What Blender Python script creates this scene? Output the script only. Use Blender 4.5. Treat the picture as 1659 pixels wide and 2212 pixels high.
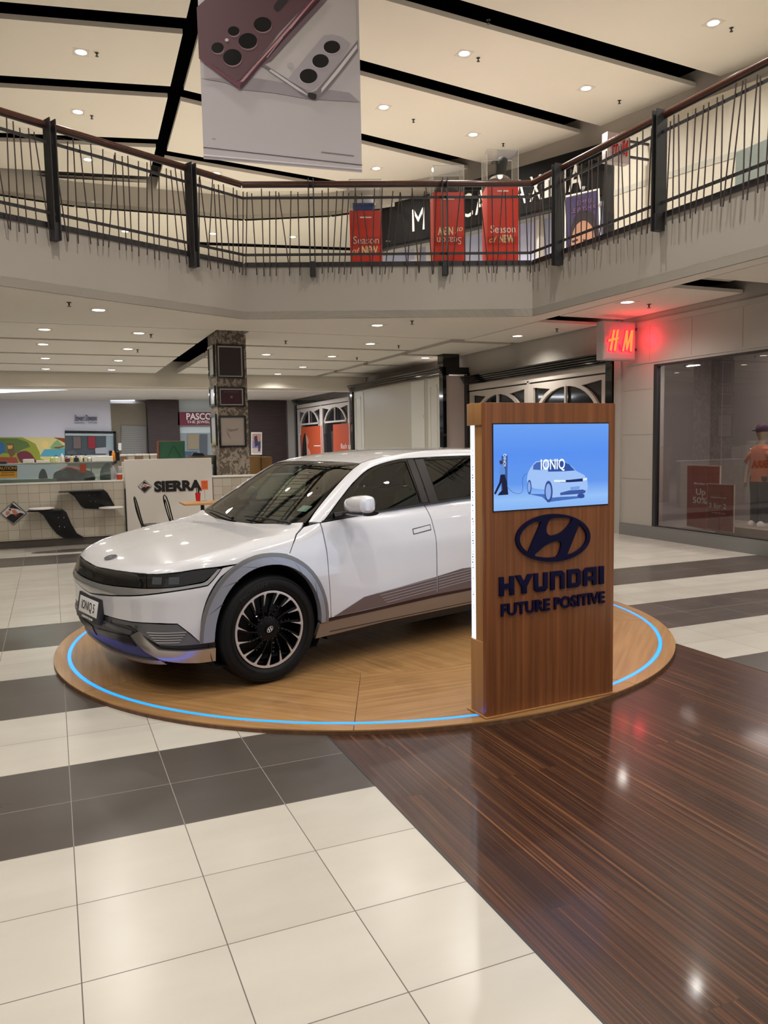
import bpy, bmesh, math, random
import numpy as np
from mathutils import Vector, Matrix
from mathutils.geometry import delaunay_2d_cdt
random.seed(7)
PI=math.pi
SC=bpy.context.scene
for o in list(bpy.data.objects): bpy.data.objects.remove(o)
COL=SC.collection

# ------------------------------------------------------------------ camera
FPX,PITCH,ROLL,YAW,CAMH=1696.25,.089546,-.017503,.398758,1.64414
def cam_axes():
    cp,sp,cy,sy=math.cos(PITCH),math.sin(PITCH),math.cos(YAW),math.sin(YAW)
    F=Vector((sy*cp,cy*cp,-sp));R0=Vector((cy,-sy,0));U0=R0.cross(F)
    return F,R0*math.cos(ROLL)+U0*math.sin(ROLL),R0*-math.sin(ROLL)+U0*math.cos(ROLL)
CF,CR,CU=cam_axes()
cd=bpy.data.cameras.new('camera');cam=bpy.data.objects.new('camera',cd);COL.objects.link(cam)
cam.matrix_world=Matrix(((CR.x,CU.x,-CF.x,0),(CR.y,CU.y,-CF.y,0),(CR.z,CU.z,-CF.z,CAMH),(0,0,0,1)))
cd.sensor_fit='VERTICAL';cd.sensor_height=36;cd.lens=FPX/2212*36;cd.clip_start=.05;cd.clip_end=200
SC.camera=cam
def px_of(P):
    P=Vector(P)-Vector((0,0,CAMH));z=P.dot(CF);return 829.5+FPX*P.dot(CR)/z,1106-FPX*P.dot(CU)/z
# survey helpers: where a measured sight line meets a real plane of the place
def ray(x,y): return CF+CR*((x-829.5)/FPX)-CU*((y-1106)/FPX)
def fz(x,y,z=0):
    d=ray(x,y);t=(z-CAMH)/d.z;return Vector((d.x*t,d.y*t,z))
def pv(P0,P1,x,y):
    d=ray(x,y);n=Vector((-(P1[1]-P0[1]),P1[0]-P0[0]));t=(P0[0]*n.x+P0[1]*n.y)/(d.x*n.x+d.y*n.y)
    return Vector((d.x*t,d.y*t,CAMH+d.z*t))

# ------------------------------------------------------------------ world, colour management
SC.view_settings.view_transform='Standard';SC.view_settings.look='None'
SC.view_settings.gamma=1;SC.view_settings.use_curve_mapping=False
SC.view_settings.exposure=EXPO if 'EXPO' in globals() else 0.0
w=bpy.data.worlds.new('mall_air');SC.world=w;w.use_nodes=True
w.node_tree.nodes['Background'].inputs[0].default_value=(.80,.76,.71,1)
w.node_tree.nodes['Background'].inputs[1].default_value=.45
LAMP_HI,LAMP_LO=55,15      # watts of one downlight upstairs / downstairs

# ------------------------------------------------------------------ materials
def lin(c): return tuple((v/12.92 if v<=.04045 else ((v+.055)/1.055)**2.4) for v in c)
def rgb(*c): return lin([v/255 for v in c])+(1,)
MATS={}
def mat(name,col,rough=.5,metal=0,emit=None,es=1,coat=0,trans=0,ior=1.45,alpha=1,spec=.5,noise=0,nscale=8):
    if name in MATS: return MATS[name]
    m=bpy.data.materials.new(name);m.use_nodes=True;nt=m.node_tree;b=nt.nodes['Principled BSDF']
    I=b.inputs;c=rgb(*col)
    I['Base Color'].default_value=c;I['Roughness'].default_value=rough;I['Metallic'].default_value=metal
    I['Coat Weight'].default_value=coat;I['Coat Roughness'].default_value=.03;I['Transmission Weight'].default_value=trans;I['IOR'].default_value=ior
    I['Alpha'].default_value=alpha;I['Specular IOR Level'].default_value=spec
    if emit is not None: I['Emission Color'].default_value=rgb(*emit);I['Emission Strength'].default_value=es
    if noise:
        tc=nt.nodes.new('ShaderNodeTexCoord');nz=nt.nodes.new('ShaderNodeTexNoise');nz.inputs['Scale'].default_value=nscale;nz.inputs['Detail'].default_value=5
        mx=nt.nodes.new('ShaderNodeMix');mx.data_type='RGBA';mx.inputs[6].default_value=tuple(v*(1-noise) for v in c[:3])+(1,);mx.inputs[7].default_value=tuple(min(1,v*(1+noise)) for v in c[:3])+(1,)
        nt.links.new(tc.outputs['Object'],nz.inputs['Vector']);nt.links.new(nz.outputs['Fac'],mx.inputs[0]);nt.links.new(mx.outputs[2],I['Base Color'])
    MATS[name]=m;return m
def ramp_mat(name,stops,scale,vec='Object',rough=.4,detail=6,coat=0,rot=0,bump=0,dist=0,tex='noise',fac_rough=None):
    "noise stretched by scale=(x,y,z) through a colour ramp"
    m=bpy.data.materials.new(name);m.use_nodes=True;nt=m.node_tree;b=nt.nodes['Principled BSDF']
    tc=nt.nodes.new('ShaderNodeTexCoord');mp=nt.nodes.new('ShaderNodeMapping');mp.inputs['Scale'].default_value=scale;mp.inputs['Rotation'].default_value=(0,0,rot)
    if tex=='noise':
        nz=nt.nodes.new('ShaderNodeTexNoise');nz.inputs['Scale'].default_value=1;nz.inputs['Detail'].default_value=detail;nz.inputs['Distortion'].default_value=dist;out=nz.outputs['Fac']
    else:
        nz=nt.nodes.new('ShaderNodeTexVoronoi');nz.inputs['Scale'].default_value=1;out=nz.outputs['Distance']
    cr=nt.nodes.new('ShaderNodeValToRGB');e=cr.color_ramp.elements
    while len(e)>1:e.remove(e[0])
    e[0].position=stops[0][0];e[0].color=rgb(*stops[0][1])
    for p_,c_ in stops[1:]: q=e.new(p_);q.color=rgb(*c_)
    L=nt.links.new;L(tc.outputs[vec],mp.inputs[0]);L(mp.outputs[0],nz.inputs['Vector']);L(out,cr.inputs[0]);L(cr.outputs[0],b.inputs['Base Color'])
    b.inputs['Roughness'].default_value=rough;b.inputs['Coat Weight'].default_value=coat;b.inputs['Coat Roughness'].default_value=.06
    if bump:
        bp=nt.nodes.new('ShaderNodeBump');bp.inputs['Strength'].default_value=bump;bp.inputs['Distance'].default_value=.01;L(out,bp.inputs['Height']);L(bp.outputs[0],b.inputs['Normal'])
    MATS[name]=m;return m
def glass_mat(name,tint=(255,255,255),refl=.08,trans=.92,rough=0.0,fk=1.3):
    "thin architectural pane: fresnel mix of clear transmission and mirror"
    m=bpy.data.materials.new(name);m.use_nodes=True;nt=m.node_tree;nt.nodes.clear()
    o=nt.nodes.new('ShaderNodeOutputMaterial');t=nt.nodes.new('ShaderNodeBsdfTransparent');g=nt.nodes.new('ShaderNodeBsdfGlossy');f=nt.nodes.new('ShaderNodeLayerWeight');pw=nt.nodes.new('ShaderNodeMath');pw.operation='POWER';pw.inputs[1].default_value=4.2;sc_=nt.nodes.new('ShaderNodeMath');sc_.operation='MULTIPLY_ADD';sc_.inputs[1].default_value=.95;sc_.inputs[2].default_value=.035;mx=nt.nodes.new('ShaderNodeMixShader')
    c=rgb(*tint);t.inputs[0].default_value=tuple(v*trans for v in c[:3])+(1,);g.inputs['Roughness'].default_value=rough;f.inputs[0].default_value=.5
    nt.links.new(f.outputs['Facing'],pw.inputs[0]);nt.links.new(pw.outputs[0],sc_.inputs[0])
    ma=nt.nodes.new('ShaderNodeMath');ma.operation='MULTIPLY_ADD';ma.inputs[1].default_value=fk;ma.inputs[2].default_value=refl;ma.use_clamp=True
    nt.links.new(sc_.outputs[0],ma.inputs[0]);nt.links.new(ma.outputs[0],mx.inputs[0]);nt.links.new(t.outputs[0],mx.inputs[1]);nt.links.new(g.outputs[0],mx.inputs[2]);nt.links.new(mx.outputs[0],o.inputs[0])
    MATS[name]=m;return m

# ------------------------------------------------------------------ mesh builder
class MB:
    def __init__(s): s.v=[];s.f=[];s.m=[];s.n=None
    def add(s,vs,fs,mi=0):
        k=len(s.v);s.v+=[tuple(v) for v in vs];s.f+=[tuple(i+k for i in f) for f in fs];s.m+=[mi]*len(fs);return s
    def box(s,a,b,mi=0):
        x0,y0,z0=[min(p,q) for p,q in zip(a,b)];x1,y1,z1=[max(p,q) for p,q in zip(a,b)]
        return s.add([(x0,y0,z0),(x1,y0,z0),(x1,y1,z0),(x0,y1,z0),(x0,y0,z1),(x1,y0,z1),(x1,y1,z1),(x0,y1,z1)],[(0,3,2,1),(4,5,6,7),(0,1,5,4),(1,2,6,5),(2,3,7,6),(3,0,4,7)],mi)
    def fbox(s,O,X,Y,Z,mi=0):
        "box spanned by vectors X,Y,Z from corner O"
        O,X,Y,Z=map(Vector,(O,X,Y,Z));return s.add([O,O+X,O+X+Y,O+Y,O+Z,O+X+Z,O+X+Y+Z,O+Y+Z],[(0,3,2,1),(4,5,6,7),(0,1,5,4),(1,2,6,5),(2,3,7,6),(3,0,4,7)],mi)
    def prism(s,poly,O,X,Y,Z,mi=0,side=None):
        "poly in (X,Y) from O, extruded along vector Z"
        O,X,Y,Z=map(Vector,(O,X,Y,Z));a=[O+X*p[0]+Y*p[1] for p in poly];n=len(a)
        s.add(a+[v+Z for v in a],[tuple(range(n-1,-1,-1)),tuple(range(n,2*n))],mi)
        k=len(s.v)-2*n
        for i in range(n): s.f.append((k+i,k+(i+1)%n,k+n+(i+1)%n,k+n+i));s.m.append(mi if side is None else side)
        return s
    def plate(s,outer,holes,O,X,Y,Z,mi=0):
        "polygon with holes, extruded along Z"
        O,X,Y,Z=map(Vector,(O,X,Y,Z));loops=[outer]+list(holes);vs=[];ed=[]
        for l in loops:
            k=len(vs);vs+=[Vector(p[:2]) for p in l];ed+=[(k+i,k+(i+1)%len(l)) for i in range(len(l))]
        r=delaunay_2d_cdt(vs,ed,[],0,1e-7);V2=r[0];tris=[]
        for t in r[2]:
            c=sum((V2[i] for i in t),Vector((0,0)))/len(t)
            if inside(c,outer) and not any(inside(c,h) for h in holes): tris.append(t)
        a=[O+X*p.x+Y*p.y for p in V2];n=len(a)
        s.add(a+[v+Z for v in a],[tuple(reversed(t)) for t in tris]+[tuple(i+n for i in t) for t in tris],mi)
        for l in loops:
            b=[O+X*p[0]+Y*p[1] for p in l];m_=len(b);s.add(b+[v+Z for v in b],[(i,(i+1)%m_,m_+(i+1)%m_,m_+i) for i in range(m_)],mi)
        return s
    def tube(s,path,r,n=10,mi=0,cap=True,closed=False):
        P=[Vector(p) for p in path];N=len(P);rs=r if isinstance(r,(list,tuple)) else [r]*N;rings=[];up=None
        for i in range(N):
            if closed: t=(P[(i+1)%N]-P[i-1]).normalized()
            else: t=(P[min(i+1,N-1)]-P[max(i-1,0)]).normalized()
            if up is None: up=Vector((0,0,1)) if abs(t.z)<.9 else Vector((1,0,0))
            a=t.cross(up);a.normalize();b=a.cross(t);up=b
            rings.append([P[i]+a*math.cos(2*PI*k/n)*rs[i]+b*math.sin(2*PI*k/n)*rs[i] for k in range(n)])
        vs=[v for q in rings for v in q];fs=[]
        for i in range(N if closed else N-1):
            j=(i+1)%N
            for k in range(n): fs.append((i*n+k,i*n+(k+1)%n,j*n+(k+1)%n,j*n+k))
        if cap and not closed: fs+=[tuple(range(n-1,-1,-1)),tuple((N-1)*n+k for k in range(n))]
        return s.add(vs,fs,mi)
    def lathe(s,prof,O,ax=(0,0,1),n=32,mi=0,a0=0,a1=2*PI,cap=False):
        "prof: (r, h) pairs about axis ax through O"
        O=Vector(O);A=Vector(ax).normalized();X=A.orthogonal().normalized();Y=A.cross(X);full=abs(a1-a0-2*PI)<1e-6;vs=[];m_=n if full else n+1
        for r,h in prof:
            for k in range(m_):
                t=a0+(a1-a0)*k/n;vs.append(O+A*h+X*math.cos(t)*r+Y*math.sin(t)*r)
        fs=[]
        for i in range(len(prof)-1):
            for k in range(n if full else n):
                k2=(k+1)%m_ if full else k+1;fs.append((i*m_+k,i*m_+k2,(i+1)*m_+k2,(i+1)*m_+k))
        if cap and full: fs+=[tuple(range(m_-1,-1,-1)),tuple((len(prof)-1)*m_+k for k in range(m_))]
        return s.add(vs,fs,mi)
    def sphere(s,c,r,n=12,mi=0):
        rx,ry,rz=r if isinstance(r,(tuple,list)) else (r,r,r);c=Vector(c);vs=[];fs=[];h=n//2
        for i in range(h+1):
            t=PI*i/h
            for k in range(n): vs.append(c+Vector((rx*math.sin(t)*math.cos(2*PI*k/n),ry*math.sin(t)*math.sin(2*PI*k/n),rz*math.cos(t))))
        for i in range(h):
            for k in range(n): fs.append((i*n+k,(i+1)*n+k,(i+1)*n+(k+1)%n,i*n+(k+1)%n))
        return s.add(vs,fs,mi)
    def loft(s,rings,mi=0,cap=True,closed=True):
        n=len(rings[0]);vs=[v for r in rings for v in r];fs=[]
        for i in range(len(rings)-1):
            for k in range(n if closed else n-1): fs.append((i*n+k,i*n+(k+1)%n,(i+1)*n+(k+1)%n,(i+1)*n+k))
        if cap: fs+=[tuple(range(n-1,-1,-1)),tuple((len(rings)-1)*n+k for k in range(n))]
        return s.add(vs,fs,mi)
def inside(p,poly):
    x,y=p[0],p[1];c=False;n=len(poly);j=n-1
    for i in range(n):
        xi,yi=poly[i][0],poly[i][1];xj,yj=poly[j][0],poly[j][1]
        if (yi>y)!=(yj>y) and x<(xj-xi)*(y-yi)/(yj-yi)+xi: c=not c
        j=i
    return c
def build(name,mb,mats,parent=None,smooth=False,bevel=0,loc=None,autosm=35):
    me=bpy.data.meshes.new(name);off=Vector(loc) if loc is not None else Vector((0,0,0))
    if parent is not None and loc is None: off=world_off(parent)
    me.from_pydata([tuple(Vector(v)-off) for v in mb.v],[],mb.f)
    if not isinstance(mats,(list,tuple)): mats=[mats]
    for m in mats: me.materials.append(m)
    me.polygons.foreach_set('material_index',mb.m)
    bm=bmesh.new();bm.from_mesh(me)
    if mb.n is None:
        bmesh.ops.remove_doubles(bm,verts=bm.verts,dist=1e-5);bmesh.ops.recalc_face_normals(bm,faces=bm.faces)
    if bevel:
        es=[e for e in bm.edges if len(e.link_faces)==2 and e.calc_face_angle(0)>.6]
        bmesh.ops.bevel(bm,geom=es,offset=bevel,segments=2,profile=.6,affect='EDGES',clamp_overlap=True)
    bm.to_mesh(me);bm.free()
    if smooth or bevel:
        me.polygons.foreach_set('use_smooth',[True]*len(me.polygons))
        if mb.n is None: me.set_sharp_from_angle(angle=math.radians(autosm))
    if mb.n is not None: me.normals_split_custom_set_from_vertices(mb.n)
    me.update();o=bpy.data.objects.new(name,me);COL.objects.link(o)
    if parent is not None: o.parent=parent
    if loc is not None and parent is None: o.location=off
    return o
OFFS={}
def world_off(o): return OFFS.get(o.name,Vector((0,0,0)))
def tag(o,label=None,cat=None,group=None,kind=None):
    if label:o['label']=label
    if cat:o['category']=cat
    if group:o['group']=group
    if kind:o['kind']=kind
    return o
def thing(name,label,cat,loc=(0,0,0),group=None):
    "Empty at the base of a thing; parts are given in world coordinates"
    o=bpy.data.objects.new(name,None);COL.objects.link(o);o.location=loc;o.empty_display_size=.1;OFFS[o.name]=Vector(loc);return tag(o,label,cat,group)
def part(name,mb,mats,root,**k):
    o=build(name,mb,mats,root,**k);OFFS[o.name]=world_off(root);return o
def solo(name,mb,mats,label,cat,group=None,**k):
    xs=[v[0] for v in mb.v];ys=[v[1] for v in mb.v];zs=[v[2] for v in mb.v]
    o=build(name,mb,mats,None,loc=((min(xs)+max(xs))/2,(min(ys)+max(ys))/2,min(zs)),**k);return tag(o,label,cat,group)
def struct(name,mb,mats,**k): return tag(build(name,mb,mats,None,**k),kind='structure')
def copy_tree(o,loc,rotz=0,label=None,name=None):
    def cp(s,par):
        c=s.copy();COL.objects.link(c);c.parent=par
        for ch in s.children: cp(ch,c)
        return c
    r=cp(o,None);r.location=loc;r.rotation_euler=(0,0,rotz)
    if label:r['label']=label
    return r
# lettering: flat text turned into an extruded mesh; O = left baseline point, X = reading direction, Y = up, N = towards the reader
def text_mb(txt,O,X,Y,h,depth=.01,width=None,bold=0,sheer=0,spacing=1.0,align='L',curve=None):
    cu=bpy.data.curves.new('t','FONT');cu.body=txt;cu.offset=bold;cu.shear=sheer;cu.space_character=spacing;cu.resolution_u=3
    ob=bpy.data.objects.new('t',cu);COL.objects.link(ob);dg=bpy.context.evaluated_depsgraph_get();me=ob.evaluated_get(dg).to_mesh()
    vs=[v.co.copy() for v in me.vertices];fs=[tuple(p.vertices) for p in me.polygons];
    bm=bmesh.new();bm.from_mesh(me);bmesh.ops.remove_doubles(bm,verts=bm.verts,dist=1e-5)
    if depth:
        r=bmesh.ops.extrude_face_region(bm,geom=bm.faces[:]);
        for e in r['geom']:
            if isinstance(e,bmesh.types.BMVert): e.co.z+=1
    bm.verts.index_update();vs=[v.co.copy() for v in bm.verts];fs=[tuple(v.index for v in f.verts) for f in bm.faces];bm.free()
    ob.evaluated_get(dg).to_mesh_clear();bpy.data.objects.remove(ob);bpy.data.curves.remove(cu)
    x0=min(v.x for v in vs);x1=max(v.x for v in vs);y1=.72
    sy=h/y1;sx=width/(x1-x0) if width else sy;W_=(x1-x0)*sx
    dx={'L':0,'C':-W_/2,'R':-W_}[align];X=Vector(X).normalized();Y=Vector(Y).normalized();N=X.cross(Y);O=Vector(O)
    out=MB()
    if curve:  # bend round a circle: curve=(centre radius)
        R=curve
        pts=[]
        for v in vs:
            u=(v.x-x0)*sx+dx;a=u/R;rr=R+v.y*sy;pts.append(O+X*(math.sin(a)*rr)+Y*(math.cos(a)*rr)+N*(v.z*depth))
    else: pts=[O+X*((v.x-x0)*sx+dx)+Y*(v.y*sy)+N*(v.z*depth) for v in vs]
    return out.add(pts,fs)
def flat(mb,pts3,N,t,mi=0):
    "planar polygon from 3-D points, given thickness t along N"
    N=Vector(N);a=[Vector(p) for p in pts3];n=len(a);mb.add(a+[p+N*t for p in a],[tuple(range(n-1,-1,-1)),tuple(range(n,2*n))]+[(i,(i+1)%n,n+(i+1)%n,n+i) for i in range(n)],mi);return mb
def circ(cx,cy,rx,ry=None,n=28,rot=0):
    ry=rx if ry is None else ry;return [(cx+rx*math.cos(t)*math.cos(rot)-ry*math.sin(t)*math.sin(rot),cy+rx*math.cos(t)*math.sin(rot)+ry*math.sin(t)*math.cos(rot)) for t in [2*PI*i/n for i in range(n)]]
Zu=Vector((0,0,1))

# ------------------------------------------------------------------ shared materials
M_white=mat('painted_white',(214,207,196),.6,noise=.03,nscale=2)
M_cream=mat('cream_plaster',(228,221,208),.7,noise=.02,nscale=1)
M_greywall=mat('warm_grey_plaster',(174,168,159),.65,noise=.03,nscale=1.5)
M_void=mat('ceiling_void_black',(5,5,7),1.0,spec=0)
M_black=mat('black_paint',(16,16,17),.35)
M_blackgloss=mat('black_gloss',(7,7,9),.08,coat=.6)
M_steel=mat('dark_painted_steel',(66,66,68),.4,metal=.5)
M_rail=mat('stained_timber_rail',(84,48,36),.25,coat=.4,noise=.25,nscale=20)
M_rod=mat('rusty_brown_rod',(72,60,60),.45,metal=.3)
M_lamp=mat('lamp_glow',(255,255,255),.5,emit=(255,246,230),es=9)
M_lampring=mat('lamp_reflector',(235,235,235),.25)
M_chrome=mat('chrome',(215,215,220),.12,metal=1)
M_red=mat('poster_red',(206,52,34),.45)
M_txtwhite=mat('white_lettering',(238,234,226),.5)
M_pane=glass_mat('clear_pane')
# ================================================================== THE SETTING
H1,H2,FL2=3.6,8.2,4.45
GX,GY,TL=.0042,4.2714,.45
XW=8.93                                       # plane of the ground floor shopfronts on the right
def tile_mat(name,c0,c1,grout,rough,fine=0):
    m=bpy.data.materials.new(name);m.use_nodes=True;nt=m.node_tree;b=nt.nodes['Principled BSDF'];L=nt.links.new;N=nt.nodes.new
    tc=N('ShaderNodeTexCoord');sx=N('ShaderNodeSeparateXYZ');L(tc.outputs['Object'],sx.inputs[0])
    def M(op,a,b_=None,c=None):
        n=N('ShaderNodeMath');n.operation=op
        for i,q in enumerate((a,b_,c)):
            if q is None: continue
            if isinstance(q,(int,float)): n.inputs[i].default_value=q
            else: L(q,n.inputs[i])
        return n.outputs[0]
    fs=[];cells=[]
    for k,g in ((0,GX),(1,GY)):
        u=M('DIVIDE',M('SUBTRACT',sx.outputs[k],g),TL);fr=M('FRACT',u);d=M('ABSOLUTE',M('SUBTRACT',fr,.5));fs.append(M('GREATER_THAN',d,.5-.0042));cells.append(M('FLOOR',u))
    ln=M('MAXIMUM',fs[0],fs[1])
    cb=N('ShaderNodeCombineXYZ');L(cells[0],cb.inputs[0]);L(cells[1],cb.inputs[1]);wn=N('ShaderNodeTexWhiteNoise');wn.noise_dimensions='2D';L(cb.outputs[0],wn.inputs[0])
    nz=N('ShaderNodeTexNoise');nz.inputs['Scale'].default_value=5;nz.inputs['Detail'].default_value=7;mp=N('ShaderNodeMapping');mp.inputs['Scale'].default_value=(.35,1,1);L(tc.outputs['Object'],mp.inputs[0]);L(mp.outputs[0],nz.inputs['Vector'])
    f=M('ADD',M('MULTIPLY',nz.outputs['Fac'],.75),M('MULTIPLY',wn.outputs[0],.35))
    mx=N('ShaderNodeMix');mx.data_type='RGBA';L(f,mx.inputs[0]);mx.inputs[6].default_value=rgb(*c0);mx.inputs[7].default_value=rgb(*c1)
    m2=N('ShaderNodeMix');m2.data_type='RGBA';L(ln,m2.inputs[0]);L(mx.outputs[2],m2.inputs[6]);m2.inputs[7].default_value=rgb(*grout);L(m2.outputs[2],b.inputs['Base Color'])
    r=M('ADD',M('MULTIPLY',nz.outputs['Fac'],.12),rough);r=M('MULTIPLY_ADD',ln,.4,r);L(r,b.inputs['Roughness'])
    MATS[name]=m;return m
M_tile=tile_mat('cream_floor_tile',(170,165,155),(190,185,176),(92,82,76),.17)
M_dark=tile_mat('charcoal_floor_tile',(64,58,54),(80,74,69),(128,122,116),.24)
M_wood=bpy.data.materials.new('dark_timber_floor')
def wood_floor(m):
    m.use_nodes=True;nt=m.node_tree;b=nt.nodes['Principled BSDF'];L=nt.links.new;N=nt.nodes.new
    tc=N('ShaderNodeTexCoord');mp=N('ShaderNodeMapping');mp.inputs['Scale'].default_value=(70,.55,1);L(tc.outputs['Object'],mp.inputs[0])
    br=N('ShaderNodeTexBrick');mb=N('ShaderNodeMapping');mb.inputs['Rotation'].default_value=(0,0,PI/2);L(tc.outputs['Object'],mb.inputs[0]);L(mb.outputs[0],br.inputs[0])
    br.inputs['Scale'].default_value=1;br.inputs['Brick Width'].default_value=1.6;br.inputs['Row Height'].default_value=.085;br.inputs['Mortar Size'].default_value=.0012;br.offset_frequency=3;br.offset=.37
    br.inputs['Color1'].default_value=(0,0,0,1);br.inputs['Color2'].default_value=(1,1,1,1);br.inputs['Mortar'].default_value=(0,0,0,1)
    ad=N('ShaderNodeVectorMath');ad.operation='ADD';sc=N('ShaderNodeVectorMath');sc.operation='SCALE';sc.inputs[3].default_value=7;L(br.outputs['Color'],sc.inputs[0]);L(mp.outputs[0],ad.inputs[0]);L(sc.outputs[0],ad.inputs[1])
    nz=N('ShaderNodeTexNoise');nz.inputs['Scale'].default_value=1;nz.inputs['Detail'].default_value=7;nz.inputs['Roughness'].default_value=.62;nz.inputs['Distortion'].default_value=.12;L(ad.outputs[0],nz.inputs['Vector'])
    cr=N('ShaderNodeValToRGB');e=cr.color_ramp.elements;e[0].position=.30;e[0].color=rgb(42,26,20);e[1].position=.72;e[1].color=rgb(132,86,52)
    for p_,c_ in ((.43,(52,32,25)),(.52,(66,42,30)),(.62,(94,60,38))): q=e.new(p_);q.color=rgb(*c_)
    L(nz.outputs['Fac'],cr.inputs[0]);mx=N('ShaderNodeMix');mx.data_type='RGBA';mx.blend_type='MULTIPLY';mx.inputs[0].default_value=1
    rr=N('ShaderNodeMapRange');L(br.outputs['Color'],rr.inputs[0]);rr.inputs[3].default_value=.80;rr.inputs[4].default_value=1.06
    L(cr.outputs[0],mx.inputs[6]);L(rr.outputs[0],mx.inputs[7]);L(mx.outputs[2],b.inputs['Base Color'])
    n2=N('ShaderNodeTexNoise');n2.inputs['Scale'].default_value=60;n2.inputs['Detail'].default_value=4;L(tc.outputs['Object'],n2.inputs['Vector'])
    bp=N('ShaderNodeBump');bp.inputs['Strength'].default_value=.10;bp.inputs['Distance'].default_value=.004;L(n2.outputs['Fac'],bp.inputs['Height']);L(bp.outputs[0],b.inputs['Normal'])
    b.inputs['Roughness'].default_value=.3;b.inputs['Specular IOR Level'].default_value=.3;b.inputs['Coat Weight'].default_value=.22;b.inputs['Coat Roughness'].default_value=.08
wood_floor(M_wood)
mb=MB();X0,X1,WX0,WX1,WY=-14,14,1.354,4.504,4.75
bands=[(-8,3.3714,0),(3.3714,GY,1),(GY,5.1714,0),(5.1714,6.0714,1),(6.0714,6.9714,0),(6.9714,7.8714,1),(7.8714,11.95,0),(11.95,12.95,1),(12.95,32,0)]
for y0,y1,mi in bands:
    for (a,b) in ((X0,WX0),(WX0,WX1),(WX1,X1)):
        ys=[y0,y1]
        if a==WX0 and y0<WY<y1: ys=[y0,WY,y1]
        for p_,q_ in zip(ys,ys[1:]):
            k=2 if (a==WX0 and q_<=WY) else mi
            mb.add([(a,p_,0),(b,p_,0),(b,q_,0),(a,q_,0)],[(0,1,2,3)],k)
mb.n=None
fl=struct('floor',mb,[M_tile,M_dark,M_wood])
mb=MB();mb.box((WX0-.004,-8,0),(WX0+.004,WY,.002));mb.box((WX1-.004,-8,0),(WX1+.004,WY,.002))
struct('trim_1',mb,M_steel)
# curved grey inlay in front of the cafe counter
mb=MB()
for cx,cy,rx,ry in ((.25,13.38,.62,.20),(1.25,13.38,.45,.2)): flat(mb,[(x,y,.0005) for x,y in circ(cx,cy,rx,ry)],Zu,.001)
struct('floor_inlay',mb,M_dark)

# --- ground floor ceiling of hanging panels, dark slots between them
FA=[(-7,7.4),(-.46,10.72),(2.93,12.45),(7.21,10.85),(7.35,6.47),(7.6,-7)]
mb=MB()
# plain soffit behind the balcony edge
mb.prism([(-13,4.3),FA[0],FA[1],FA[2],FA[3],(7.6,10.9),(7.6,13.72),(-13,13.72)],(0,0,H1),(1,0,0),(0,1,0),(0,0,.12))
mb.prism([FA[3],FA[4],FA[5],(7.82,-7),(7.62,6.47),(7.6,10.9)],(0,0,H1),(1,0,0),(0,1,0),(0,0,.12))
struct('ceiling_soffit',mb,M_cream)
mb=MB();ys=[13.76,15.62,18.0,20.3,22.3]
for i in range(4):
    for a,b in ((-13,2.72),(3.3,7.28)): mb.box((a,ys[i]+(0 if i==0 else .2),H1),(b,ys[i+1],H1+.12))
for a,b in ((5.0,7.62),(8.25,10.72),(11.35,13.9),(14.2,16.3),(16.6,18.7),(19.0,21.0),(21.3,22.4)):
    mb.box((7.64 if b<14 else 7.5,a,H1),(XW-.02,b,H1+(.045 if b<14 else .12)))
mb.box((7.65,-7,H1),(XW-.02,4.7,H1+.12))
struct('ceiling_panels',mb,M_cream)
mb=MB();mb.box((-13,-7,H1+.34),(13,32,H1+.40));mb.box((7.5,11.3,H1+.13),(7.9,11.9,H1+.2))
mbx=MB();mbx.prism([(-13,4.6),(-7.1,7.7),(-.56,11.02),(2.9,12.8),(7.4,11.2),(7.55,6.47),(7.8,-7),(13,-7),(13,32),(-13,32)],(0,0,H1+.34),(1,0,0),(0,1,0),(0,0,.05))
struct('ceiling_void',mbx,M_void)
mb=MB()
for y in (8.2,11.3):   # duct box inside two of the slots
    mb.box((7.75,y-.28,H1+.10),(8.5,y-.1,H1+.18))
struct('ceiling_duct',mb,M_greywall)
mb=MB();mb.box((-13,22.42,3.24),(XW,22.62,4.0));mb.box((-13,22.6,3.20),(XW,23.3,3.24));struct('ceiling_beam',mb,M_cream)
mb=MB();mb.box((-13,23.3,3.32),(XW,31,3.40));struct('ceiling_far',mb,M_white)
# slab edge (balcony fascia) and upstairs floor
mb=MB()
for a,b in zip(FA,FA[1:]):
    A=Vector((a[0],a[1],0));B=Vector((b[0],b[1],0));u=(B-A).normalized();n=Vector((-u.y,u.x,0))
    mb.fbox(A+Zu*H1,B-A,n*.02,Zu*(FL2-H1))
struct('wall_balcony_edge',mb,M_greywall)
mb=MB();mb.prism([(-13,4.3)]+FA+[(13,-7),(13,36),(-13,36)],(0,0,FL2-.02),(1,0,0),(0,1,0),(0,0,.03));struct('floor_upstairs',mb,mat('pale_walkway_tile',(200,194,184),.3))

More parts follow.
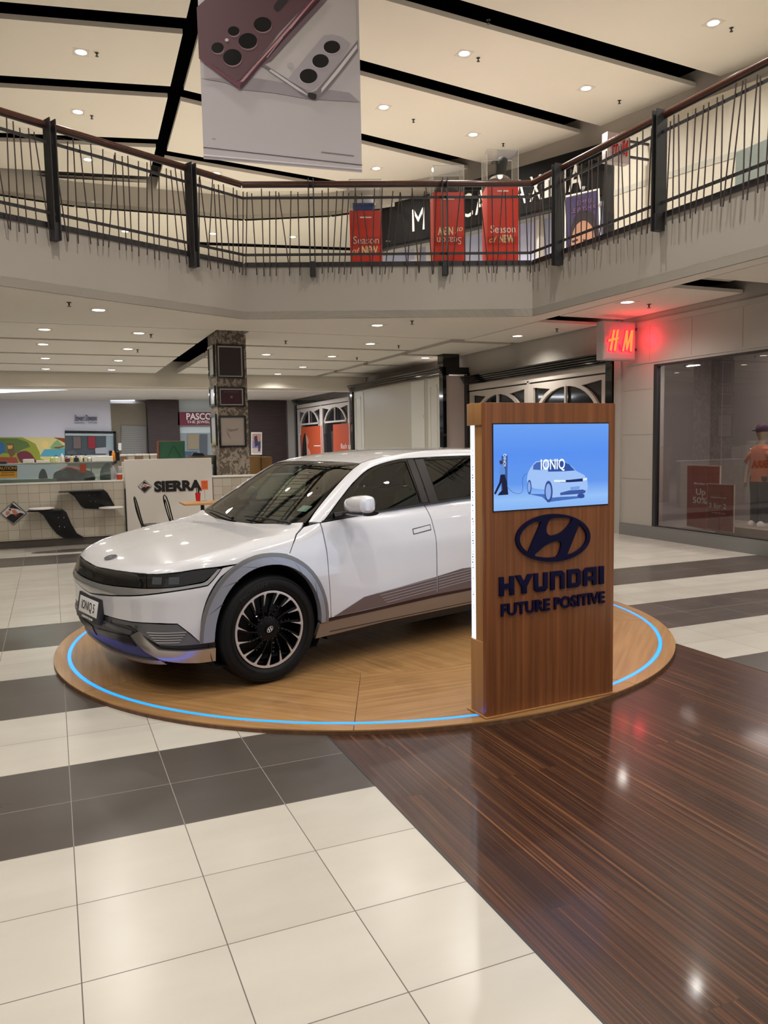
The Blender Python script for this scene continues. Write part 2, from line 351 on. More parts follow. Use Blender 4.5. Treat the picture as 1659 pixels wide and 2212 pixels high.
# --- upstairs ceiling: spine slot, fanned cross slots
def seg_x(P,Q,x): return P[1]+(Q[1]-P[1])*(x-P[0])/(Q[0]-P[0])
curve=[(12.3,5.5),(11.9,10.58),(11.66,11.4),(11.02,14.14),(10.4,15.9),(9.93,17.0),(8.83,18.47),(7.1,20.2),(5.06,21.3),(2.6,21.4),(.87,21.5),(-.77,21.13),(-5,20.3),(-13,18)]
def cut_bulk(y_at,x0,x1):  # clip helper: panel polygon stops at the curved bulkhead
    return None
R_=[((5.86,10.9),(11.66,11.41)),((5.22,13.16),(10.94,14.04)),((6.5,16.2),(9.85,16.87)),((4.46,18.9),(7.28,19.3))]
L_=[((-.36,13.42),(2.35,12.89)),((-.49,15.96),(2.39,15.34)),((.16,18.55),(2.36,18.01)),((-.5,21.0),(2.4,20.5))]
mb=MB();XLf=lambda y:2.25+.038*(y-12.5);XRf=lambda y:2.50+.038*(y-12.5);GAP=.50
def xc(y):
    for a,b in zip(curve,curve[1:]):
        if min(a[1],b[1])<=y<=max(a[1],b[1]) and b[1]!=a[1]: return a[0]+(b[0]-a[0])*(y-a[1])/(b[1]-a[1])
    return 12.3
def rline(k,x):
    P,Q=R_[k];return P[1]+(Q[1]-P[1])*(x-P[0])/(Q[0]-P[0])
def lline(k,x):
    P,Q=L_[k];return P[1]+(Q[1]-P[1])*(x-P[0])/(Q[0]-P[0])
def panel(poly): mb.prism(poly,(0,0,H2),(1,0,0),(0,1,0),(0,0,.08))
def edge_x(fn):   # x where a slot line meets the bulkhead
    x=3.0
    while x<12.3 and x<xc(fn(x))-.02: x+=.03
    return x
prev=None
for k in range(5):
    lo=(lambda x,k=k: rline(k-1,x)+GAP) if k>0 else (lambda x: rline(0,x)-3.4+GAP+.05*x)
    hi=(lambda x,k=k: rline(k,x)) if k<4 else None
    if k<4:
        xa=edge_x(lo);xb=edge_x(hi);pl=[(XRf(lo(2.5)),lo(2.5)),(xa,lo(xa))]
        ya,yb=lo(xa),hi(xb)
        pl+=[(xc(ya+(yb-ya)*t),ya+(yb-ya)*t) for t in (.25,.5,.75)]+[(xb,hi(xb)),(XRf(hi(2.5)),hi(2.5))];panel(pl)
    else:
        xa=edge_x(lo);pl=[(XRf(lo(2.5)),lo(2.5)),(xa,lo(xa))]+[q for q in curve if q[1]>lo(xa) and q[0]>2.9 and q[0]<xa]+[(2.83,21.4)];panel(pl)
panel([(2.4,-7),(12.5,-7),(12.3,5.5),(12.2,rline(0,12.2)-3.4+.6),(2.4,rline(0,2.4)-3.4+.02)])
for k in range(5):
    lo=(lambda x,k=k: lline(k-1,x)+GAP) if k>0 else (lambda x: lline(0,x)-2.7+GAP)
    hi=(lambda x,k=k: lline(k,x)) if k<4 else None
    if k<4: panel([(XLf(lo(2.4)),lo(2.4)),(XLf(hi(2.4)),hi(2.4)),(-13,hi(-13)),(-13,lo(-13))])
    else: panel([(XLf(lo(2.4)),lo(2.4)),(2.58,21.4),(.87,21.5),(-.77,21.4),(-13,lo(-13))])
panel([(2.1,-7),(2.1,lline(0,2.1)-2.7),(-13,lline(0,-13)-2.7),(-13,-7)])
struct('ceiling_upstairs',mb,M_cream)
mb=MB();mb.box((-13,-7,H2+.30),(13,24,H2+.36));struct('ceiling_upstairs_void',mb,M_void)
mb=MB()
for a,b in zip(curve,curve[1:]):
    A=Vector((a[0],a[1],7.62));B=Vector((b[0],b[1],7.62));u=(B-A).normalized();n=Vector((u.y,-u.x,0));mb.fbox(A,B-A,n*.15,Zu*(H2-7.62+.3))
struct('wall_upstairs_bulkhead',mb,M_greywall)
mb=MB();mb.prism([(x,y) for x,y in curve]+[(-13,37),(13,37),(13,5.5)],(0,0,7.62),(1,0,0),(0,1,0),(0,0,.1));struct('ceiling_upstairs_walkway',mb,M_cream)
mb=MB();mb.box((-13,36.9,FL2),(13,37,7.65));mb.box((-13.1,-7,FL2),(-13,37,7.65));struct('wall_upstairs_back',mb,M_cream)
mb=MB();a=fz(430,523,7.615);b=fz(780,536,7.615);mb.fbox(a,b-a,Vector((0,.35,0)),Vector((0,0,.004)));struct('reflection_strip',mb,M_void)  # black strip painted in for a dark reflection in the balustrade glass

# --- pillar clad in mottled wallpaper
M_paper=ramp_mat('mottled_pillar_paper',[(0,(92,80,68)),(.46,(104,92,80)),(.50,(114,102,90)),(.54,(160,150,136)),(1,(176,168,154))],(12,12,10),rough=.6,detail=3,dist=1.2)
PX0,PX1,PY0,PY1=2.79,3.34,14.22,14.92
mb=MB();mb.box((PX0,PY0,0),(PX1,PY1,H1+.3));struct('wall_pillar',mb,M_paper)

# --- ground floor, right: fashion store wall with display window, opening y 6.2..9.98, z .19..2.79
M_store=mat('store_wall_panels',(178,172,164),.55,noise=.02)
mb=MB();WY0,WY1,WZ0,WZ1=4.6,9.98,.19,2.79
mb.box((XW,WY1,0),(XW+.2,10.93,H1+.2));mb.box((XW,-7,0),(XW+.2,WY0,H1+.2));mb.box((XW,WY0,WZ1),(XW+.2,WY1,H1+.2));mb.box((XW,WY0,0),(XW+.2,WY1,WZ0-.02))
mb.box((XW-.012,WY0,2.83),(XW,10.72,2.85));mb.box((XW-.03,5,3.42),(XW,10.9,3.50))
struct('wall_right',mb,M_store)
mb=MB()
for z in (.95,1.68,2.41): mb.box((XW-.002,WY1+.06,z),(XW+.01,10.72,z+.006))
for y in (5.4,6.35,7.3,8.25,9.2,10.1): mb.box((XW-.002,y,2.86),(XW+.01,y+.006,3.42))
struct('trim_3',mb,mat('panel_joint_grey',(150,142,134),.7))
mb=MB();mb.box((XW-.05,-7,0),(XW,10.74,.17));mb.box((XW-.03,-7,.17),(XW,10.74,.20));struct('baseboard_right',mb,mat('grey_skirting',(128,126,124),.4))
mb=MB();mb.box((XW-.03,10.76,0),(XW,10.93,H1));struct('trim_4',mb,M_store)
# display window: dark frame, two panes
mb=MB();mb.box((XW-.02,WY1-.07,WZ0),(XW+.06,WY1,WZ1));mb.box((XW-.01,WY0,WZ1-.03),(XW+.06,WY1,WZ1));mb.box((XW-.01,WY0,WZ0-.01),(XW+.06,WY1,WZ0+.025))
wf=struct('window_1',mb,mat('bronze_window_frame',(72,70,72),.35,metal=.6))
mb=MB()
for a,b in ((8.62,9.91),(7.1,8.61),(WY0,7.09)): mb.box((XW+.02,a,WZ0+.02),(XW+.028,b,WZ1-.02))
part('pane',mb,glass_mat('shop_pane',(218,214,214),.05,.9,fk=1.0),wf,loc=None)
M_shopgrey=mat('store_interior_grey',(150,143,140),.8)
mb=MB();mb.box((11.0,3.5,0),(11.1,10.93,3.3));mb.box((XW+.2,10.85,0),(11,10.93,3.3));mb.box((XW+.2,3.4,0),(11,3.5,3.3));mb.box((XW+.2,3.5,3.2),(11,10.9,3.3));mb.box((XW+.2,3.5,0),(11,10.9,.17))
struct('wall_store_interior',mb,M_shopgrey)
for y in (5.2,8.6):
    ld=bpy.data.lights.new('store_fill_light','AREA');ld.energy=70;ld.color=(1,.93,.88);ld.size=.9;o=bpy.data.objects.new('store_fill_light',ld);COL.objects.link(o);o.location=(10.0,y,3.17)  # added fill lamps that brighten the store interior, not real fittings
for y in (5.6,7.3,9.2):
    ld=bpy.data.lights.new('window_fill_light','AREA');ld.energy=14;ld.color=(1,.94,.9);ld.size=.25;o=bpy.data.objects.new('window_fill_light',ld);COL.objects.link(o);o.location=(9.04,y,2.74);o.rotation_euler=(0,math.radians(-22),0)  # added fill lamps so the mall side of the boards is lit

# --- ground floor, right: arched shopfronts between black cornices
M_pinkwhite=mat('shopfront_white',(214,204,194),.5)
M_darkglass=mat('dark_shop_glass',(34,34,36),.05,spec=.7)
def cornice(mb,x,y0,y1,z0,z1,d=.16,steps=5):
    h=(z1-z0)/steps
    for i in range(steps): mb.box((x-.05-d*(i+1)/steps*.8,y0,z0+h*i),(x+.1,y1,z0+h*(i+1)-.012))
def arch_front(name_i,y0,y1,ztop,bays,zsill,poster=None,zb=0):
    "white timber front on plane XW: bays with a transom of arched lights"
    mb=MB();mb.box((XW-.02,y0,ztop-.13),(XW+.06,y1,ztop));w_=(y1-y0)/bays;fr=.09
    hz=ztop-.16
    for i in range(bays):
        a=y0+w_*i;b=a+w_
        outer=[(a,zb),(b,zb),(b,hz),(a,hz)]
        ia,ib=a+.16,b-.16;za,zt=zsill,hz-.08
        # main opening below, arched lights above
        r=(ib-ia)/2;cy=(ia+ib)/2;zc=zt-r*.72
        arch=[(ia,za+.06)]+[(cy-r*math.cos(t),zc+r*.72*math.sin(t)) for t in [PI*k/20 for k in range(21)]]+[(ib,za+.06)]
        arch_in=[(cy+(p[0]-cy)*.93,za+.06+(p[1]-za-.06)*.95) for p in arch]
        lower=[(ia,zb+.3),(ib,zb+.3),(ib,za),(ia,za)]
        spL=[(ia,zt)]+[(cy-r*math.cos(t),zc+r*.72*math.sin(t)+.015) for t in [PI*k/20 for k in range(9,0,-1)]]+[(ia,zc+.1)]
        spL=[(ia,zt),(ia,zc+.08)]+[(cy-r*1.0*math.cos(t),min(zt,zc+r*.72*math.sin(t)+.02)) for t in [PI*k/20 for k in range(2,8)]]
        spR=[(2*cy-p[0],p[1]) for p in spL]
        mb.plate(outer,[arch_in,lower,spL,spR],(XW-.01,0,0),(0,1,0),(0,0,1),(.05,0,0))
        mb.box((XW-.02,a-.01,zb),(XW+.02,a+.05,ztop-.1))
        mb.box((XW-.015,cy-.02,za+.05),(XW+.03,cy+.02,zt))
    o=struct(name_i,mb,M_pinkwhite)
    g=MB();g.box((XW+.05,y0,zb),(XW+.06,y1,ztop));part('pane',g,M_darkglass,o)
    return o
arch_front('window_2',11.12,16.0,2.90,2,1.75)
mb=MB();cornice(mb,XW,10.95,16.12,2.90,3.10);mb.box((XW-.06,10.95,0),(XW+.1,11.12,2.95));mb.box((XW-.06,16.0,0),(XW+.1,16.13,2.95));struct('trim_5',mb,M_blackgloss)
mb=MB();mb.box((XW+.02,10.95,3.08),(XW+.12,22.6,H1+.3));mb.box((XW+.02,22.6,3.28),(XW+.12,31,H1+.3));mb.box((XW+.06,30.0,0),(XW+.1,31,3.4));mb.box((XW+.12,10.93,0),(XW+.2,31,3.1));mb.box((XW-.3,30.1,0),(XW+.1,30.5,3.4));struct('wall_right_upper',mb,M_greywall)
# projecting bay with blank display
BX,BY0,BY1=8.34,16.13,22.1
mb=MB();mb.box((BX+.02,BY0+.01,0),(XW+.02,BY1,3.12));bay=struct('wall_bay',mb,mat('bay_panel_red_lit',(205,190,184),.5))  # red sign light on the panel is put into its pinkish colour
mb=MB();mb.box((BX-.06,BY0-.05,0),(BX+.03,BY0+.13,3.30));mb.box((BX-.06,BY1-.16,0),(BX+.03,BY1,3.25));cornice(mb,BX,BY0-.05,BY1,3.12,3.32,.12,4);mb.box((XW-.07,BY0-.14,0),(XW,BY0,3.18));mb.box((BX,BY0-.10,3.14),(XW,BY0+.05,3.30));mb.box((BX-.06,BY0-.07,3.30),(BX+.36,BY0+.2,H1+.05));struct('trim_6',mb,M_blackgloss)
M_panelbeige=mat('display_panel_beige',(196,190,174),.35)
mb=MB();mb.box((BX+.0,BY0+.13,.2),(BX+.025,BY1-.16,3.12));struct('window_3',mb,M_panelbeige)
mb=MB()
for a,b in ((16.3,16.95),(17.15,17.9),(21.15,21.9)): mb.box((BX-.012,a,.2),(BX+.002,b,3.10))
for a,b in ((16.45,16.8),(21.35,21.72)):
    mb.box((BX-.02,a,.4),(BX-.01,a+.04,2.92));mb.box((BX-.02,b,.4),(BX-.01,b+.04,2.92));mb.box((BX-.02,a,2.9),(BX-.01,b+.04,2.95))
mb.box((BX-.02,17.2,2.2),(BX-.01,17.85,2.26));struct('trim_7',mb,mat('pilaster_white',(224,222,212),.4))
# farther arched shopfront
arch_front('window_4',23.9,29.7,3.1,2,2.32)
mb=MB();cornice(mb,XW,23.5,29.9,3.10,3.32);mb.box((XW-.08,29.7,0),(XW+.1,29.9,3.12));struct('trim_8',mb,M_blackgloss)

# --- far end wall (y 30.4) with shop fronts
YF=30.4;PA,PB=(0,YF),(1,YF)
def far(x,y): return pv(PA,PB,x,y)
def fquad(mb,px,d0,d1,mi=0):
    "screen-parallel slab on the far wall between depths d0..d1 in front of it"
    pts=[far(*p) for p in px];flat(mb,[p+Vector((0,-d0,0)) for p in pts],(0,-1,0),d1-d0,mi);return mb
mb=MB();mb.box((-13,YF+.3,0),(13,YF+.4,3.8));struct('wall_far',mb,M_white)
mb=MB();mb.box((-13,YF,0),(far(140,900).x,YF+.3,3.4));mb.box((far(140,900).x,YF+.04,2.15),(far(240,900).x,YF+.3,3.4));struct('wall_far_left',mb,mat('bluish_white_wall',(208,206,214),.6))
mb=MB();mb.box((far(240,900).x,YF+.02,0),(far(318,900).x,YF+.3,3.2));struct('wall_far_taupe',mb,mat('taupe_wall',(128,118,100),.7))
M_brick=ramp_mat('dark_brown_stone',[(0,(38,28,26)),(.5,(52,38,35)),(1,(74,58,52))],(2,2,24),rough=.6,detail=4)
mb=MB()
for a,b in ((316,384),(535,612)): mb.box((far(a,900).x,YF-.4,0),(far(b,900).x,YF+.3,far(350,866).z))
struct('wall_far_brown',mb,M_brick)
mb=MB();x0=far(290,850).x;x1=far(640,850).x;z0=far(400,862).z;mb.prism([(x0,YF-.9),(x0+.25,YF-1.15),(x0+.8,YF-1.25),(x1,YF-.9),(x1,YF+.3),(x0,YF+.3)],(0,0,z0),(1,0,0),(0,1,0),(0,0,.5));struct('wall_far_bulkhead',mb,M_white)
mb=MB();mb.box((far(384,900).x,YF-.15,far(400,893).z),(far(470,900).x,YF+.1,far(400,866).z+.02));mb.box((far(384,900).x,YF-.15,far(400,936).z),(far(470,900).x,YF+.1,far(400,919).z));struct('wall_far_jeweller',mb,mat('pale_blue_fascia',(200,212,212),.5))
mb=MB();mb.box((far(384,900).x,YF-.1,0),(far(470,900).x,YF+.1,far(400,936).z));o=struct('window_5',mb,mat('lit_shop_inside',(120,128,130),.3,emit=(150,160,165),es=.25))
mb=MB();mb.box((far(612,900).x,YF-.2,0),(far(640,900).x,YF+.3,3.4));struct('wall_far_corner',mb,M_greywall)
# lit cove slots in the far ceiling
for k,px in enumerate([[(0,834),(120,832),(210,835),(300,838),(150,842),(0,849)],[(188,867),(240,865),(291,864),(291,872),(258,877),(140,869)]]):
    mb=MB();flat(mb,[fz(x,y,3.315) for x,y in px],(0,0,1),.004);solo('cove_light',mb,mat('daylight_cove',(255,255,255),.5,emit=(214,226,255),es=2.2),['long slanting bluish-white light cove at the left edge of the far ceiling','shorter bright light cove in the far ceiling above the grey roller door'][k],'light',group='light coves in the far ceiling')
for x,y in ((-.5,26.5),(3.4,26.5),(6.6,26.5)):
    ld=bpy.data.lights.new('far_fill_light','AREA');ld.energy=120;ld.color=(.9,.93,1);ld.shape='RECTANGLE';ld.size=2.2;ld.size_y=.4;o=bpy.data.objects.new('far_fill_light',ld);COL.objects.link(o);o.location=(x,y,3.30)  # added fill lamps brightening the far wall, separate from the cove slots
# --- outside the frame the mall goes on: left side wall far off
mb=MB();mb.box((-13.1,-7,0),(-13,31,H1));struct('wall_left',mb,M_cream)
# ================================================================== THE CAR
# body surface in car coordinates: x forward from the front axle, y to its left, z up
def tab(knots,sig):
    k=np.array(sorted(knots),float);xs=np.arange(-5,3,.01);v=np.interp(xs,k[:,0],k[:,1])
    # linear extrapolation
    lo=xs<k[0,0];v[lo]=k[0,1]+(xs[lo]-k[0,0])*(k[1,1]-k[0,1])/(k[1,0]-k[0,0])
    hi=xs>k[-1,0];v[hi]=k[-1,1]+(xs[hi]-k[-1,0])*(k[-1,1]-k[-2,1])/(k[-1,0]-k[-2,0])
    if sig>0:
        n=int(4*sig/.01)+1;g=np.exp(-.5*(np.arange(-n,n+1)*.01/sig)**2);g/=g.sum()
        v=np.convolve(np.pad(v,n,mode='edge'),g,'valid')
    return lambda q:np.interp(q,xs,v)
PL=tab([(.9,.76),(.8,.815),(.65,.87),(.5,.90),(.3,.925),(0,.935),(-.5,.94),(-1.5,.942),(-2.6,.942),(-3,.935),(-3.3,.91),(-3.6,.865),(-3.8,.81)],.08)
DZ=tab([(.0,-.10),(.2,-.06),(.3,-.03),(.38,-.008),(.5,0),(.7,0),(.84,-.006),(.93,-.028),(1.02,-.055),(1.1,-.10),(1.2,-.2)],.02)
FZ=tab([(.1,.70),(.2,.78),(.26,.825),(.34,.865),(.45,.88),(.58,.885),(.65,.892),(.685,.885),(.70,.875),(.78,.845),(.83,.815),(.9,.75)],.010)
SW=tab([(-1,.7),(-.93,.5),(-.88,.34),(-.8,.20),(-.7,.115),(-.6,.07),(-.4,.025),(-.2,.008),(0,0),(.2,.008),(.4,.025),(.6,.07),(.7,.115),(.8,.20),(.88,.34),(.93,.5),(1,.7)],.03)
HT=tab([(1,.71),(.88,.785),(.78,.825),(.6,.872),(.4,.918),(.2,.955),(0,.985),(-.2,1.012),(-.34,1.05),(-.5,1.16),(-.8,1.25),(-3.3,1.32),(-3.8,1.2)],.06)
RT=tab([(-.3,1.1),(-.9,1.447),(-1.05,1.482),(-1.3,1.522),(-1.6,1.55),(-2,1.562),(-2.6,1.547),(-3.1,1.50),(-3.6,1.42)],.08)
def smax(a,b,k):
    h=np.clip(.5+.5*(a-b)/k,0,1);return b*(1-h)+a*h+k*h*(1-h)
def S(x,z): return PL(x)+DZ(z)
def F(y,z): return FZ(z)-SW(y)
def T(x,y): return HT(x)-.012*(y/.8)**2
def G(x,y,z,rear=True):
    a=np.abs(y);g=smax(a-S(x,z),z-T(x,y),.09)
    g=smax(g,x-F(y,z),.05)
    g=smax(g,-3.79+.10*(y/.7)**2+.25*np.clip(.55-z,0,1)**1.0-x,.06)
    return g
def SG(x,z): return .872-.42*(z-1.06)-.18*(z-1.06)**2-.022*((x+1.6)/1.3)**2
def FW(y,z): return -.205-1.62*(z-1.0)-.085*(y/.8)**2+.10*np.clip(z-1,0,1)*(.5-np.clip(z-1,0,1))
def TR(x,y): return RT(x)-.024*(y/.65)**2
def GG(x,y,z):
    g=smax(np.abs(y)-SG(x,z),x-FW(y,z),.06)
    g=smax(g,z-TR(x,y),.045)
    g=smax(g,-3.75+1.1*(z-1.05)+.05*y*y-x,.06)
    return g
FNS={'body':G,'cabin':GG}
def to2(kind,P,z0=.35):
    P=np.asarray(P,float);x,y,z=P[:,0],P[:,1],P[:,2]
    if kind=='side': return np.c_[x,z]
    if kind=='wrap': return np.c_[np.arctan2(y,x+.2),z]
    if kind=='rear': return np.c_[y,z]
    return np.c_[x,np.arctan2(y,z-z0)]
def solve3(kind,Q,g,s=1,z0=.35):
    a,b=Q[:,0],Q[:,1];o=np.ones(len(Q))
    if kind=='side': O=np.c_[a,1.15*s*o,b];D=np.c_[0*o,-s*o,0*o]
    elif kind=='wrap': D=-np.c_[np.cos(a),np.sin(a),0*o];O=np.c_[-.2*o,0*o,b]-D*1.35
    elif kind=='rear': O=np.c_[-4.2*o,a,b];D=np.c_[o,0*o,0*o]
    else: D=-np.c_[0*o,np.sin(b),np.cos(b)];O=np.c_[a,0*o,z0*o]-D*1.5
    ts=np.linspace(0,1.34,160);V=np.stack([g(*(O+D*t).T) for t in ts]);i=np.argmax(V<0,axis=0);i[(V>=0).all(0)]=159;i=np.clip(i,1,159)
    lo=ts[i-1].copy();hi=ts[i].copy()
    for _ in range(22):
        m=(lo+hi)/2;v=g(*(O+D*m[:,None]).T);lo=np.where(v>0,m,lo);hi=np.where(v>0,hi,m)
    return O+D*((lo+hi)/2)[:,None]
def grad(g,P):
    e=.002;r=[]
    for k in range(3):
        d=np.zeros(3);d[k]=e;r.append((g(*(P+d).T)-g(*(P-d).T)))
    n=np.stack(r,1);return n/np.maximum(np.linalg.norm(n,axis=1),1e-9)[:,None]
def spl(P,n=8,closed=False):
    P=[np.array(p,float) for p in P];N=len(P);out=[]
    for i in range(N if closed else N-1):
        if closed: p0,p1,p2,p3=P[i-1],P[i],P[(i+1)%N],P[(i+2)%N]
        else: p0,p1,p2,p3=P[max(i-1,0)],P[i],P[i+1],P[min(i+2,N-1)]
        for k in range(n):
            t=k/n;out.append(.5*((2*p1)+(-p0+p2)*t+(2*p0-5*p1+4*p2-p3)*t*t+(-p0+3*p1-3*p2+p3)*t**3))
    if not closed: out.append(P[-1])
    return [tuple(p) for p in out]
def densify(L,h):
    out=[];n=len(L)
    for i in range(n):
        a=L[i];b=L[(i+1)%n];d=np.linalg.norm(b-a);k=max(1,int(math.ceil(d/h)))
        for j in range(k): out.append(a+(b-a)*j/k)
    return np.array(out)
def area2(L): x,y=L[:,0],L[:,1];return .5*np.sum(x*np.roll(y,-1)-np.roll(x,-1)*y)
def inset(L,d):
    if area2(L)<0: L=L[::-1]
    e=np.roll(L,-1,0)-L;n=np.c_[-e[:,1],e[:,0]];n/=np.maximum(np.linalg.norm(n,axis=1),1e-9)[:,None];m=n+np.roll(n,1,0);l=np.maximum((m*m).sum(1),.6)
    return L+m/l[:,None]*2*d
def ins_np(P,L):
    x,y=P[:,0],P[:,1];c=np.zeros(len(P),bool);n=len(L);j=n-1
    for i in range(n):
        xi,yi=L[i];xj,yj=L[j]
        if yi!=yj:
            cond=((yi>y)!=(yj>y))&(x<(xj-xi)*(y-yi)/(yj-yi)+xi);c^=cond
        j=i
    return c
def dist_np(P,L):
    d=np.full(len(P),9.)
    for i in range(len(L)):
        a=L[i];b=L[(i+1)%len(L)];ab=b-a;t=np.clip(((P-a)@ab)/max(ab@ab,1e-12),0,1);q=a+t[:,None]*ab;d=np.minimum(d,np.hypot(*(P-q).T))
    return d
def panel_mb(kind,outline,g='body',holes=(),off=0.0,lip=.014,h=.035,gap=.0022,z0=.35,side=1,is2d=False,hb=None):
    g=FNS[g];hb=hb or h*.7
    def prep(o,gp):
        q=np.array(o,float) if is2d else to2(kind,[(p[0],p[1],p[2]) for p in o],z0)
        if side<0 and kind in('wrap',): q=q*[-1,1]
        if side<0 and kind in('cyl',): q=q*[1,-1]
        return densify(inset(q,gp),hb)
    L=prep(outline,gap);Hs=[prep(o,-gap) for o in holes];loops=[L]+Hs
    mn,mx=L.min(0),L.max(0);gx,gy=np.meshgrid(np.arange(mn[0]+h/2,mx[0],h),np.arange(mn[1]+h/2,mx[1],h));gx[1::2]+=h/2
    Pt=np.c_[gx.ravel(),gy.ravel()];ok=ins_np(Pt,L)
    for l in loops: ok&=dist_np(Pt,l)>h*.45
    for l in Hs: ok&=~ins_np(Pt,l)
    Pt=Pt[ok];allp=[];ed=[]
    for l in loops: k=len(allp);allp+=list(l);ed+=[(k+i,k+(i+1)%len(l)) for i in range(len(l))]
    allp+=list(Pt);r=delaunay_2d_cdt([Vector(p) for p in allp],ed,[],0,1e-6);V=np.array([tuple(v) for v in r[0]])
    T_=np.array([t for t in r[2]]);c=V[T_].mean(1);ok=ins_np(c,L)
    for l in Hs: ok&=~ins_np(c,l)
    T_=T_[ok];P=solve3(kind,V,g,side,z0);Nn=grad(g,P);P=P+Nn*off
    mb=MB();fs=[]
    for t in T_:
        a,b,c_=P[t[0]],P[t[1]],P[t[2]];fs.append(tuple(int(i) for i in t) if np.dot(np.cross(b-a,c_-a),Nn[t[0]])>0 else tuple(int(i) for i in t[::-1]))
    mb.add(P,fs);mb.n=[tuple(n) for n in Nn]
    if lip:
        for l in loops:
            p=solve3(kind,np.array(l),g,side,z0);n=grad(g,p);p=p+n*off;m_=len(p);q=p-n*lip
            tt=np.roll(p,-1,0)-np.roll(p,1,0);tt/=np.maximum(np.linalg.norm(tt,axis=1),1e-9)[:,None];o2=np.cross(tt,n);cen=p.mean(0)
            sgn=np.sign(((p-cen)*o2).sum(1).sum()) or 1;o2=o2*sgn
            if l is not loops[0]: o2=-o2
            k=len(mb.v);mb.v+=[tuple(v) for v in p]+[tuple(v) for v in q];mb.n+=[tuple(v) for v in o2]*2
            for i in range(m_):
                j=(i+1)%m_;f=(k+i,k+j,k+m_+j,k+m_+i);a,b,c_=p[i],p[j],q[j]
                if np.dot(np.cross(b-a,c_-a),o2[i])<0: f=f[::-1]
                mb.f.append(f);mb.m.append(0)
    return mb
CARX,CARY,CARH,DECK=1.052,5.966,math.radians(195.646),.03
car=thing('car','white electric hatchback with grey wheel arches parked on the round timber platform','car')
car.location=(CARX,CARY,DECK);car.rotation_euler=(0,0,CARH)
def cp(name,mb,mats,parent=None,**k):
    root=parent or car;OFFS[root.name]=Vector((0,0,0));o=build(name,mb,mats,root,**k);OFFS[o.name]=Vector((0,0,0))
    if mb.n is not None: o.data.polygons.foreach_set('use_smooth',[True]*len(o.data.polygons));o.data.normals_split_custom_set_from_vertices(mb.n)
    return o
M_paint=mat('white_car_paint',(209,209,214),.2,coat=1,spec=.5)
M_clad=mat('satin_grey_cladding',(150,154,166),.36,metal=.35)
M_clad2=mat('warm_grey_door_cladding',(112,98,98),.38,metal=.4)
M_sill=mat('champagne_sill_metal',(140,130,122),.32,metal=.5)
M_silver=mat('satin_silver',(176,172,168),.24,metal=.85)
M_darkgrey=mat('dark_grey_plastic',(64,64,68),.4,metal=.2)
M_louvre=mat('louvre_light_grey',(176,176,180),.3,metal=.5)
M_trimblk=mat('black_plastic',(15,15,17),.4)
M_band=mat('smoked_grille_band',(14,14,17),.06,coat=.8)
M_winemat=mat('deep_brown_pillar',(26,18,22),.35)
M_carglass=glass_mat('windscreen_glass',(204,220,212),.03,.74)
M_tint=glass_mat('privacy_glass',(70,74,90),.06,.25)
M_rubber=mat('tyre_rubber',(12,12,14),.6,spec=.3)
M_seat=mat('light_grey_seat_cloth',(150,150,148),.8)
M_dash=mat('dark_teal_grey_dash',(52,58,58),.7)
# dark core that shows through the shut lines
def core(mb,g,inset_=.03):
    xs=np.linspace(-3.74,.84,60);rings=[]
    return mb
def shell(gname,xs,ths,z0,shrink,zmin):
    Q=np.array([(x,t) for x in xs for t in ths]);P=solve3('cyl',Q,FNS[gname],1,z0)
    P=P-grad(FNS[gname],P)*shrink;P[:,2]=np.maximum(P[:,2],zmin);m=MB();n=len(ths);m.add(P,[(i*n+k,i*n+k+1,(i+1)*n+k+1,(i+1)*n+k) for i in range(len(xs)-1) for k in range(n-1)]);return m
b=shell('body',np.linspace(-3.70,-.55,40),np.linspace(-1.75,-1.02,14),.35,.03,.22)
b2=shell('body',np.linspace(-3.70,-.55,40),np.linspace(1.02,1.75,14),.35,.03,.22);b.add(b2.v,b2.f)
b2=shell('body',np.linspace(-.42,.80,26),np.linspace(-1.02,1.02,30),.35,.03,.2);b.add(b2.v,b2.f)
for s in (-1,1):     # flanks between the wheel wells
    b.box((-2.52,s*.84,.25),(-.47,s*.885,.98))
b.box((-2.5,-.85,.20),(-.5,.85,.30))
b.box((-2.55,-.62,.17),(-.45,.62,.24));b.box((-3.6,-.5,.22),(.68,.5,.34));b.box((-.47,-.84,.3),(-.43,.84,1.0));b.box((-3.72,-.6,.3),(-3.55,.6,1.0))
# nose core following the bumper
Q=np.array([(p,z) for z in np.linspace(.24,.76,14) for p in np.linspace(-.86,.86,40)]);P=solve3('wrap',Q,G);P=P-grad(G,P)*.03
b.add(P,[(i*40+k,i*40+k+1,(i+1)*40+k+1,(i+1)*40+k) for i in range(13) for k in range(39)])
cp('inner_body',b,M_trimblk)
# wheel wells
for wx in (0,-3.0):
    for s in (-1,1):
        m=MB();m.lathe([(.435,0),(.435,.30)],(wx,s*.58,.365),(0,s,0),n=40);m.lathe([(.0,0),(.435,0)],(wx,s*.58,.365),(0,s,0),n=40);m.v=[(v[0],v[1],max(v[2],.17)) for v in m.v];cp('wheel_well',m,mat('wheel_well_black',(8,8,9),.9))
def arc(cx,cz,rx,rz,t0,t1,n=26,y=.93): return [(cx+rx*math.cos(t),y,cz+rz*math.sin(t)) for t in np.linspace(t0,t1,n)]
def sq(cx,cz,rx,rz,t0,t1,n=30,e=2.35,y=.93):
    o=[]
    for t in np.linspace(t0,t1,n):
        c,s=math.cos(t),math.sin(t);o.append((cx+rx*math.copysign(abs(c)**(2/e),c),y,cz+rz*math.copysign(abs(s)**(2/e),s)))
    return o
def archO(wx,t0=0,t1=PI,n=30): return sq(wx+.020,.355,.478,.532,t0,t1,n,2.12)
def archI(wx,t0=0,t1=PI,n=30): return sq(wx+.004,.355,.402,.455,t0,t1,n,2.12)
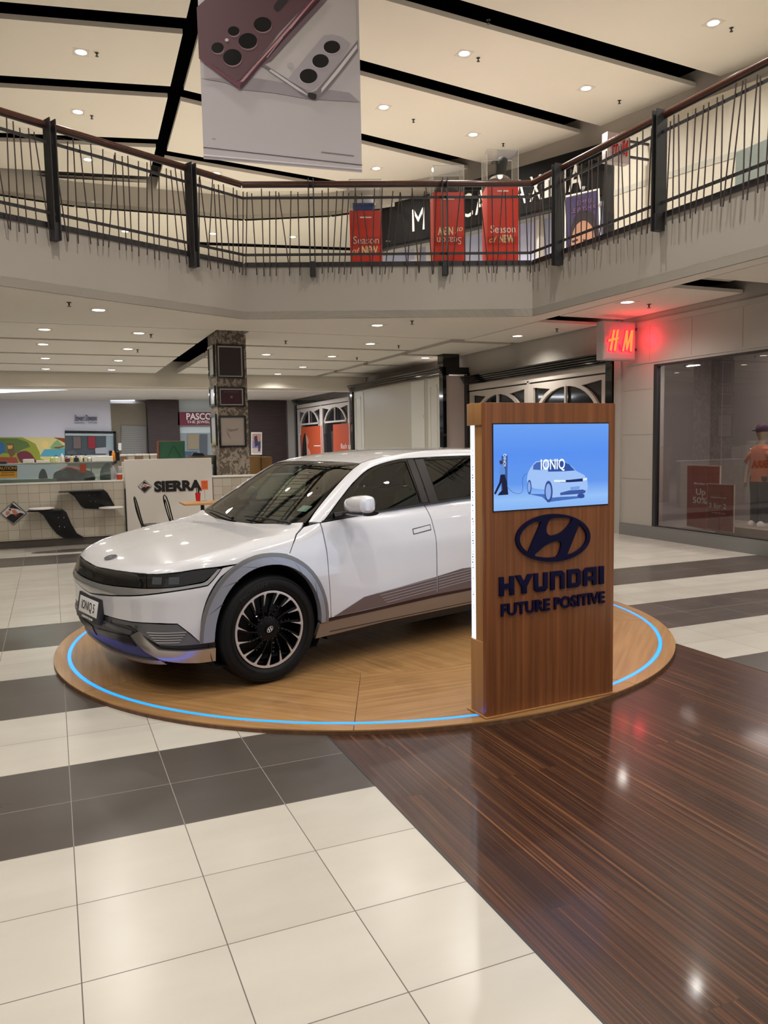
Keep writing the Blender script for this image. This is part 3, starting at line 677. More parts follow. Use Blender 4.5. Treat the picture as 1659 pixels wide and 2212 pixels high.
Y=.93
for s in (1,-1):
    P=lambda *a,**k: panel_mb(*a,side=s,**k)
    # front wheel arch trim and its faceted creases
    for wx in (0,-3.0):
        # the ring ends where the door or bumper starts
        o=archO(wx)+archI(wx,PI,0);cl=cp('wheel_arch_trim',P('side',o,off=.012,lip=.05,h=.03,gap=0),M_clad)
        bd=archO(wx)+[(x*1.0+(wx+.02-x)*.045,Y,z-(z-.355)*.045) for x,_,z in archO(wx,PI,0)]
        cp('arch_edge',P('side',bd,off=.0145,lip=.006,h=.03,gap=0.0),mat('arch_edge_grey',(120,119,118),.4,metal=.4),cl)
        for a_ in (.55,.95,1.35,1.8,2.25,2.7):
            p0=np.array([wx+.004+.405*math.cos(a_),.355+.458*math.sin(a_)]);p1=np.array([wx+.02+.455*math.cos(a_-.20),.355+.508*math.sin(a_-.20)])
            w_=np.array([.0022,.0022]);pts=[(p0[0]-.003,Y,p0[1]-.002),(p0[0]+.003,Y,p0[1]+.002),(p1[0],Y,p1[1])]
            q=P('side',pts,off=.0128,lip=.001,h=.03,gap=0);cp('crease_line',q,mat('crease_dark',(60,64,76),.5),cl)
    # front fender behind the arch up to the bonnet cut
    fr=[(-.457,Y,.375)]+[p for p in archO(0,PI*.99,PI*.60,20)]+[(-.167,Y,.872),(-.20,Y,.925),(-.25,Y,.985),(-.33,Y,1.03),(-.40,Y,1.045),(-.452,Y,1.052),(-.466,Y,.72),(-.484,Y,.375)]
    # split at the bonnet line (arch to the cut) : points ahead of x=-.167 follow the arch only
    cp('front_fender',P('side',fr),M_paint)
    # doors
    fd=[(-.486,Y,.375),(-.468,Y,.72),(-.458,Y,1.050),(-.95,Y,1.085),(-1.462,Y,1.114),(-1.482,Y,1.0),(-1.492,Y,.86),(-1.488,Y,.398)]
    d=cp('front_door',P('side',fd,h=.04),M_paint)
    hd=[(-1.278,Y,.905),(-1.455,Y,.925),(-1.455,Y,.957),(-1.278,Y,.937)]
    cp('door_handle',P('side',hd,off=.0035,lip=.012,h=.02,gap=.001),M_paint,d)
    seam=[(-1.272,Y,.899),(-1.461,Y,.919),(-1.461,Y,.963),(-1.272,Y,.943)]
    cp('handle_recess',P('side',seam,off=.0012,lip=.001,h=.02,gap=0,holes=[[(-1.277,Y,.904),(-1.456,Y,.924),(-1.456,Y,.958),(-1.277,Y,.938)]]),M_trimblk,d)
    cw=[(-.512,Y,.382),(-.775,Y,.487),(-1.484,Y,.550),(-1.484,Y,.412)]
    c1=cp('door_cladding',P('side',cw,off=.006,lip=.008,h=.03,gap=0),M_clad2,d)
    rd=[(-1.496,Y,.400),(-1.498,Y,.86),(-1.488,Y,1.0),(-1.468,Y,1.114),(-1.9,Y,1.137),(-2.62,Y,1.15),(-2.655,Y,1.0),(-2.64,Y,.78)]+[p for p in archO(-3.0,.62,.02,12)]+[(-2.50,Y,.40)]
    d2=cp('rear_door',P('side',rd,h=.04),M_paint)
    hd=[(-2.30,Y,.935),(-2.48,Y,.950),(-2.48,Y,.982),(-2.30,Y,.967)];cp('door_handle',P('side',hd,off=.0035,lip=.012,h=.02,gap=.001),M_paint,d2)
    cw=[(-1.500,Y,.412),(-1.500,Y,.553),(-1.765,Y,.583),(-2.35,Y,.575),(-2.505,Y,.50),(-2.505,Y,.42)]
    c2=cp('door_cladding',P('side',cw,off=.006,lip=.008,h=.03,gap=0),M_clad2,d2)
    for k in range(5):   # pin lines in the cladding
        z0_=.535-.022*k
        for xa,xb,c_ in ((-.90-.02*k,-1.478,c1),(-1.504,-2.2,c2)):
            za=lambda x:z0_-.045+ (.10)*(-(x+.8))/1.0*.72
            q=[(xa,Y,za(xa)),(xb,Y,za(xb)),(xb,Y,za(xb)+.004),(xa,Y,za(xa)+.004)]
            cp('pin_line',P('side',q,off=.008,lip=.002,h=.05,gap=0,hb=.08),M_louvre,c_)
    # dark strip under the doors and the sill
    ds=[(-.40,Y,.345),(-.487,Y,.352),(-1.49,Y,.388),(-2.53,Y,.40),(-2.53,Y,.445),(-1.49,Y,.412),(-.487,Y,.372),(-.40,Y,.366)]
    cp('sill_strip',P('side',ds,off=.004,lip=.01,h=.04,gap=0),mat('wine_dark_strip',(38,20,24),.3))
    sl=[(-.375,Y,.236),(-1.0,Y,.262),(-1.88,Y,.268),(-2.56,Y,.25),(-2.53,Y,.398),(-1.49,Y,.386),(-.487,Y,.350),(-.397,Y,.343)]
    so=cp('side_sill',P('side',sl,off=.0,lip=.03,h=.04,gap=0),M_sill)
    q=[(-.49,Y,.268),(-2.5,Y,.292),(-2.5,Y,.2965),(-.49,Y,.2725)];cp('sill_crease',P('side',q,off=.0015,lip=.002,h=.06,gap=0,hb=.08),M_trimblk,so)
    # rear quarter
    rq=[(-2.662,Y,1.0),(-2.628,Y,1.15),(-2.9,Y,1.16),(-3.25,Y,1.20),(-3.48,Y,1.16),(-3.60,Y,1.0),(-3.62,Y,.62),(-3.52,Y,.36)]+archO(-3.0,PI-.02,.62,24)+[(-2.645,Y,.78)]
    cp('rear_quarter',P('side',rq,h=.04),M_paint)
    # bumper corner panels and front lower parts that repeat left and right
    W='wrap'
    lamp=[(.735,.656,.799),(.68,.74,.804),(.619,.796,.81),(.55,.835,.818),(.481,.867,.826),(.358,.908,.830),(.372,.905,.81),(.413,.90,.778),(.453,.892,.749),(.528,.867,.738),(.631,.816,.726),(.69,.765,.721),(.752,.69,.720)]
    lo=cp('headlamp',P(W,lamp,off=-.002,h=.03,lip=.02),mat('headlamp_smoked',(20,20,24),.05,coat=1))
    # pixel lamp modules behind the smoked cover
    for a_ in (.30,.44):
        m=P(W,[(.2,0,0)]*3,h=.03) if False else MB()
    for (x_,y_) in ((.70,.735),(.61,.80)):
        q=[(x_,y_,.745),(x_,y_,.785)];ph=math.atan2(y_,x_+.2)
        m=panel_mb(W,[(ph-.028,.742),(ph+.028,.742),(ph+.028,.786),(ph-.028,.786)],side=s,off=.0005,lip=.001,gap=0,h=.02,is2d=True);cp('lamp_module',m,mat('lamp_pixel_grey',(70,72,78),.15),lo)
    # chin line garnish returns upward beside the lamp
    # lower insert, louvres, silver skid
    ins=[(.866,.281,.487),(.823,.549,.488),(.76,.703,.494),(.62,.833,.488),(.55,.86,.42),(.477,.88,.343),(.60,.82,.345),(.716,.742,.352),(.785,.60,.44),(.80,.54,.46),(.868,.27,.452)]
    io=cp('bumper_insert',P(W,ins,off=-.004,h=.025),mat('satin_grey_insert',(104,104,108),.4,metal=.4))
    for k in range(5):
        f=k/4;A=np.array([.77,.695,.432])*(1-f)+np.array([.735,.745,.368])*f;B_=np.array([.575,.86,.432])*(1-f)+np.array([.612,.835,.368])*f
        pa,pb=math.atan2(A[1],A[0]+.2),math.atan2(B_[1],B_[0]+.2)
        cp('louvre',panel_mb(W,[(pa,A[2]),(pb,B_[2]),(pb,B_[2]+.006),(pa,A[2]+.006)],side=s,off=.003,lip=.006,gap=0,h=.03,is2d=True),M_louvre,io)
    sk=[(.815,.549,.400),(.794,.629,.440),(.708,.739,.326),(.56,.83,.312),(.389,.886,.312),(.38,.859,.214),(.494,.841,.218),(.60,.79,.230),(.685,.716,.246),(.759,.638,.300)]
    cp('skid_plate',P(W,sk,off=.006,h=.025,lip=.03),M_silver)
    st=[(.71,.742,.330),(.56,.832,.316),(.389,.889,.314),(.389,.889,.342),(.477,.88,.343),(.60,.822,.345),(.716,.742,.352)]
    cp('bumper_black_strip',P(W,st,off=-.012,h=.03,lip=.02,gap=0),M_trimblk)
    # cabin: window surround with glass, pillars
    top=spl([(-.505,Y,1.062),(-.679,Y,1.196),(-.851,Y,1.315),(-1.051,Y,1.412),(-1.31,Y,1.464),(-1.543,Y,1.474),(-2.16,Y,1.476),(-2.7,Y,1.455),(-3.2,Y,1.385),(-3.42,Y,1.32)],5)
    bot=[(-3.30,Y,1.19),(-2.9,Y,1.165),(-2.62,Y,1.155),(-1.9,Y,1.142),(-1.468,Y,1.119),(-.95,Y,1.09),(-.47,Y,1.058)]
    gf=spl([(-.70,Y,1.10),(-.80,Y,1.225),(-.93,Y,1.325),(-1.08,Y,1.395),(-1.28,Y,1.44),(-1.405,Y,1.45)],4)+[(-1.42,Y,1.135)]
    gr=[(-1.62,Y,1.148),(-1.61,Y,1.455),(-2.1,Y,1.458),(-2.52,Y,1.445),(-2.62,Y,1.17)]
    gq=[(-2.70,Y,1.175),(-2.62,Y,1.44),(-3.05,Y,1.39),(-3.26,Y,1.31),(-3.2,Y,1.21)]
    sw=cp('window_surround',P('side',top+bot,g='cabin',holes=[gf,gr,gq],h=.035,off=.001),M_blackgloss)
    cp('front_side_glass',P('side',gf,g='cabin',off=-.006,lip=0,h=.05,gap=-.004),M_carglass,sw)
    cp('rear_side_glass',P('side',gr,g='cabin',off=-.006,lip=0,h=.05,gap=-.004),M_tint,sw)
    cp('quarter_glass',P('side',gq,g='cabin',off=-.006,lip=0,h=.05,gap=-.004),M_tint,sw)
    for xa,xb in ((-1.43,-1.50),(-1.51,-1.605)):
        cp('pillar_cover',P('side',[(xa,Y,1.125),(xb,Y,1.128),(xb+.005,Y,1.468),(xa+.005,Y,1.466)],g='cabin',off=.004,lip=.006,h=.05),M_winemat,sw)
    cp('window_sill_strip',P('side',[(-.47,Y,1.052),(-.95,Y,1.084),(-1.468,Y,1.113),(-1.9,Y,1.136),(-2.62,Y,1.150),(-2.62,Y,1.160),(-1.9,Y,1.146),(-1.468,Y,1.123),(-.95,Y,1.094),(-.48,Y,1.062)],g='cabin',off=.006,lip=.02,h=.05,gap=0),M_trimblk,sw)
    # white A pillar and roof rail
    C_='cyl'
    inner=spl([(-.385,.785,1.045),(-.50,.745,1.13),(-.66,.69,1.235),(-.85,.63,1.35),(-1.00,.60,1.425),(-1.20,.585,1.50),(-1.6,.575,1.53),(-2.2,.57,1.53),(-2.9,.55,1.51),(-3.35,.53,1.46)],5)
    yy=lambda x,z: float(SG(x,z))
    outer=spl([(p[0],yy(p[0],p[2]),p[2]) for p in [(-3.42,Y,1.325),(-3.2,Y,1.39),(-2.7,Y,1.46),(-2.16,Y,1.481),(-1.543,Y,1.479),(-1.31,Y,1.469),(-1.051,Y,1.417),(-.851,Y,1.32),(-.679,Y,1.201),(-.50,Y,1.066),(-.445,Y,1.052)]],5)
    cp('roof_rail',panel_mb(C_,inner+outer,g='cabin',z0=.75,side=s,h=.03,gap=.0025),M_paint)
    # door mirror
    mx_,my_,myd=(-.685,0,1) if s>0 else (-.83,-.115,.35)
    mr=MB();rings=[]
    for f,w_,h_,xo in ((0,.03,.03,.02),(.03,.075,.055,.0),(.09,.088,.064,.0),(.17,.085,.066,.004),(.225,.07,.058,.012),(.245,.045,.04,.018),(.25,.01,.012,.02)):
        rings.append([(mx_+xo+.0+w_*1.12*(1 if s>0 else 1.3)*math.copysign(abs(math.cos(t))**.75,math.cos(t))*(1.0 if math.cos(t)>0 else .72),s*(.865+.06+my_+f*myd),1.168+h_*math.copysign(abs(math.sin(t))**.75,math.sin(t))+.012*f*4) for t in [2*PI*k/24 for k in range(24)]])
    mr.loft(rings);mo=cp('door_mirror',mr,M_paint,smooth=True)
    q=MB();q.loft([[(mx_+.095*math.cos(t)*a_,s*(.92+my_+yo*myd),1.105+.016*math.sin(t)-zz) for t in [2*PI*k/16 for k in range(16)]] for yo,a_,zz in ((0,.6,.0),(.05,.95,-.005),(.16,1.0,-.008),(.23,.8,-.01))]);cp('mirror_base',q,M_blackgloss,mo,smooth=True)
    q=MB();q.tube([(-.60,s*.84,1.085),(mx_+.02,s*.88,1.098),(mx_,s*(.95+my_),1.105)],[.03,.022,.02],8);cp('mirror_arm',q,M_trimblk,mo,smooth=True)
# ---- panels that span the car
Cy='cyl'
def both(L): return L+[(x,-y,z) for x,y,z in reversed(L)]
# bonnet
hf=[(.832,.0,.790),(.825,.131,.790),(.797,.408,.799),(.73,.663,.803),(.619,.796,.813),(.481,.867,.829),(.353,.907,.834),(.235,.918,.838)]
ha=[(x,.92,z) for x,_,z in archO(0,1.02,1.95,16) if x<.24]+[(-.163,.923,.872),(-.20,.91,.93),(-.25,.868,.985),(-.32,.83,1.025),(-.36,.78,1.04)]
hc=[(-.30,.6,1.035),(-.235,.3,1.02),(-.215,0,1.015)]
right=spl(hf,3)+ha+hc
hood=right+[(x,-y,z) for x,y,z in reversed(right[1:-1])]
ho=cp('bonnet',panel_mb(Cy,hood,h=.04,gap=.002,z0=.30),M_paint)
# emblem on the bonnet
def on_body(x,y,g='body'):
    p=solve3('cyl',np.array([[x,0.0]]),FNS[g])[0] if False else None
def logo_shapes():
    outer=circ(0,0,1,.64,40)
    top=[(-.02,.50),(.50,.53),(.47,.42),(.34,.24),(.12,.08),(-.12,.03),(-.20,.13),(-.16,.32)]
    bot=[(-.50,-.53),(-.36,-.28),(-.16,-.10),(.08,-.05),(.20,-.12),(.17,-.32),(.04,-.50),(-.30,-.56)]
    lf=[(-.36,.48),(-.62,.38),(-.82,.18),(-.88,-.02),(-.84,-.22),(-.70,-.40),(-.62,-.34),(-.50,-.02)]
    rt=[(.36,-.48),(.62,-.38),(.82,-.18),(.88,.02),(.84,.22),(.70,.40),(.62,.34),(.50,.02)]
    return outer,[spl(q,4,True) for q in (top,bot,lf,rt)]
lo_,lh_=logo_shapes()
P0=solve3('cyl',np.array([[.730,-.0]]),G,1,.30)[0];N0=Vector(grad(G,np.array([P0]))[0]);Yv=Vector((0,-1,0));Xv=N0.cross(Yv).normalized();
em=MB();em.plate([(p[0]*.066,p[1]*.066) for p in lo_],[[(q[0]*.066,q[1]*.066) for q in h_] for h_ in lh_],Vector(P0)+N0*.001,-Yv,-Xv,N0*.006);cp('bonnet_emblem',em,mat('emblem_silver',(140,140,144),.25,metal=.8),ho)
# smoked band across the nose
bu=[(.735,.656,.799),(.797,.408,.797),(.826,.131,.788),(.830,0,.787)];bl=[(.874,0,.698),(.865,.235,.700),(.812,.548,.714),(.752,.69,.718)]
bb=spl(bu,4)+[(x,-y,z) for x,y,z in reversed(spl(bu,4)[:-1])];bt=[(x,-y,z) for x,y,z in reversed(spl(bl,4))][:-1]+spl(bl,4)
cp('grille_band',panel_mb('wrap',bb+bt,h=.03,off=-.002),M_band)
# silver garnish under band and lamps
up=spl([(.874,0,.695),(.865,.235,.697),(.812,.548,.711),(.748,.70,.716),(.631,.816,.723),(.528,.867,.735),(.453,.892,.746),(.41,.90,.780),(.366,.907,.822)],3)
dn=spl([(.340,.911,.822),(.39,.905,.765),(.425,.899,.732),(.448,.896,.722),(.566,.855,.709),(.66,.804,.698),(.781,.674,.676),(.857,.439,.649),(.883,.16,.620),(.885,0,.610)],3)
gh=up+dn;full=gh+[(x,-y,z) for x,y,z in reversed(gh)][1:-1]
g_=cp('nose_garnish',panel_mb('wrap',full,h=.025,off=.001),mat('gloss_silver_garnish',(184,184,186),.10,metal=.7,coat=1))
# white bumper skin
bu=[(x,y,z-.004) for x,y,z in reversed(dn)];# from centre to the lamp tip
ed=[(.345,.91,.824)]
arcF=[(x,.89,z) for x,_,z in archO(0,.88,.02,16)]
lowb=[(.479,.88,.347),(.55,.86,.424),(.622,.833,.492),(.70,.77,.498),(.76,.703,.498),(.823,.549,.492),(.866,.281,.489),(.87,0,.486)]
hb_=bu+[(.330,.912,.826),(.25,.918,.834)]+arcF+lowb
full=hb_+[(x,-y,z) for x,y,z in reversed(hb_)][1:-1]
bp_=cp('front_bumper',panel_mb('wrap',full,h=.03),M_paint)
# centre lower bumper: dark beam with openings
cl=[(.87,0,.483),(.866,.281,.483),(.80,.545,.456),(.785,.61,.437)]
cc=cl+[(.818,.549,.397),(.759,.638,.297),(.69,.716,.24),(.75,.5,.228),(.79,.25,.218),(.80,0,.215)]
full=cc+[(x,-y,z) for x,y,z in reversed(cc)][1:-1]
lb=cp('lower_bumper',panel_mb('wrap',full,h=.03,off=-.004),M_darkgrey)
for s in (1,-1):
    q=[(.865,.045*s,.365),(.82,.52*s,.395),(.79,.575*s,.325),(.84,.045*s,.292)]
    cp('lower_grille',panel_mb('wrap',q,off=.001,h=.03,lip=.01),mat('grille_black',(22,22,26),.3),lb)
beam=[(.87,0,.455),(.868,.28,.448),(.80,.545,.432),(.79,.58,.425),(.815,.54,.402),(.868,.25,.42),(.872,0,.422)]
cp('bumper_beam',panel_mb('wrap',beam+[(x,-y,z) for x,y,z in reversed(beam)][1:-1],off=.010,lip=.02,h=.03),mat('beam_satin_grey',(92,92,96),.35,metal=.4),lb)
lip_=[(.80,.0,.222),(.79,.25,.226),(.75,.5,.235),(.69,.712,.25),(.66,.74,.225),(.74,.5,.205),(.79,0,.20)]
cp('chin_lip',panel_mb('wrap',lip_+[(x,-y,z) for x,y,z in reversed(lip_)][1:-1],off=.012,lip=.06,h=.03,gap=0),M_silver,lb)
for y_ in (.30,-.30,.62): 
    m=MB();p_=solve3('wrap',np.array([[math.atan2(y_,.82+.2),.462]]),G)[0];n_=grad(G,np.array([p_]))[0];m.lathe([(0,.003),(.010,.003),(.011,0)],p_,n_,n=14);cp('parking_sensor',m,M_darkgrey,lb,smooth=True)
# number plate and its holder
PN=Vector((.985,0,.17)).normalized();PC=Vector((.900,-.005,.505));PX=Vector((0,-1,0));PY=PN.cross(-PX)*1.0;PY=Vector((-.17,0,.985)).normalized();PX=Vector((0,1,0))
m=MB();o_=[(-.225,-.085),(.225,-.085),(.232,-.02),(.225,.088),(-.225,.088),(-.232,-.02)];m.plate(o_,[],PC-PN*.03,PX,PY,PN*.03);ph=cp('plate_holder',m,mat('plate_holder_dark',(44,44,50),.35),bp_,bevel=.003)
m=MB();m.prism([(-.184,-.045),(.184,-.045),(.184,.065),(-.184,.065)],PC,PX,PY,PN*.004);pl_=cp('number_plate',m,mat('plate_white',(226,224,224),.4),ph,bevel=.001)
cp('plate_lettering',text_mb('IONIQ 5',PC+PN*.0042+PX*0+PY*-.018,PX,PY,.062,.0012,width=.265,align='C',bold=.006),mat('ink_black',(20,20,24),.5),pl_)
cp('holder_lettering',text_mb('HYUNDAI NEW ZEALAND',PC+PN*.0005-PY*.076,PX,PY,.016,.001,width=.22,align='C'),M_txtwhite,ph)
# windscreen, frit, roof
gi=spl([(-.375,.785,1.045),(-.50,.738,1.13),(-.66,.683,1.235),(-.85,.623,1.35),(-1.00,.592,1.425)],5)
wb=[(-.215,0,1.012),(-.24,.3,1.018),(-.30,.6,1.032),(-.345,.74,1.04)]
wt=[(-1.005,.58,1.43),(-.985,.35,1.455),(-.975,0,1.462)]
ws=wb+gi+wt;full=ws+[(x,-y,z) for x,y,z in reversed(ws)][1:-1]
inn=[(-.265,0,1.04),(-.29,.3,1.045),(-.35,.6,1.055),(-.42,.70,1.075),(-.52,.68,1.14),(-.66,.632,1.235),(-.84,.582,1.345),(-.94,.55,1.405),(-.93,.35,1.43),(-.92,0,1.437)]
inn=inn+[(x,-y,z) for x,y,z in reversed(inn)][1:-1]
wso=cp('windscreen',panel_mb(Cy,inn,g='cabin',z0=.75,off=-.002,lip=0,h=.045,gap=-.003),M_carglass)
cp('windscreen_border',panel_mb(Cy,full,g='cabin',z0=.75,holes=[inn],h=.035,gap=.002),M_blackgloss,wso)
rf=[(-.985,0,1.465),(-.995,.35,1.458),(-1.012,.583,1.435)]+spl([(-1.05,.588,1.455),(-1.20,.578,1.50),(-1.6,.568,1.53),(-2.2,.563,1.53),(-2.9,.543,1.51),(-3.33,.523,1.46)],4)+[(-3.38,.3,1.46),(-3.40,0,1.465)]
cp('roof',panel_mb(Cy,rf+[(x,-y,z) for x,y,z in reversed(rf)][1:-1],g='cabin',z0=.75,h=.05,gap=.003),M_paint)
# roof fin
m=MB();m.loft([[(-2.98+x*(1-f)+.09*f*-1,y*(1-f*.85),1.535+.075*f) for x,y in circ(0,0,.10,.035,14)] for f in (0,.3,.6,.85,1)]);m.v=[(v[0]+(.0),v[1],v[2]) for v in m.v];cp('roof_aerial_fin',m,M_blackgloss,smooth=True)
# tail: hatch, rear glass, lamps, bumper
hl=[(-.62,.62),(.62,.62),(.70,.80),(.70,1.04),(.62,1.10),(-.62,1.10),(-.70,1.04),(-.70,.80)]
cp('tailgate',panel_mb('rear',[(0,y,z) for y,z in hl],h=.05),M_paint)
cp('rear_bumper',panel_mb('rear',[(0,y,z) for y,z in [(-.74,.32),(.74,.32),(.80,.45),(.80,.60),(-.80,.60),(-.80,.45)]],h=.05),M_clad)
for s in(1,-1): cp('tail_lamp',panel_mb('rear',[(0,y*s,z) for y,z in [(.34,.84),(.82,.84),(.82,.98),(.34,.98)]],off=.006,h=.05),mat('tail_lamp_red',(120,14,18),.15))
cp('rear_glass',panel_mb('rear',[(0,y,z) for y,z in [(-.58,1.14),(.58,1.14),(.48,1.36),(-.48,1.36)]],g='cabin',h=.05,lip=.02),M_band)
m=MB();m.prism([(-3.38,1.475),(-3.62,1.435),(-3.63,1.42),(-3.38,1.44)],(0,-.52,0),(1,0,0),(0,0,1),(0,1.04,0));cp('roof_spoiler',m,M_paint,bevel=.006)
# scuttle and wipers
sc=[(-.212,0,1.012),(-.30,.6,1.03),(-.355,.78,1.04),(-.40,.80,1.05),(-.33,.6,1.045),(-.245,0,1.03)]
m=MB()
for s in (-1,1):
    m.add([(-.19,0,.985),(-.28,.6*s,1.0),(-.35,.8*s,1.01),(-.42,.8*s,1.02),(-.36,.6*s,1.01),(-.28,0,.995)],[(0,1,4,5),(1,2,3,4)])
cp('scuttle_panel',m,M_trimblk)
for ya,yb in ((.70,.10),(-.02,-.66)):
    p=[]
    for f in (0,.08,.3,.6,1):
        y_=ya+(yb-ya)*f;xx=-.245-.10*(abs(y_)/.8)**2-.035*f;z_=1.0+(xx+.205+.085*(y_/.8)**2)/-1.62+.016+.012*math.sin(PI*f);p.append((xx+.01,y_,z_))
    m=MB();m.tube(p,[.013,.010,.007,.006,.004],8);cp('wiper',m,M_trimblk,smooth=True)
# ---- wheels
M_alu=mat('machined_alloy',(206,200,198),.34,metal=.55);M_wblk=mat('wheel_black',(7,7,8),.4,spec=.25)
def wheel(wx,s):
    O=Vector((wx,s*.80,.3685));A=(0,s,0)
    w=bpy.data.objects.new('wheel',None);COL.objects.link(w);w.parent=car;OFFS[w.name]=Vector((0,0,0));w['label']='black wheel with bright swirl-edged rim'
    t=MB();prof=[(.262,-.10),(.285,-.118),(.330,-.125),(.352,-.115),(.3655,-.09),(.3685,-.04),(.3685,.04),(.3655,.09),(.356,.112),(.335,.125),(.310,.128),(.288,.122),(.272,.112),(.263,.100)]
    t.lathe(prof,O,A,n=72);ty=cp('tyre',t,M_rubber,w,smooth=True)
    g=MB()
    for r,h in ((.345,.1215),(.300,.129),(.291,.1265)): g.lathe([(r-.0018,h),(r,h+.0022),(r+.0018,h)],O,A,n=72)
    cp('sidewall_ring',g,M_rubber,ty)
    X=Vector((-s,0,0));Yx=Zu
    tx=text_mb('MICHELIN',O+Vector((0,s*.1285,0)),Vector((-s,0,0)) if s>0 else Vector((1,0,0)),Zu,.026,.0012,width=.21,align='C',curve=.304)
    # turn the word round the tyre to the upper front
    rm=Matrix.Rotation(math.radians(24)*(1 if s>0 else -1),3,'Y');tx.v=[tuple(rm@(Vector(v)-O)+O) for v in tx.v];cp('tyre_lettering',tx,mat('raised_rubber',(44,44,48),.5),ty)
    b_=MB();b_.lathe([(.262,-.09),(.250,-.06),(.246,.06),(.250,.10),(.262,.104)],O,A,n=64);b_.lathe([(0,.01),(.10,.012),(.246,-.02)],O,A,n=48);rm_=cp('rim',b_,M_wblk,w,smooth=True)
    X=Vector((1,0,0));Y2=Zu;N=Vector((0,s,0))
    # bright outer ring with fifteen inward swirl spikes
    poly=[];n=15;R0,R1=.262,.247
    inner=[]
    for k in range(n):
        a=2*PI*k/n
        inner+=[(r__*math.cos(-(a+t__)),r__*math.sin(-(a+t__))) for r__,t__ in ((R1,0),(R1,.15),(.2415,.195),(.170,.340),(.239,.255),(R1,.285))]
    sg=1
    r_=MB();r_.plate(circ(0,0,R0,n=90),[[(p[0],p[1]) for p in inner]],O+N*.100,X,Y2,N*.012);cp('rim_ring',r_,M_alu,w,bevel=.0015)
    # black blades behind
    bl=MB()
    for k in range(n):
        a=-(2*PI*k/n+.28)
        pts=[(.245,a+.03),(.245,a-.045),(.15,a-.17),(.085,a-.32),(.085,a-.20),(.15,a-.10)]
        bl.prism([(r*math.cos(t_),r*math.sin(t_)) for r,t_ in pts],O+N*.070,X,Y2,N*.028)
    bl.lathe([(0,.098),(.05,.098),(.088,.088),(.10,.06),(.10,.02)],O,A,n=45);cp('wheel_blades',bl,M_wblk,w,bevel=.002)
    fac=MB();rnd=random.Random(3)
    for k in range(15):
        for r in (.075,.105,.135,.160):
            a=2*PI*k/15+r*2.2+.1*(k%2);z_=.0985 if r<.11 else .099
            c=Vector((r*math.cos(a),r*math.sin(a)));q=.0055+.002*((k*7+int(r*100))%3)
            a2=a*2+k;fac.add([O+X*(c.x+q*math.cos(a2+2.1*j))+Y2*(c.y+q*math.sin(a2+2.1*j))+N*z_ for j in range(3)]+[O+X*c.x+Y2*c.y+N*(z_+.005)],[(0,1,3),(1,2,3),(2,0,3)])
    cp('wheel_facets',fac,mat('facet_dark_gloss',(64,66,74),.08,metal=.6),w)
    cap=MB();cap.lathe([(.030,.099),(.030,.106),(.0,.108)],O,A,n=28);cc_=cp('hub_cap',cap,M_wblk,w,smooth=True)
    cap=MB();sc_=.026;cap.plate([(p[0]*sc_,p[1]*sc_) for p in lo_],[[(q[0]*sc_,q[1]*sc_) for q in h_] for h_ in lh_],O+N*.1085,X*(-s),Y2,N*.002)
    Rm=Matrix.Rotation(math.radians(38)*s,3,'Y');cap.v=[tuple(Rm@(Vector(v)-O)+O) for v in cap.v];cp('cap_emblem',cap,mat('cap_silver',(196,196,198),.4),cc_)
    return w
for wx in (0,-3.0):
    for s in (1,-1): wheel(wx,s)
for wx in (0,-3.0):
    m=MB();m.tube([(wx,-.62,.36),(wx,.62,.36)],.04,10);cp('axle',m,M_trimblk)
m=MB();m.box((.30,.44,.12),(.34,.50,.26));m.box((.36,.5,.14),(.37,.56,.24));cp('undertray_bracket',m,M_darkgrey)
# ---- interior
m=MB();m.loft([[(-.30,y,.98),(-.42,y,1.03),(-.72,y,1.01),(-.86,y,.96),(-.88,y,.80),(-.5,y,.75)] for y in (-.74,-.6,0,.6,.74)]);cp('dashboard',m,M_dash,bevel=.012)
m=MB();m.box((-.70,-.60,1.00),(-.72,.10,1.115));cp('twin_screen_display',m,mat('display_frame_grey',(92,94,94),.3),bevel=.004)
m=MB();c=Vector((-1.0,-.38,.98));ax=Vector((-.9,0,.42)).normalized();u_=Vector((0,1,0));v_=ax.cross(u_)
m.tube([c+u_*math.cos(t)*.185+v_*math.sin(t)*.175 for t in [2*PI*k/32 for k in range(32)]],.014,8,closed=True);m.fbox(c-u_*.17-v_*.03-ax*.01,u_*.34,v_*.06,ax*.02);m.tube([c,c-ax*.25],.03,8);cp('steering_wheel',m,mat('dark_grey_leather',(58,60,60),.5),smooth=True)
def seat(x,y):
    w=bpy.data.objects.new('seat',None);COL.objects.link(w);w.parent=car;OFFS[w.name]=Vector((0,0,0))
    m=MB();m.box((x-.02,y-.25,.48),(x+.50,y+.25,.62));cp('cushion',m,M_seat,w,bevel=.05)
    m=MB();m.loft([[(x+.02-.20*f+.05*(1-abs(q))*0,y+q*.25*(1-.12*f),.60+f*.60) for q in (-1,-.6,.6,1)]+[(x-.10-.20*f,y+q*.22*(1-.12*f),.60+f*.60) for q in (.9,-.9)] for f in (0,.25,.5,.75,1)]);cp('backrest',m,M_seat,w,bevel=.03)
    m=MB();m.sphere((x-.22,y,1.30),(.065,.135,.10),20);cp('headrest',m,mat('pale_headrest',(176,178,176),.8),w,smooth=True)
    m=MB();m.tube([(x-.2,y-.05,1.18),(x-.21,y-.05,1.26)],.008,6);m.tube([(x-.2,y+.05,1.18),(x-.21,y+.05,1.26)],.008,6);cp('headrest_post',m,M_chrome,w)
for x,y in ((-1.55,.38),(-1.55,-.38),(-2.5,.38),(-2.5,-.38)): seat(x,y)
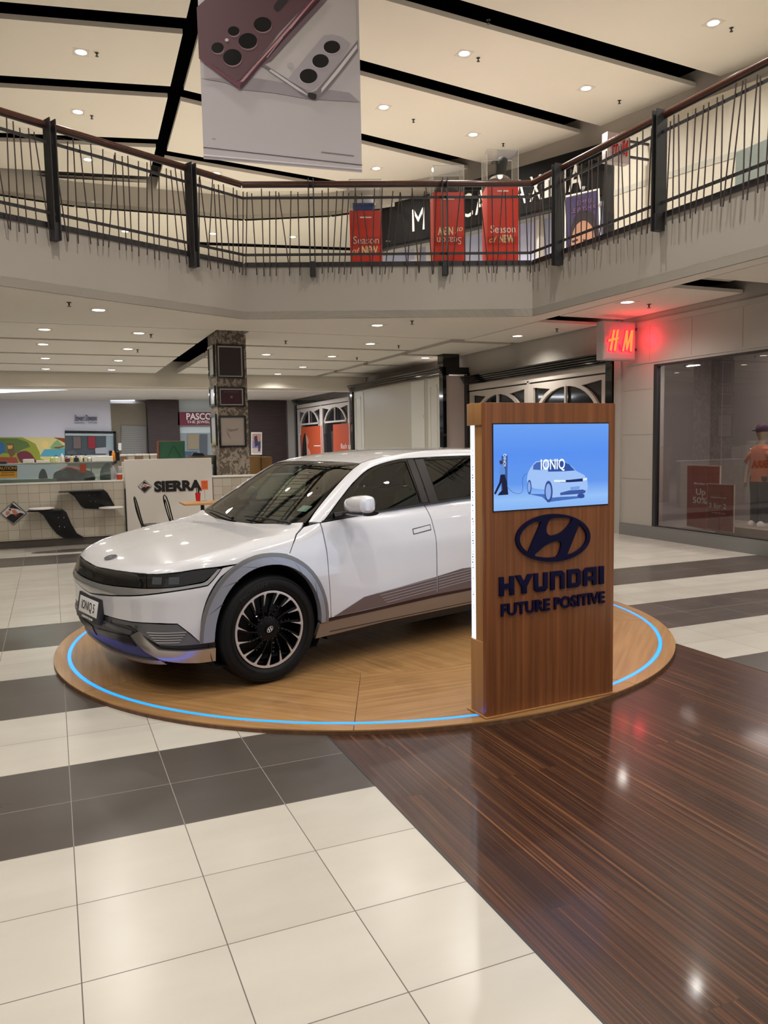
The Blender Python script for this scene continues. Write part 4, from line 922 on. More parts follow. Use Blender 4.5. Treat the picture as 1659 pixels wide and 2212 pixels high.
m=MB();m.tube([(-1.56,.70,1.1),(-1.57,.64,1.42)],.03,8);m.tube([(-1.56,-.70,1.1),(-1.57,-.64,1.42)],.03,8);cp('inner_pillar',m,M_seat,smooth=True)
m=MB();m.box((-3.3,-.5,1.425),(-1.05,.5,1.44));cp('headliner',m,mat('headliner_grey',(120,120,118),.9))
m=MB();m.box((-2.9,-.80,.50),(-.9,.80,.52));cp('cabin_floor',m,M_dash)
m=MB();m.box((-2.8,.79,.5),(-.6,.82,1.06));m.box((-2.8,-.82,.5),(-.6,-.79,1.06));cp('door_lining',m,M_dash)
m=MB();P1=Vector((-.50,.55,1.12));u1=Vector((0,1,0));v1=Vector((-.80,0,.48)).normalized();m.fbox(P1-u1*.06+Vector((0,0,-.01)),u1*.12,v1*.07,Vector((0,0,.002)));cp('licence_label',m,mat('sticker_pale',(206,222,214),.5))
m=MB();m.sphere((-.86,0,1.345),(.02,.12,.035),14);cp('rear_view_mirror',m,M_trimblk,smooth=True)
# ================================================================== LAMPS
def downlight(x,y,H,hi,label,r=.075,on=True):
    root=thing('recessed_downlight',label,'ceiling light',(x,y,H),group='upper ceiling downlights' if hi else 'ground floor ceiling downlights')
    m=MB();m.plate([(-.13,-.13),(.13,-.13),(.13,.13),(-.13,.13)],[circ(0,0,.105,n=20)],(x,y,H-.004),(1,0,0),(0,1,0),(0,0,.006));part('frame',m,M_white,root)
    m=MB();m.lathe([(.105,-.002),(.085,.0)],(x,y,H),(0,0,1),n=20);part('reflector',m,M_lampring,root)
    m=MB();m.lathe([(0,-.003),(r,-.003),(r+.012,-.001)],(x,y,H),(0,0,1),n=20);part('lamp',m,M_lamp,root)
    if on:
        ld=bpy.data.lights.new('downlight_bulb','SPOT');ld.energy=LAMP_HI*8 if hi else LAMP_LO*8;ld.color=(1,.95,.88);ld.spot_size=math.radians(150);ld.spot_blend=1;ld.shadow_soft_size=.06
        lo=bpy.data.objects.new('bulb',ld);COL.objects.link(lo);lo.parent=root;lo.location=(0,0,-.03)
    return root
HI=[((175,113),'on the left nearest the top left corner'),((168,242),'left, just above the sloping handrail'),((190,345),'left, seen through the top of the left railing'),((1003,116),'right of the hanging banner, upper one near the top'),((1266,191),'right side, below the widest dark slot'),((829,232),'just right of the hanging banner'),((1022,291),'above the acrylic display cases'),((1541,50),'in the top right corner'),((813,364),'low, right under the banner corner'),((467,375),'low, left of the banner bottom corner')]
for (px,py),lab in HI:
    q=fz(px,py,H2);downlight(q.x,q.y,H2,True,'lit downlight in the upper ceiling, '+lab)
LO=[((213,670),'alone in the plain soffit at left'),((815,703),'alone in the plain soffit at centre'),((96,712),'leftmost in the nearest panel row'),((300,720),'left of the pillar in the nearest panel row'),((93,744),'leftmost in the second panel row'),((276,754),'second panel row, left of the pillar'),((800,743),'nearest panel row right of the pillar'),((98,774),'leftmost in the third panel row'),((256,779),'third panel row, left of the pillar'),((575,766),'second panel row, just right of the pillar'),((717,770),'second panel row, farther right of the pillar'),((99,797),'leftmost in the farthest panel row'),((241,799),'farthest panel row, left of the pillar'),((654,793),'third panel row right of the pillar'),((600,808),'farthest panel row right of the pillar'),((1355,653),'beside the glowing red hanging sign')]
for (px,py),lab in LO:
    q=fz(px,py,H1);downlight(q.x,q.y,H1,False,'lit round downlight in the lower ceiling, '+lab)
for (px,py),lab in (((270,500),'left, far walkway ceiling seen through the railing'),((460,505),'middle, far walkway ceiling left of the thin post'),((632,512),'far walkway ceiling just left of the thin post')):
    q=fz(px,py,7.615);downlight(q.x,q.y,7.615,True,'small lit downlight '+lab,on=True)
k=0
for x in (-4.2,.9,6.0,10.6):       # the rest of the atrium's grid, overhead and behind
    for y in (-4.5,-1.5,1.8,5.0,8.3):
        if x>9 and y>7: continue
        downlight(x,y,H2,True,'lit downlight of the atrium ceiling grid, overhead')
for x,y in ((-4,14.5),(-4,19),(8.3,6.6),(8.3,3),(8.3,13),(8.3,17)): downlight(x,y,H1,False,'lit downlight of the lower ceiling grid, beyond the frame')
# ================================================================== ROUND DISPLAY PLATFORM
PCX,PCY,PR=2.509,6.388,2.570
M_deck=ramp_mat('oiled_bamboo_deck',[(0,(128,94,58)),(.42,(152,114,72)),(.58,(164,125,80)),(1,(184,146,98))],(30,1.1,1),rough=.33,detail=5,coat=.15)
M_deckedge=ramp_mat('laminated_board_edge',[(0,(70,46,32)),(.5,(96,66,46)),(1,(128,92,64))],(26,26,2),rough=.6,detail=4)
plat=thing('display_platform','low round timber platform with a glowing blue rim under the white car','platform',(PCX,PCY,0))
C0=Vector((PCX,PCY,0));RT_=1.49
m=MB();m.lathe([(0,0),(PR,0),(PR,.022),(PR-.006,.0225),(0,.0225)],C0,n=160);part('base_board',m,M_deckedge,plat,smooth=True,autosm=30)
led=MB();led.lathe([(2.446,.0235),(2.446,.0312),(2.472,.0312),(2.472,.0235)],C0,n=160)
M_led=mat('blue_led_strip',(40,120,255),.3,emit=(12,104,255),es=3.0)
part('led_strip',led,M_led,plat)
for k in range(8):
    a0=math.radians(-113.4+45*k);a1=a0+math.radians(45);mid=(a0+a1)/2
    m=MB();n=24;vs=[]
    for (ra,rb) in ((RT_+.003,2.444),(2.474,PR)):
        g=.0012
        ring=[(ra,a0+g/ra)]+[(rb,a0+g+(a1-a0-2*g)*i/n) for i in range(n+1)]+[(ra,a0+g/ra+(a1-a0-2*g/ra)*i/n) for i in range(n,0,-1)]
        poly=[(r*math.cos(t-mid),r*math.sin(t-mid)) for r,t in ring];m.prism(poly,(0,0,.0225),(1,0,0),(0,1,0),(0,0,.0075))
    # every board is laid in its own direction: object turned about the centre, grain along its chord
    OFFS['_']=Vector((0,0,0));o=build('deck_panel',m,M_deck2 if 'M_deck2' in globals() else M_deck,None);o.parent=plat;o.rotation_euler=(0,0,mid)
m=MB();m.lathe([(0,.0225),(RT_,.0225),(RT_,.030),(0,.030)],(0,0,0),n=96);o=build('turntable_disc',m,M_deck,None);o.parent=plat;o.rotation_euler=(0,0,.27)
# ================================================================== KIOSK WITH SCREEN
KL=Vector((2.251,3.863,.0325));KR=Vector((3.203,3.919,.0325));KX=(KR-KL).normalized();KN=Vector((KX.y,-KX.x,0));KW=(KR-KL).length;KH=1.82;KD=.255
M_kwood=ramp_mat('vertical_bamboo_veneer',[(0,(92,54,32)),(.4,(116,70,40)),(.55,(130,79,46)),(.75,(146,92,55)),(1,(160,106,66))],(42,42,1.1),rough=.36,detail=5,coat=.1)
M_kwood2=ramp_mat('light_bamboo_side',[(0,(150,106,62)),(.5,(170,124,76)),(1,(188,144,94))],(30,30,1.0),rough=.4,detail=4)
kio=thing('display_kiosk','tall bamboo kiosk with a bright blue screen and navy raised logo','kiosk',KL+KX*KW/2-KN*KD/2)
def kp(x,y,z): return KL+KX*x-KN*y+Zu*z
def krd(x0,x1,d0,d1,rad,n=6):
    "plan outline, rounded at the back corners"
    p=[(x0,d0),(x1,d0)]
    p+=[(x1-rad+rad*math.cos(t),d1-rad+rad*math.sin(t)) for t in [PI/2*i/n for i in range(n+1)]]
    p+=[(x0+rad-rad*math.sin(t),d1-rad+rad*math.cos(t)) for t in [PI/2*i/n for i in range(n+1)]]
    return p
m=MB();m.prism(krd(.010,KW-.010,.03,.128,.01),KL,KX,-KN,Zu*KH);part('body',m,M_kwood2,kio,bevel=.003)
m=MB();m.prism([(0,0),(KW,0),(KW,.032),(0,.032)],KL,KX,-KN,Zu*KH);part('front_panel',m,M_kwood,kio,bevel=.002)
m=MB();m.prism(krd(-.004,KW+.004,.033,.245,.09),KL+Zu*(KH-.125),KX,-KN,Zu*.125);part('top_cap',m,M_kwood2,kio,bevel=.003)
m=MB();m.prism(krd(.002,KW-.002,.033,.215,.07),KL,KX,-KN,Zu*.44);part('base_block',m,M_kwood2,kio,bevel=.003)
M_light=mat('lit_acrylic',(240,246,255),.3,emit=(196,224,255),es=1.6)
m=MB();m.prism(krd(.012,KW-.012,.129,.208,.055),KL+Zu*.441,KX,-KN,Zu*(KH-.125-.442));lp=part('light_panel',m,M_light,kio,smooth=True)
rr=random.Random(4)
for z in np.arange(.62,1.56,.016):
    if rr.random()<.72: L_=rr.uniform(.012,.05);m=MB();m.fbox(kp(.0115,.14+rr.uniform(0,.006),z),-KX*.0008,-KN*L_*.3,Zu*.007);part('print_line',m,mat('print_grey_blue',(96,120,140),.5),lp)
# screen: bezel, picture
S0=(.055,1.205);S1=(.897,1.697)
m=MB();m.fbox(kp(S0[0]-.006,.0,S0[1]-.006),KX*(S1[0]-S0[0]+.012),KN*.003,Zu*(S1[1]-S0[1]+.012));bz=part('screen_bezel',m,M_black,kio)
def screen_mat():
    m=bpy.data.materials.new('lit_screen_backdrop');m.use_nodes=True;nt=m.node_tree;b=nt.nodes['Principled BSDF'];L=nt.links.new
    tc=nt.nodes.new('ShaderNodeTexCoord');gr=nt.nodes.new('ShaderNodeSeparateXYZ');L(tc.outputs['Generated'],gr.inputs[0]);cr=nt.nodes.new('ShaderNodeValToRGB');e=cr.color_ramp.elements
    e[0].position=.0;e[0].color=rgb(132,178,242);e[1].position=1;e[1].color=rgb(104,158,240)
    for p_,c_ in ((.12,(146,190,246)),(.3,(96,150,236)),(.65,(84,142,238))): q=e.new(p_);q.color=rgb(*c_)
    L(gr.outputs[2],cr.inputs[0]);L(cr.outputs[0],b.inputs['Emission Color']);b.inputs['Emission Strength'].default_value=1.0;b.inputs['Base Color'].default_value=(.01,.01,.02,1);b.inputs['Roughness'].default_value=.15;MATS[m.name]=m;return m
m=MB();m.fbox(kp(S0[0],.0,S0[1]),KX*(S1[0]-S0[0]),KN*.006,Zu*(S1[1]-S0[1]));scr=part('screen',m,screen_mat(),kio)
KO=kp(0,0,0)+KN*.0
def kpix(x,y): return pv((KL.x,KL.y),(KR.x,KR.y),x,y)
def pic(name,pxs,col,layer,es=1.0):
    m=MB();pts=[kpix(*p)+KN*(.006+.0004*layer) for p in pxs];flat(m,pts,KN,.0003);return part(name,m,mat('screen_'+name,(5,5,8),.2,emit=col,es=es),scr)
Z=lambda L:[(1000+a*.3255,860+b*.3255) for a,b in L]
pic('charger',Z([(252,383),(292,380),(290,620),(250,625)]),(58,88,150),1)
pic('man_legs',Z([(245,505),(270,500),(288,560),(296,640),(225,645),(240,625),(258,610),(252,560),(212,640),(202,632),(236,560)]),(22,26,58),3)
pic('man_shirt',Z([(240,440),(258,438),(274,470),(276,505),(244,508),(228,492),(240,478)]),(92,140,214),4)
pic('man_head',Z([(236,418),(248,411),(258,420),(256,438),(242,440)]),(60,52,92),4)
pts=[kpix(*p)+KN*.008 for p in Z([(292,592),(320,620),(350,632),(380,628),(392,600),(390,550),(398,515),(425,498)])];m=MB();m.tube(spl([tuple(p) for p in pts],5),.0012,5);part('charging_cable',m,mat('screen_cable',(5,5,8),.3,emit=(38,70,140),es=1),scr)
pic('car_shadow',Z([(425,635),(520,655),(560,690),(700,672),(800,660),(800,640)]),(70,110,186),1)
pic('car_body',Z([(425,500),(440,470),(460,440),(480,420),(540,410),(620,408),(665,418),(715,450),(745,482),(800,510),(820,545),(824,590),(815,630),(760,650),(640,655),(590,660),(560,620),(530,605),(470,600),(425,575),(420,540)]),(160,194,246),2)
pic('car_windscreen',Z([(560,420),(655,418),(700,440),(738,480),(660,486),(560,488)]),(42,80,158),3)
pic('car_side_glass',Z([(462,446),(484,426),(535,418),(538,450),(520,478),(460,474)]),(66,104,182),3)
pic('car_band',Z([(640,544),(700,542),(790,532),(790,552),(700,558),(640,558)]),(22,40,98),4)
pic('car_lamp',Z([(598,542),(676,543),(676,556),(600,556)]),(226,240,255),5);pic('car_lamp',Z([(790,533),(818,528),(818,542),(790,548)]),(226,240,255),5)
pic('car_bumper_opening',Z([(640,628),(700,612),(790,606),(812,615),(800,632),(700,640),(640,644)]),(58,88,160),4)
pic('car_plate',Z([(708,590),(768,583),(768,604),(708,610)]),(120,158,226),5)
for cx,cy,rx,ry in ((563,620,27,72),(436,590,14,48),(778,648,24,16)):
    pic('car_tyre',Z(circ(cx,cy,rx,ry,22)),(48,76,146),3)
    if rx>13 and cy<640: pic('car_rim',Z(circ(cx-2,cy,rx*.66,ry*.74,22)),(140,172,232),5)
def ktext(name,s,px0,px1,ybase,h,matl,depth=.004,bold=0,off=.006,par=None,sheer=0):
    a=kpix(px0,ybase[0]);b=kpix(px1,ybase[1]);w_=(b-a).length
    o=text_mb(s,Vector((a.x,a.y,(a.z+b.z)/2))+KN*off,KX,Zu,h,depth,width=w_,bold=bold);return part(name,o,matl,par or kio)
ktext('screen_word','IONIQ',1166,1218,(1014,1013),.062,mat('screen_white',(5,5,8),.3,emit=(238,246,255),es=1.1),.0004,bold=.012,off=.0095,par=scr)
o=text_mb('IONIQ',kpix(1091,1007)+KN*.0088,Zu,-KX,.018,.0003,width=.07);part('charger_word',o,mat('screen_white',(5,5,8),.3,emit=(238,246,255),es=1.1),scr)
# navy logo and lettering
M_navy=mat('gloss_navy_acrylic',(5,7,50),.45,spec=.25)
z4=lambda L:[(1000+a*.3255,860+b*.3255) for a,b in L]
def kxy(p): q=kpix(*p);return ((q-KL).dot(KX),q.z-KL.z)
def eproj(L): return [kxy(p) for p in z4(L)]
cx,cy=590,926
outer=eproj([(cx+246*math.cos(t)*1.0,cy+158*math.sin(t)-.04*246*math.cos(t)) for t in [2*PI*k/72 for k in range(72)]])
ell=lambda t,a=222,b=133:(cx+a*math.cos(t),cy+b*math.sin(t)-.04*a*math.cos(t))
def ellseg(t0,t1,n=14): return [ell(t0+(t1-t0)*i/n) for i in range(n+1)]
top=[(575,800),(640,792),(712,798),(708,818),(685,852),(650,885),(612,904),(572,911),(548,892),(545,860),(555,828)]
bot=[(468,1044),(492,1014),(535,978),(585,953),(628,946),(643,962),(640,992),(626,1030),(606,1052),(545,1057)]
left=[(512,817)]+[ell(t) for t in np.linspace(PI+.98,PI*.77,16)]+[(424,1024)]
right=[(766,828)]+[ell(t) for t in np.linspace(-.72,.98,16)]+[(682,1036)]
m=MB();m.plate(outer,[eproj(spl(top,4,True)),eproj(spl(bot,4,True)),eproj(left),eproj(right)],KL+KN*.001,KX,Zu,KN*.014);part('raised_emblem',m,M_navy,kio)
# HYUNDAI in squared letters, drawn from the photo's letter boxes
def gl(ch):
    T=.30
    if ch=='H': return [[(0,0),(T,0),(T,.36),(1-T,.36),(1-T,0),(1,0),(1,1),(1-T,1),(1-T,.62),(T,.62),(T,1),(0,1)]],[]
    if ch=='Y': return [[(.34,0),(.64,0),(.64,.36),(1,1),(.70,1),(.49,.62),(.28,1),(-.02,1),(.34,.36)]],[]
    if ch=='U': return [[(.18,0),(.82,0),(1,.16),(1,1),(1-T,1),(1-T,.26),(T,.26),(T,1),(0,1),(0,.16)]],[]
    if ch=='N': return [[(0,0),(T,0),(T,.74),(1-T,.74),(1-T,0),(1,0),(1,.84),(.82,1),(0,1)]],[]
    if ch=='D': return [[(0,0),(.80,0),(1,.18),(1,.84),(.82,1),(0,1)]],[[(T,.24),(1-T,.24),(1-T,.76),(T,.76)]]
    if ch=='A': return [[(0,0),(T,0),(T,.28),(1-T,.28),(1-T,0),(1,0),(1,1),(.2,1),(0,.84)]],[[(T,.50),(1-T,.50),(1-T,.76),(T,.76)]]
    if ch=='I': return [[(0,0),(1,0),(1,1),(0,1)]],[]
boxes=[('H',236,334),('Y',345,458),('U',466,556),('N',575,668),('D',687,776),('A',792,880),('I',898,928)]
ZB=np.mean([kxy(z4([(a,1316-(a-236)*.125)])[0])[1] for _,a,b in boxes]);ZT=np.mean([kxy(z4([(a,1190-(a-236)*.115)])[0])[1] for _,a,b in boxes])
for ch,a,b in boxes:
    x0=kxy(z4([(a,1250)])[0])[0];x1=kxy(z4([(b,1250)])[0])[0]
    yb=1316-(a-236)*.125;yt=1190-(a-236)*.115
    zb=kxy(z4([(a,yb)])[0])[1];zt=kxy(z4([(a,yt)])[0])[1];zb=ZB;zt=ZT
    outs,hs=gl(ch);f=lambda p:(x0+(x1-x0)*p[0],zb+(zt-zb)*p[1]);m=MB();m.plate([f(p) for p in outs[0]],[[f(p) for p in h] for h in hs],KL+KN*.001,KX,Zu,KN*.012);part('raised_letter',m,M_navy,kio,bevel=.0012)
ktext('raised_slogan','FUTURE POSITIVE',1081,1304,(1331,1300),.071,M_navy,.012,bold=.022,off=.001)
m=MB();m.prism(krd(-.012,KW+.012,-.012,.225,.05),KL+Zu*.0005,KX,-KN,Zu*.006);part('plinth',m,M_kwood2,kio)
# ================================================================== UPSTAIRS BALUSTRADE
GL=glass_mat('balustrade_glass',(252,253,252),.0,.985,fk=.35)
def balustrade(label,A,B,posts,seed,cut=None):
    A=Vector((A[0],A[1],0));B=Vector((B[0],B[1],0));u=(B-A).normalized();n=Vector((u.y,-u.x,0));A=A+u*.02;B=B-u*.02;L=(B-A).length   # n towards the atrium
    root=thing('balustrade',label,'railing',(A+B)/2+Zu*4.1,group='railing runs along the upper balcony')
    O=lambda s,o,z:A+u*s+n*o+Zu*z
    m=MB();m.tube([O(0,.02,5.66),O(L,.02,5.66)],.040,12);part('handrail',m,M_rail,root,smooth=True)
    m=MB();m.fbox(O(0,.015,5.60),u*L,n*.012,Zu*.03);part('handrail_bracket_strip',m,M_steel,root)
    m=MB();m.fbox(O(0,.055,5.415),u*L,n*.012,Zu*.040);part('upper_bar',m,M_steel,root)
    m=MB();m.fbox(O(0,.055,4.555),u*L,n*.012,Zu*.040);part('lower_bar',m,M_steel,root)
    m=MB();m.fbox(O(0,.0,4.40),u*L,n*.02,Zu*.07);part('base_channel',m,M_steel,root)
    m=MB();m.fbox(O(0,-.01,4.46),u*L,n*.01,Zu*1.10);part('glass_panel',m,GL,root)
    rr=random.Random(seed);s=.05
    while s<L-.03:
        if all(abs(s-p)>.07 for p in posts):
            lean=rr.choice([0,0,.012,-.015,.045,-.05,.07,-.075,.02,-.03]);zt=5.53+rr.uniform(-.03,.05);zb=4.27+rr.uniform(-.03,.03)
            m=MB();m.tube([O(s+lean,.075,zb),O(s-lean,.075,zt)],.0085,6);part('rod',m,M_rod,root,smooth=True)
        s+=rr.uniform(.085,.135)
    for p in posts:
        m=MB();m.fbox(O(p-.045,-.02,4.24),u*.014,n*.17,Zu*1.47);m.fbox(O(p+.031,-.02,4.24),u*.014,n*.17,Zu*1.47);m.fbox(O(p-.035,.02,4.24),u*.07,n*.10,Zu*.22);m.fbox(O(p-.04,.0,5.60),u*.08,n*.02,Zu*.10);part('post',m,M_steel,root)
    return root
def dist2(a,b): return math.hypot(a[0]-b[0],a[1]-b[1])
def at_px(A,B,x,y=480): q=pv(A,B,x,y);return dist2((q.x,q.y),A)
balustrade('left run of the rod and glass balustrade, descending to the first corner',FA[0],FA[2],[at_px(FA[1],FA[2],109)+dist2(FA[0],FA[1]),at_px(FA[1],FA[2],407)+dist2(FA[0],FA[1])],3)
balustrade('middle run of the balustrade, level, in front of the three red plinths',FA[2],FA[3],[at_px(FA[2],FA[3],671),at_px(FA[2],FA[3],957)],5)
balustrade('right run of the balustrade rising to the top right corner of the picture',FA[3],(FA[3][0]+(FA[4][0]-FA[3][0])*1.5,FA[3][1]+(FA[4][1]-FA[3][1])*1.5),[at_px(FA[3],FA[4],1211),at_px(FA[3],FA[4],1428),4.95],8)
# ================================================================== UPSTAIRS SHOPS
F2=[(8.0,20.3),(8.41,19.12),(9.03,18.09),(9.40,17.04),(10.05,15.73),(10.48,14.8),(10.98,13.72)]
def runband(mb,P,z0,z1,off,th):
    for a,b in zip(P,P[1:]):
        A=Vector((a[0],a[1],z0));B=Vector((b[0],b[1],z0));u=(B-A).normalized();n=Vector((u.y,-u.x,0));
        if n.x>0: n=-n
        mb.fbox(A+n*off,B-A,n*th,Zu*(z1-z0))
m=MB();runband(m,F2,6.68,7.72,.0,.12);sg=solo('shop_sign_band',m,mat('sign_black',(10,10,11),.65,spec=.2),'curved black shop fascia with large white letters behind the upstairs railing','sign')
m=MB();runband(m,F2,4.46,6.64,-.5,.05);struct('wall_upstairs_shop',m,mat('glowing_lilac_wall',(178,180,202),.6,emit=(170,172,200),es=.12))  # faint glow put into the wall material, no lamp behind it
m=MB();runband(m,F2,6.60,6.69,-.02,.10);struct('trim_9',m,mat('dark_bulkhead_edge',(40,42,44),.4))
# uprights inside the beauty shop
for k,px in enumerate((880,905,1028,1045,1145,1190)):
    A_,B_=(F2[1],F2[2]) if px<930 else ((F2[3],F2[4]) if px<1100 else (F2[4],F2[5]))
    q=pv(A_,B_,px,520);m=MB();m.box((q.x+.25,q.y,4.46),(q.x+.37,q.y+.12,6.6));solo('display_upright',m,M_white,'white display upright in the upstairs beauty shop, '+['far left one','second from left','left of the tall red plinth','just right of the tall red plinth gap','right of the tall red plinth','beside the wide dark post'][k],'shop fitting',group='white uprights in the upstairs shop')
# letters along the band by arc length
def arcpt(P,s):
    for a,b in zip(P,P[1:]):
        d=dist2(a,b)
        if s<=d: return (a[0]+(b[0]-a[0])*s/d,a[1]+(b[1]-a[1])*s/d),((b[0]-a[0])/d,(b[1]-a[1])/d)
        s-=d
    return P[-1],((b[0]-a[0])/d,(b[1]-a[1])/d)
def s_of(px):
    lo,hi=0.3,7.6
    for _ in range(30):
        mm=(lo+hi)/2;(x_,y_),_u=arcpt(F2,mm)
        if px_of((x_,y_,7.2))[0]<px: lo=mm
        else: hi=mm
    return lo
s0,s1=s_of(893),s_of(1272)
adv=dict(M=.62,E=.44,C=.58,A=.56,X=.52,I=.22);adv[' ']=.36
word='MECCA MAXIMA';tot=sum(adv[c] for c in word);s=s0
LPX=dict(zip([0,1,2,3,4,6,7,8,9,10,11],[910,948,983,1015,1046,1092,1130,1164,1189,1213,1250]))
for ci,c in enumerate(word):
    w_=adv[c]*(s1-s0)/tot
    if c!=' ': s=s_of(LPX[ci])-w_/2
    if c!=' ':
        (x,y),(ux,uy)=arcpt(F2,s+w_/2);U=Vector((ux,uy,0));n=Vector((uy,-ux,0));n=-n if n.x>0 else n
        m=text_mb(c,Vector((x,y,6.90))+n*.122,U,Zu,.56,.02,width=w_*.74,align='C');part('raised_letter',m,M_txtwhite,sg) if False else None
        o=build('raised_letter',m,M_txtwhite,None);o.parent=sg;o.matrix_parent_inverse=sg.matrix_world.inverted() if False else Matrix.Translation(-sg.location)
    s+=w_
# black end pillar, poster, plain store wall
m=MB();m.box((10.86,13.38,4.46),(11.2,13.72,7.74));struct('wall_upstairs_pillar',m,M_black)
m=MB();W2=[(10.90,13.38),(11.27,11.65),(11.66,10.33),(12.1,8.3),(12.4,3)]
runband(m,W2,4.46,7.75,0,.05);struct('wall_upstairs_right',m,mat('upstairs_store_cream',(196,188,174),.6))
m=MB();runband(m,W2,6.55,6.66,.05,.012);struct('trim_10',m,mat('pale_seam_grey',(176,172,162),.5))
m=MB();a=pv(W2[2],W2[3],1606,400);m.box((a.x-.2,a.y-2.2,4.46),(a.x-.1,a.y,6.6));struct('window_6',m,mat('grey_green_glass',(120,128,124),.15))
# poster of a face
PA1,PA2=(10.43,14.55),(10.90,13.72)
pq=lambda x,y:pv(PA1,PA2,x,y)
po=thing('beauty_poster','purple beauty poster with a forehead and dark hair, behind the right railing','poster',(10.67,14.1,5.2))
n_=Vector((-(PA2[1]-PA1[1]),PA2[0]-PA1[0],0)).normalized();n_=-n_ if n_.x>0 else n_
def po_part(name,px,mt,l,th=.004): m=MB();flat(m,[pq(*p)+n_*(.05+l*.005) for p in px],n_,th);return part(name,m,mt,po)
po_part('frame',[(1222,424),(1297,408),(1302,565),(1222,580)],M_txtwhite,0)
po_part('backdrop',[(1225,428),(1294,412),(1298,563),(1225,577)],mat('poster_purple',(62,54,92),.5),1)
po_part('hair',[(1232,560),(1234,500),(1243,470),(1262,452),(1285,462),(1294,490),(1296,560)],mat('poster_hair',(42,32,38),.6),2)
po_part('face',spl([(1236,565),(1238,515),(1248,488),(1265,478),(1281,490),(1287,515),(1284,565)],4),mat('poster_skin',(176,128,104),.6),3)
po_part('brow',[(1238,522),(1250,517),(1252,520),(1240,526)],mat('poster_hair',(42,32,38),.6),4);po_part('brow',[(1262,518),(1278,520),(1278,524),(1262,522)],mat('poster_hair',(42,32,38),.6),4)
U2=Vector((PA2[0]-PA1[0],PA2[1]-PA1[1],0)).normalized()
for t_,px,py,h in (('EMMA',1250,446,.10),('LEWISHAM',1236,463,.10)):
    o=text_mb(t_,pq(px,py)+n_*.075,U2,Zu,h,.004);part('poster_word',o,mat('poster_mauve_ink',(118,84,112),.5),po)
# upstairs hanging sign
def hm_sign(label,x0,x1,y,z0,z1,lit,wallx):
    r=thing('hanging_sign',label,'sign',((x0+x1)/2,y,z0));W_,H_=x1-x0,z1-z0
    m=MB();m.box((x0,y,z0),(x1,y+.16,z1));part('sign_box',m,mat('sign_box_grey',(176,166,164),.45),r,bevel=.006)
    f=MB();f.box((x0+.02,y-.006,z0+.02),(x1-.02,y+.0,z1-.02));part('sign_face',f,mat('sign_face_grey',(186,170,170),.4),r)
    for zz in (z0+.16*H_/.6,z1-.12*H_/.6): m=MB();m.box((x1,y+.05,zz),(wallx,y+.09,zz+.04));part('wall_bracket',m,M_steel,r)
    # brush-stroke letters
    Hs=[[(.10,.02),(.22,.03),(.47,.98),(.34,.98)],[(.40,.0),(.52,.04),(.72,1.0),(.60,.98)],[(.0,.42),(.70,.56),(.74,.66),(.04,.54)]]
    Ms=[[(1.0,.0),(1.10,.02),(1.36,.98),(1.26,.98)],[(1.26,.98),(1.38,.98),(1.36,.10),(1.27,.06)],[(1.27,.06),(1.37,.10),(1.72,1.0),(1.62,1.0)],[(1.60,.98),(1.76,1.0),(1.66,.0),(1.54,.04)]]
    A_=[(.80,.06),(.86,.04),(.92,.14),(.86,.30),(.78,.32),(.75,.24)]
    sc=W_*.76/1.76;hh=H_*.56;ox=x0+W_*.12;oz=z0+H_*.22
    ml=mat('neon_letter_red' if lit else 'red_letter',(200,24,32),.4,emit=(255,96,40) if lit else None,es=3.0)
    mh=mat('neon_halo_red',(200,10,30),.4,emit=(255,12,34),es=7)
    m=MB();hb=MB()
    for q in Hs+Ms:
        pts=[(ox+sc*a,oz+hh*b) for a,b in q];m.prism(pts,(0,y-.045,0),(1,0,0),(0,0,1),(0,.012,0))
        cx_=sum(p[0] for p in pts)/len(pts);cz_=sum(p[1] for p in pts)/len(pts);hb.prism([(cx_+(a-cx_)*1.12+.004*(1 if a>cx_ else -1),cz_+(b-cz_)*1.05) for a,b in pts],(0,y-.033,0),(1,0,0),(0,0,1),(0,.028,0))
    part('letters',m,ml,r)
    if lit: part('letter_glow_rim',hb,mh,r)
    a=MB();a.prism([(ox+sc*p,oz+hh*q) for p,q in A_],(0,y-.04,0),(1,0,0),(0,0,1),(0,.012,0));part('ampersand',a,mh if lit else ml,r)
    if lit:
        for yy in (y-.30,y+.5):
            ld=bpy.data.lights.new('sign_fill_light','POINT');ld.energy=5.5;ld.color=(1,.02,.06);ld.shadow_soft_size=.10;lo=bpy.data.objects.new('sign_fill_light',ld);COL.objects.link(lo);lo.parent=r;lo.location=(W_*.36,yy-y,H_/2)  # added red point lights, no tubes, that cast the sign's glow on the wall
    return r
hm_sign('square grey hanging sign with glowing red brush letters on the store wall',8.21,8.86,10.36,2.89,3.50,True,XW)
hm_sign('unlit grey hanging sign with red brush letters, upstairs behind the right railing',9.98,10.5,12.5,6.86,7.4,False,11.02)
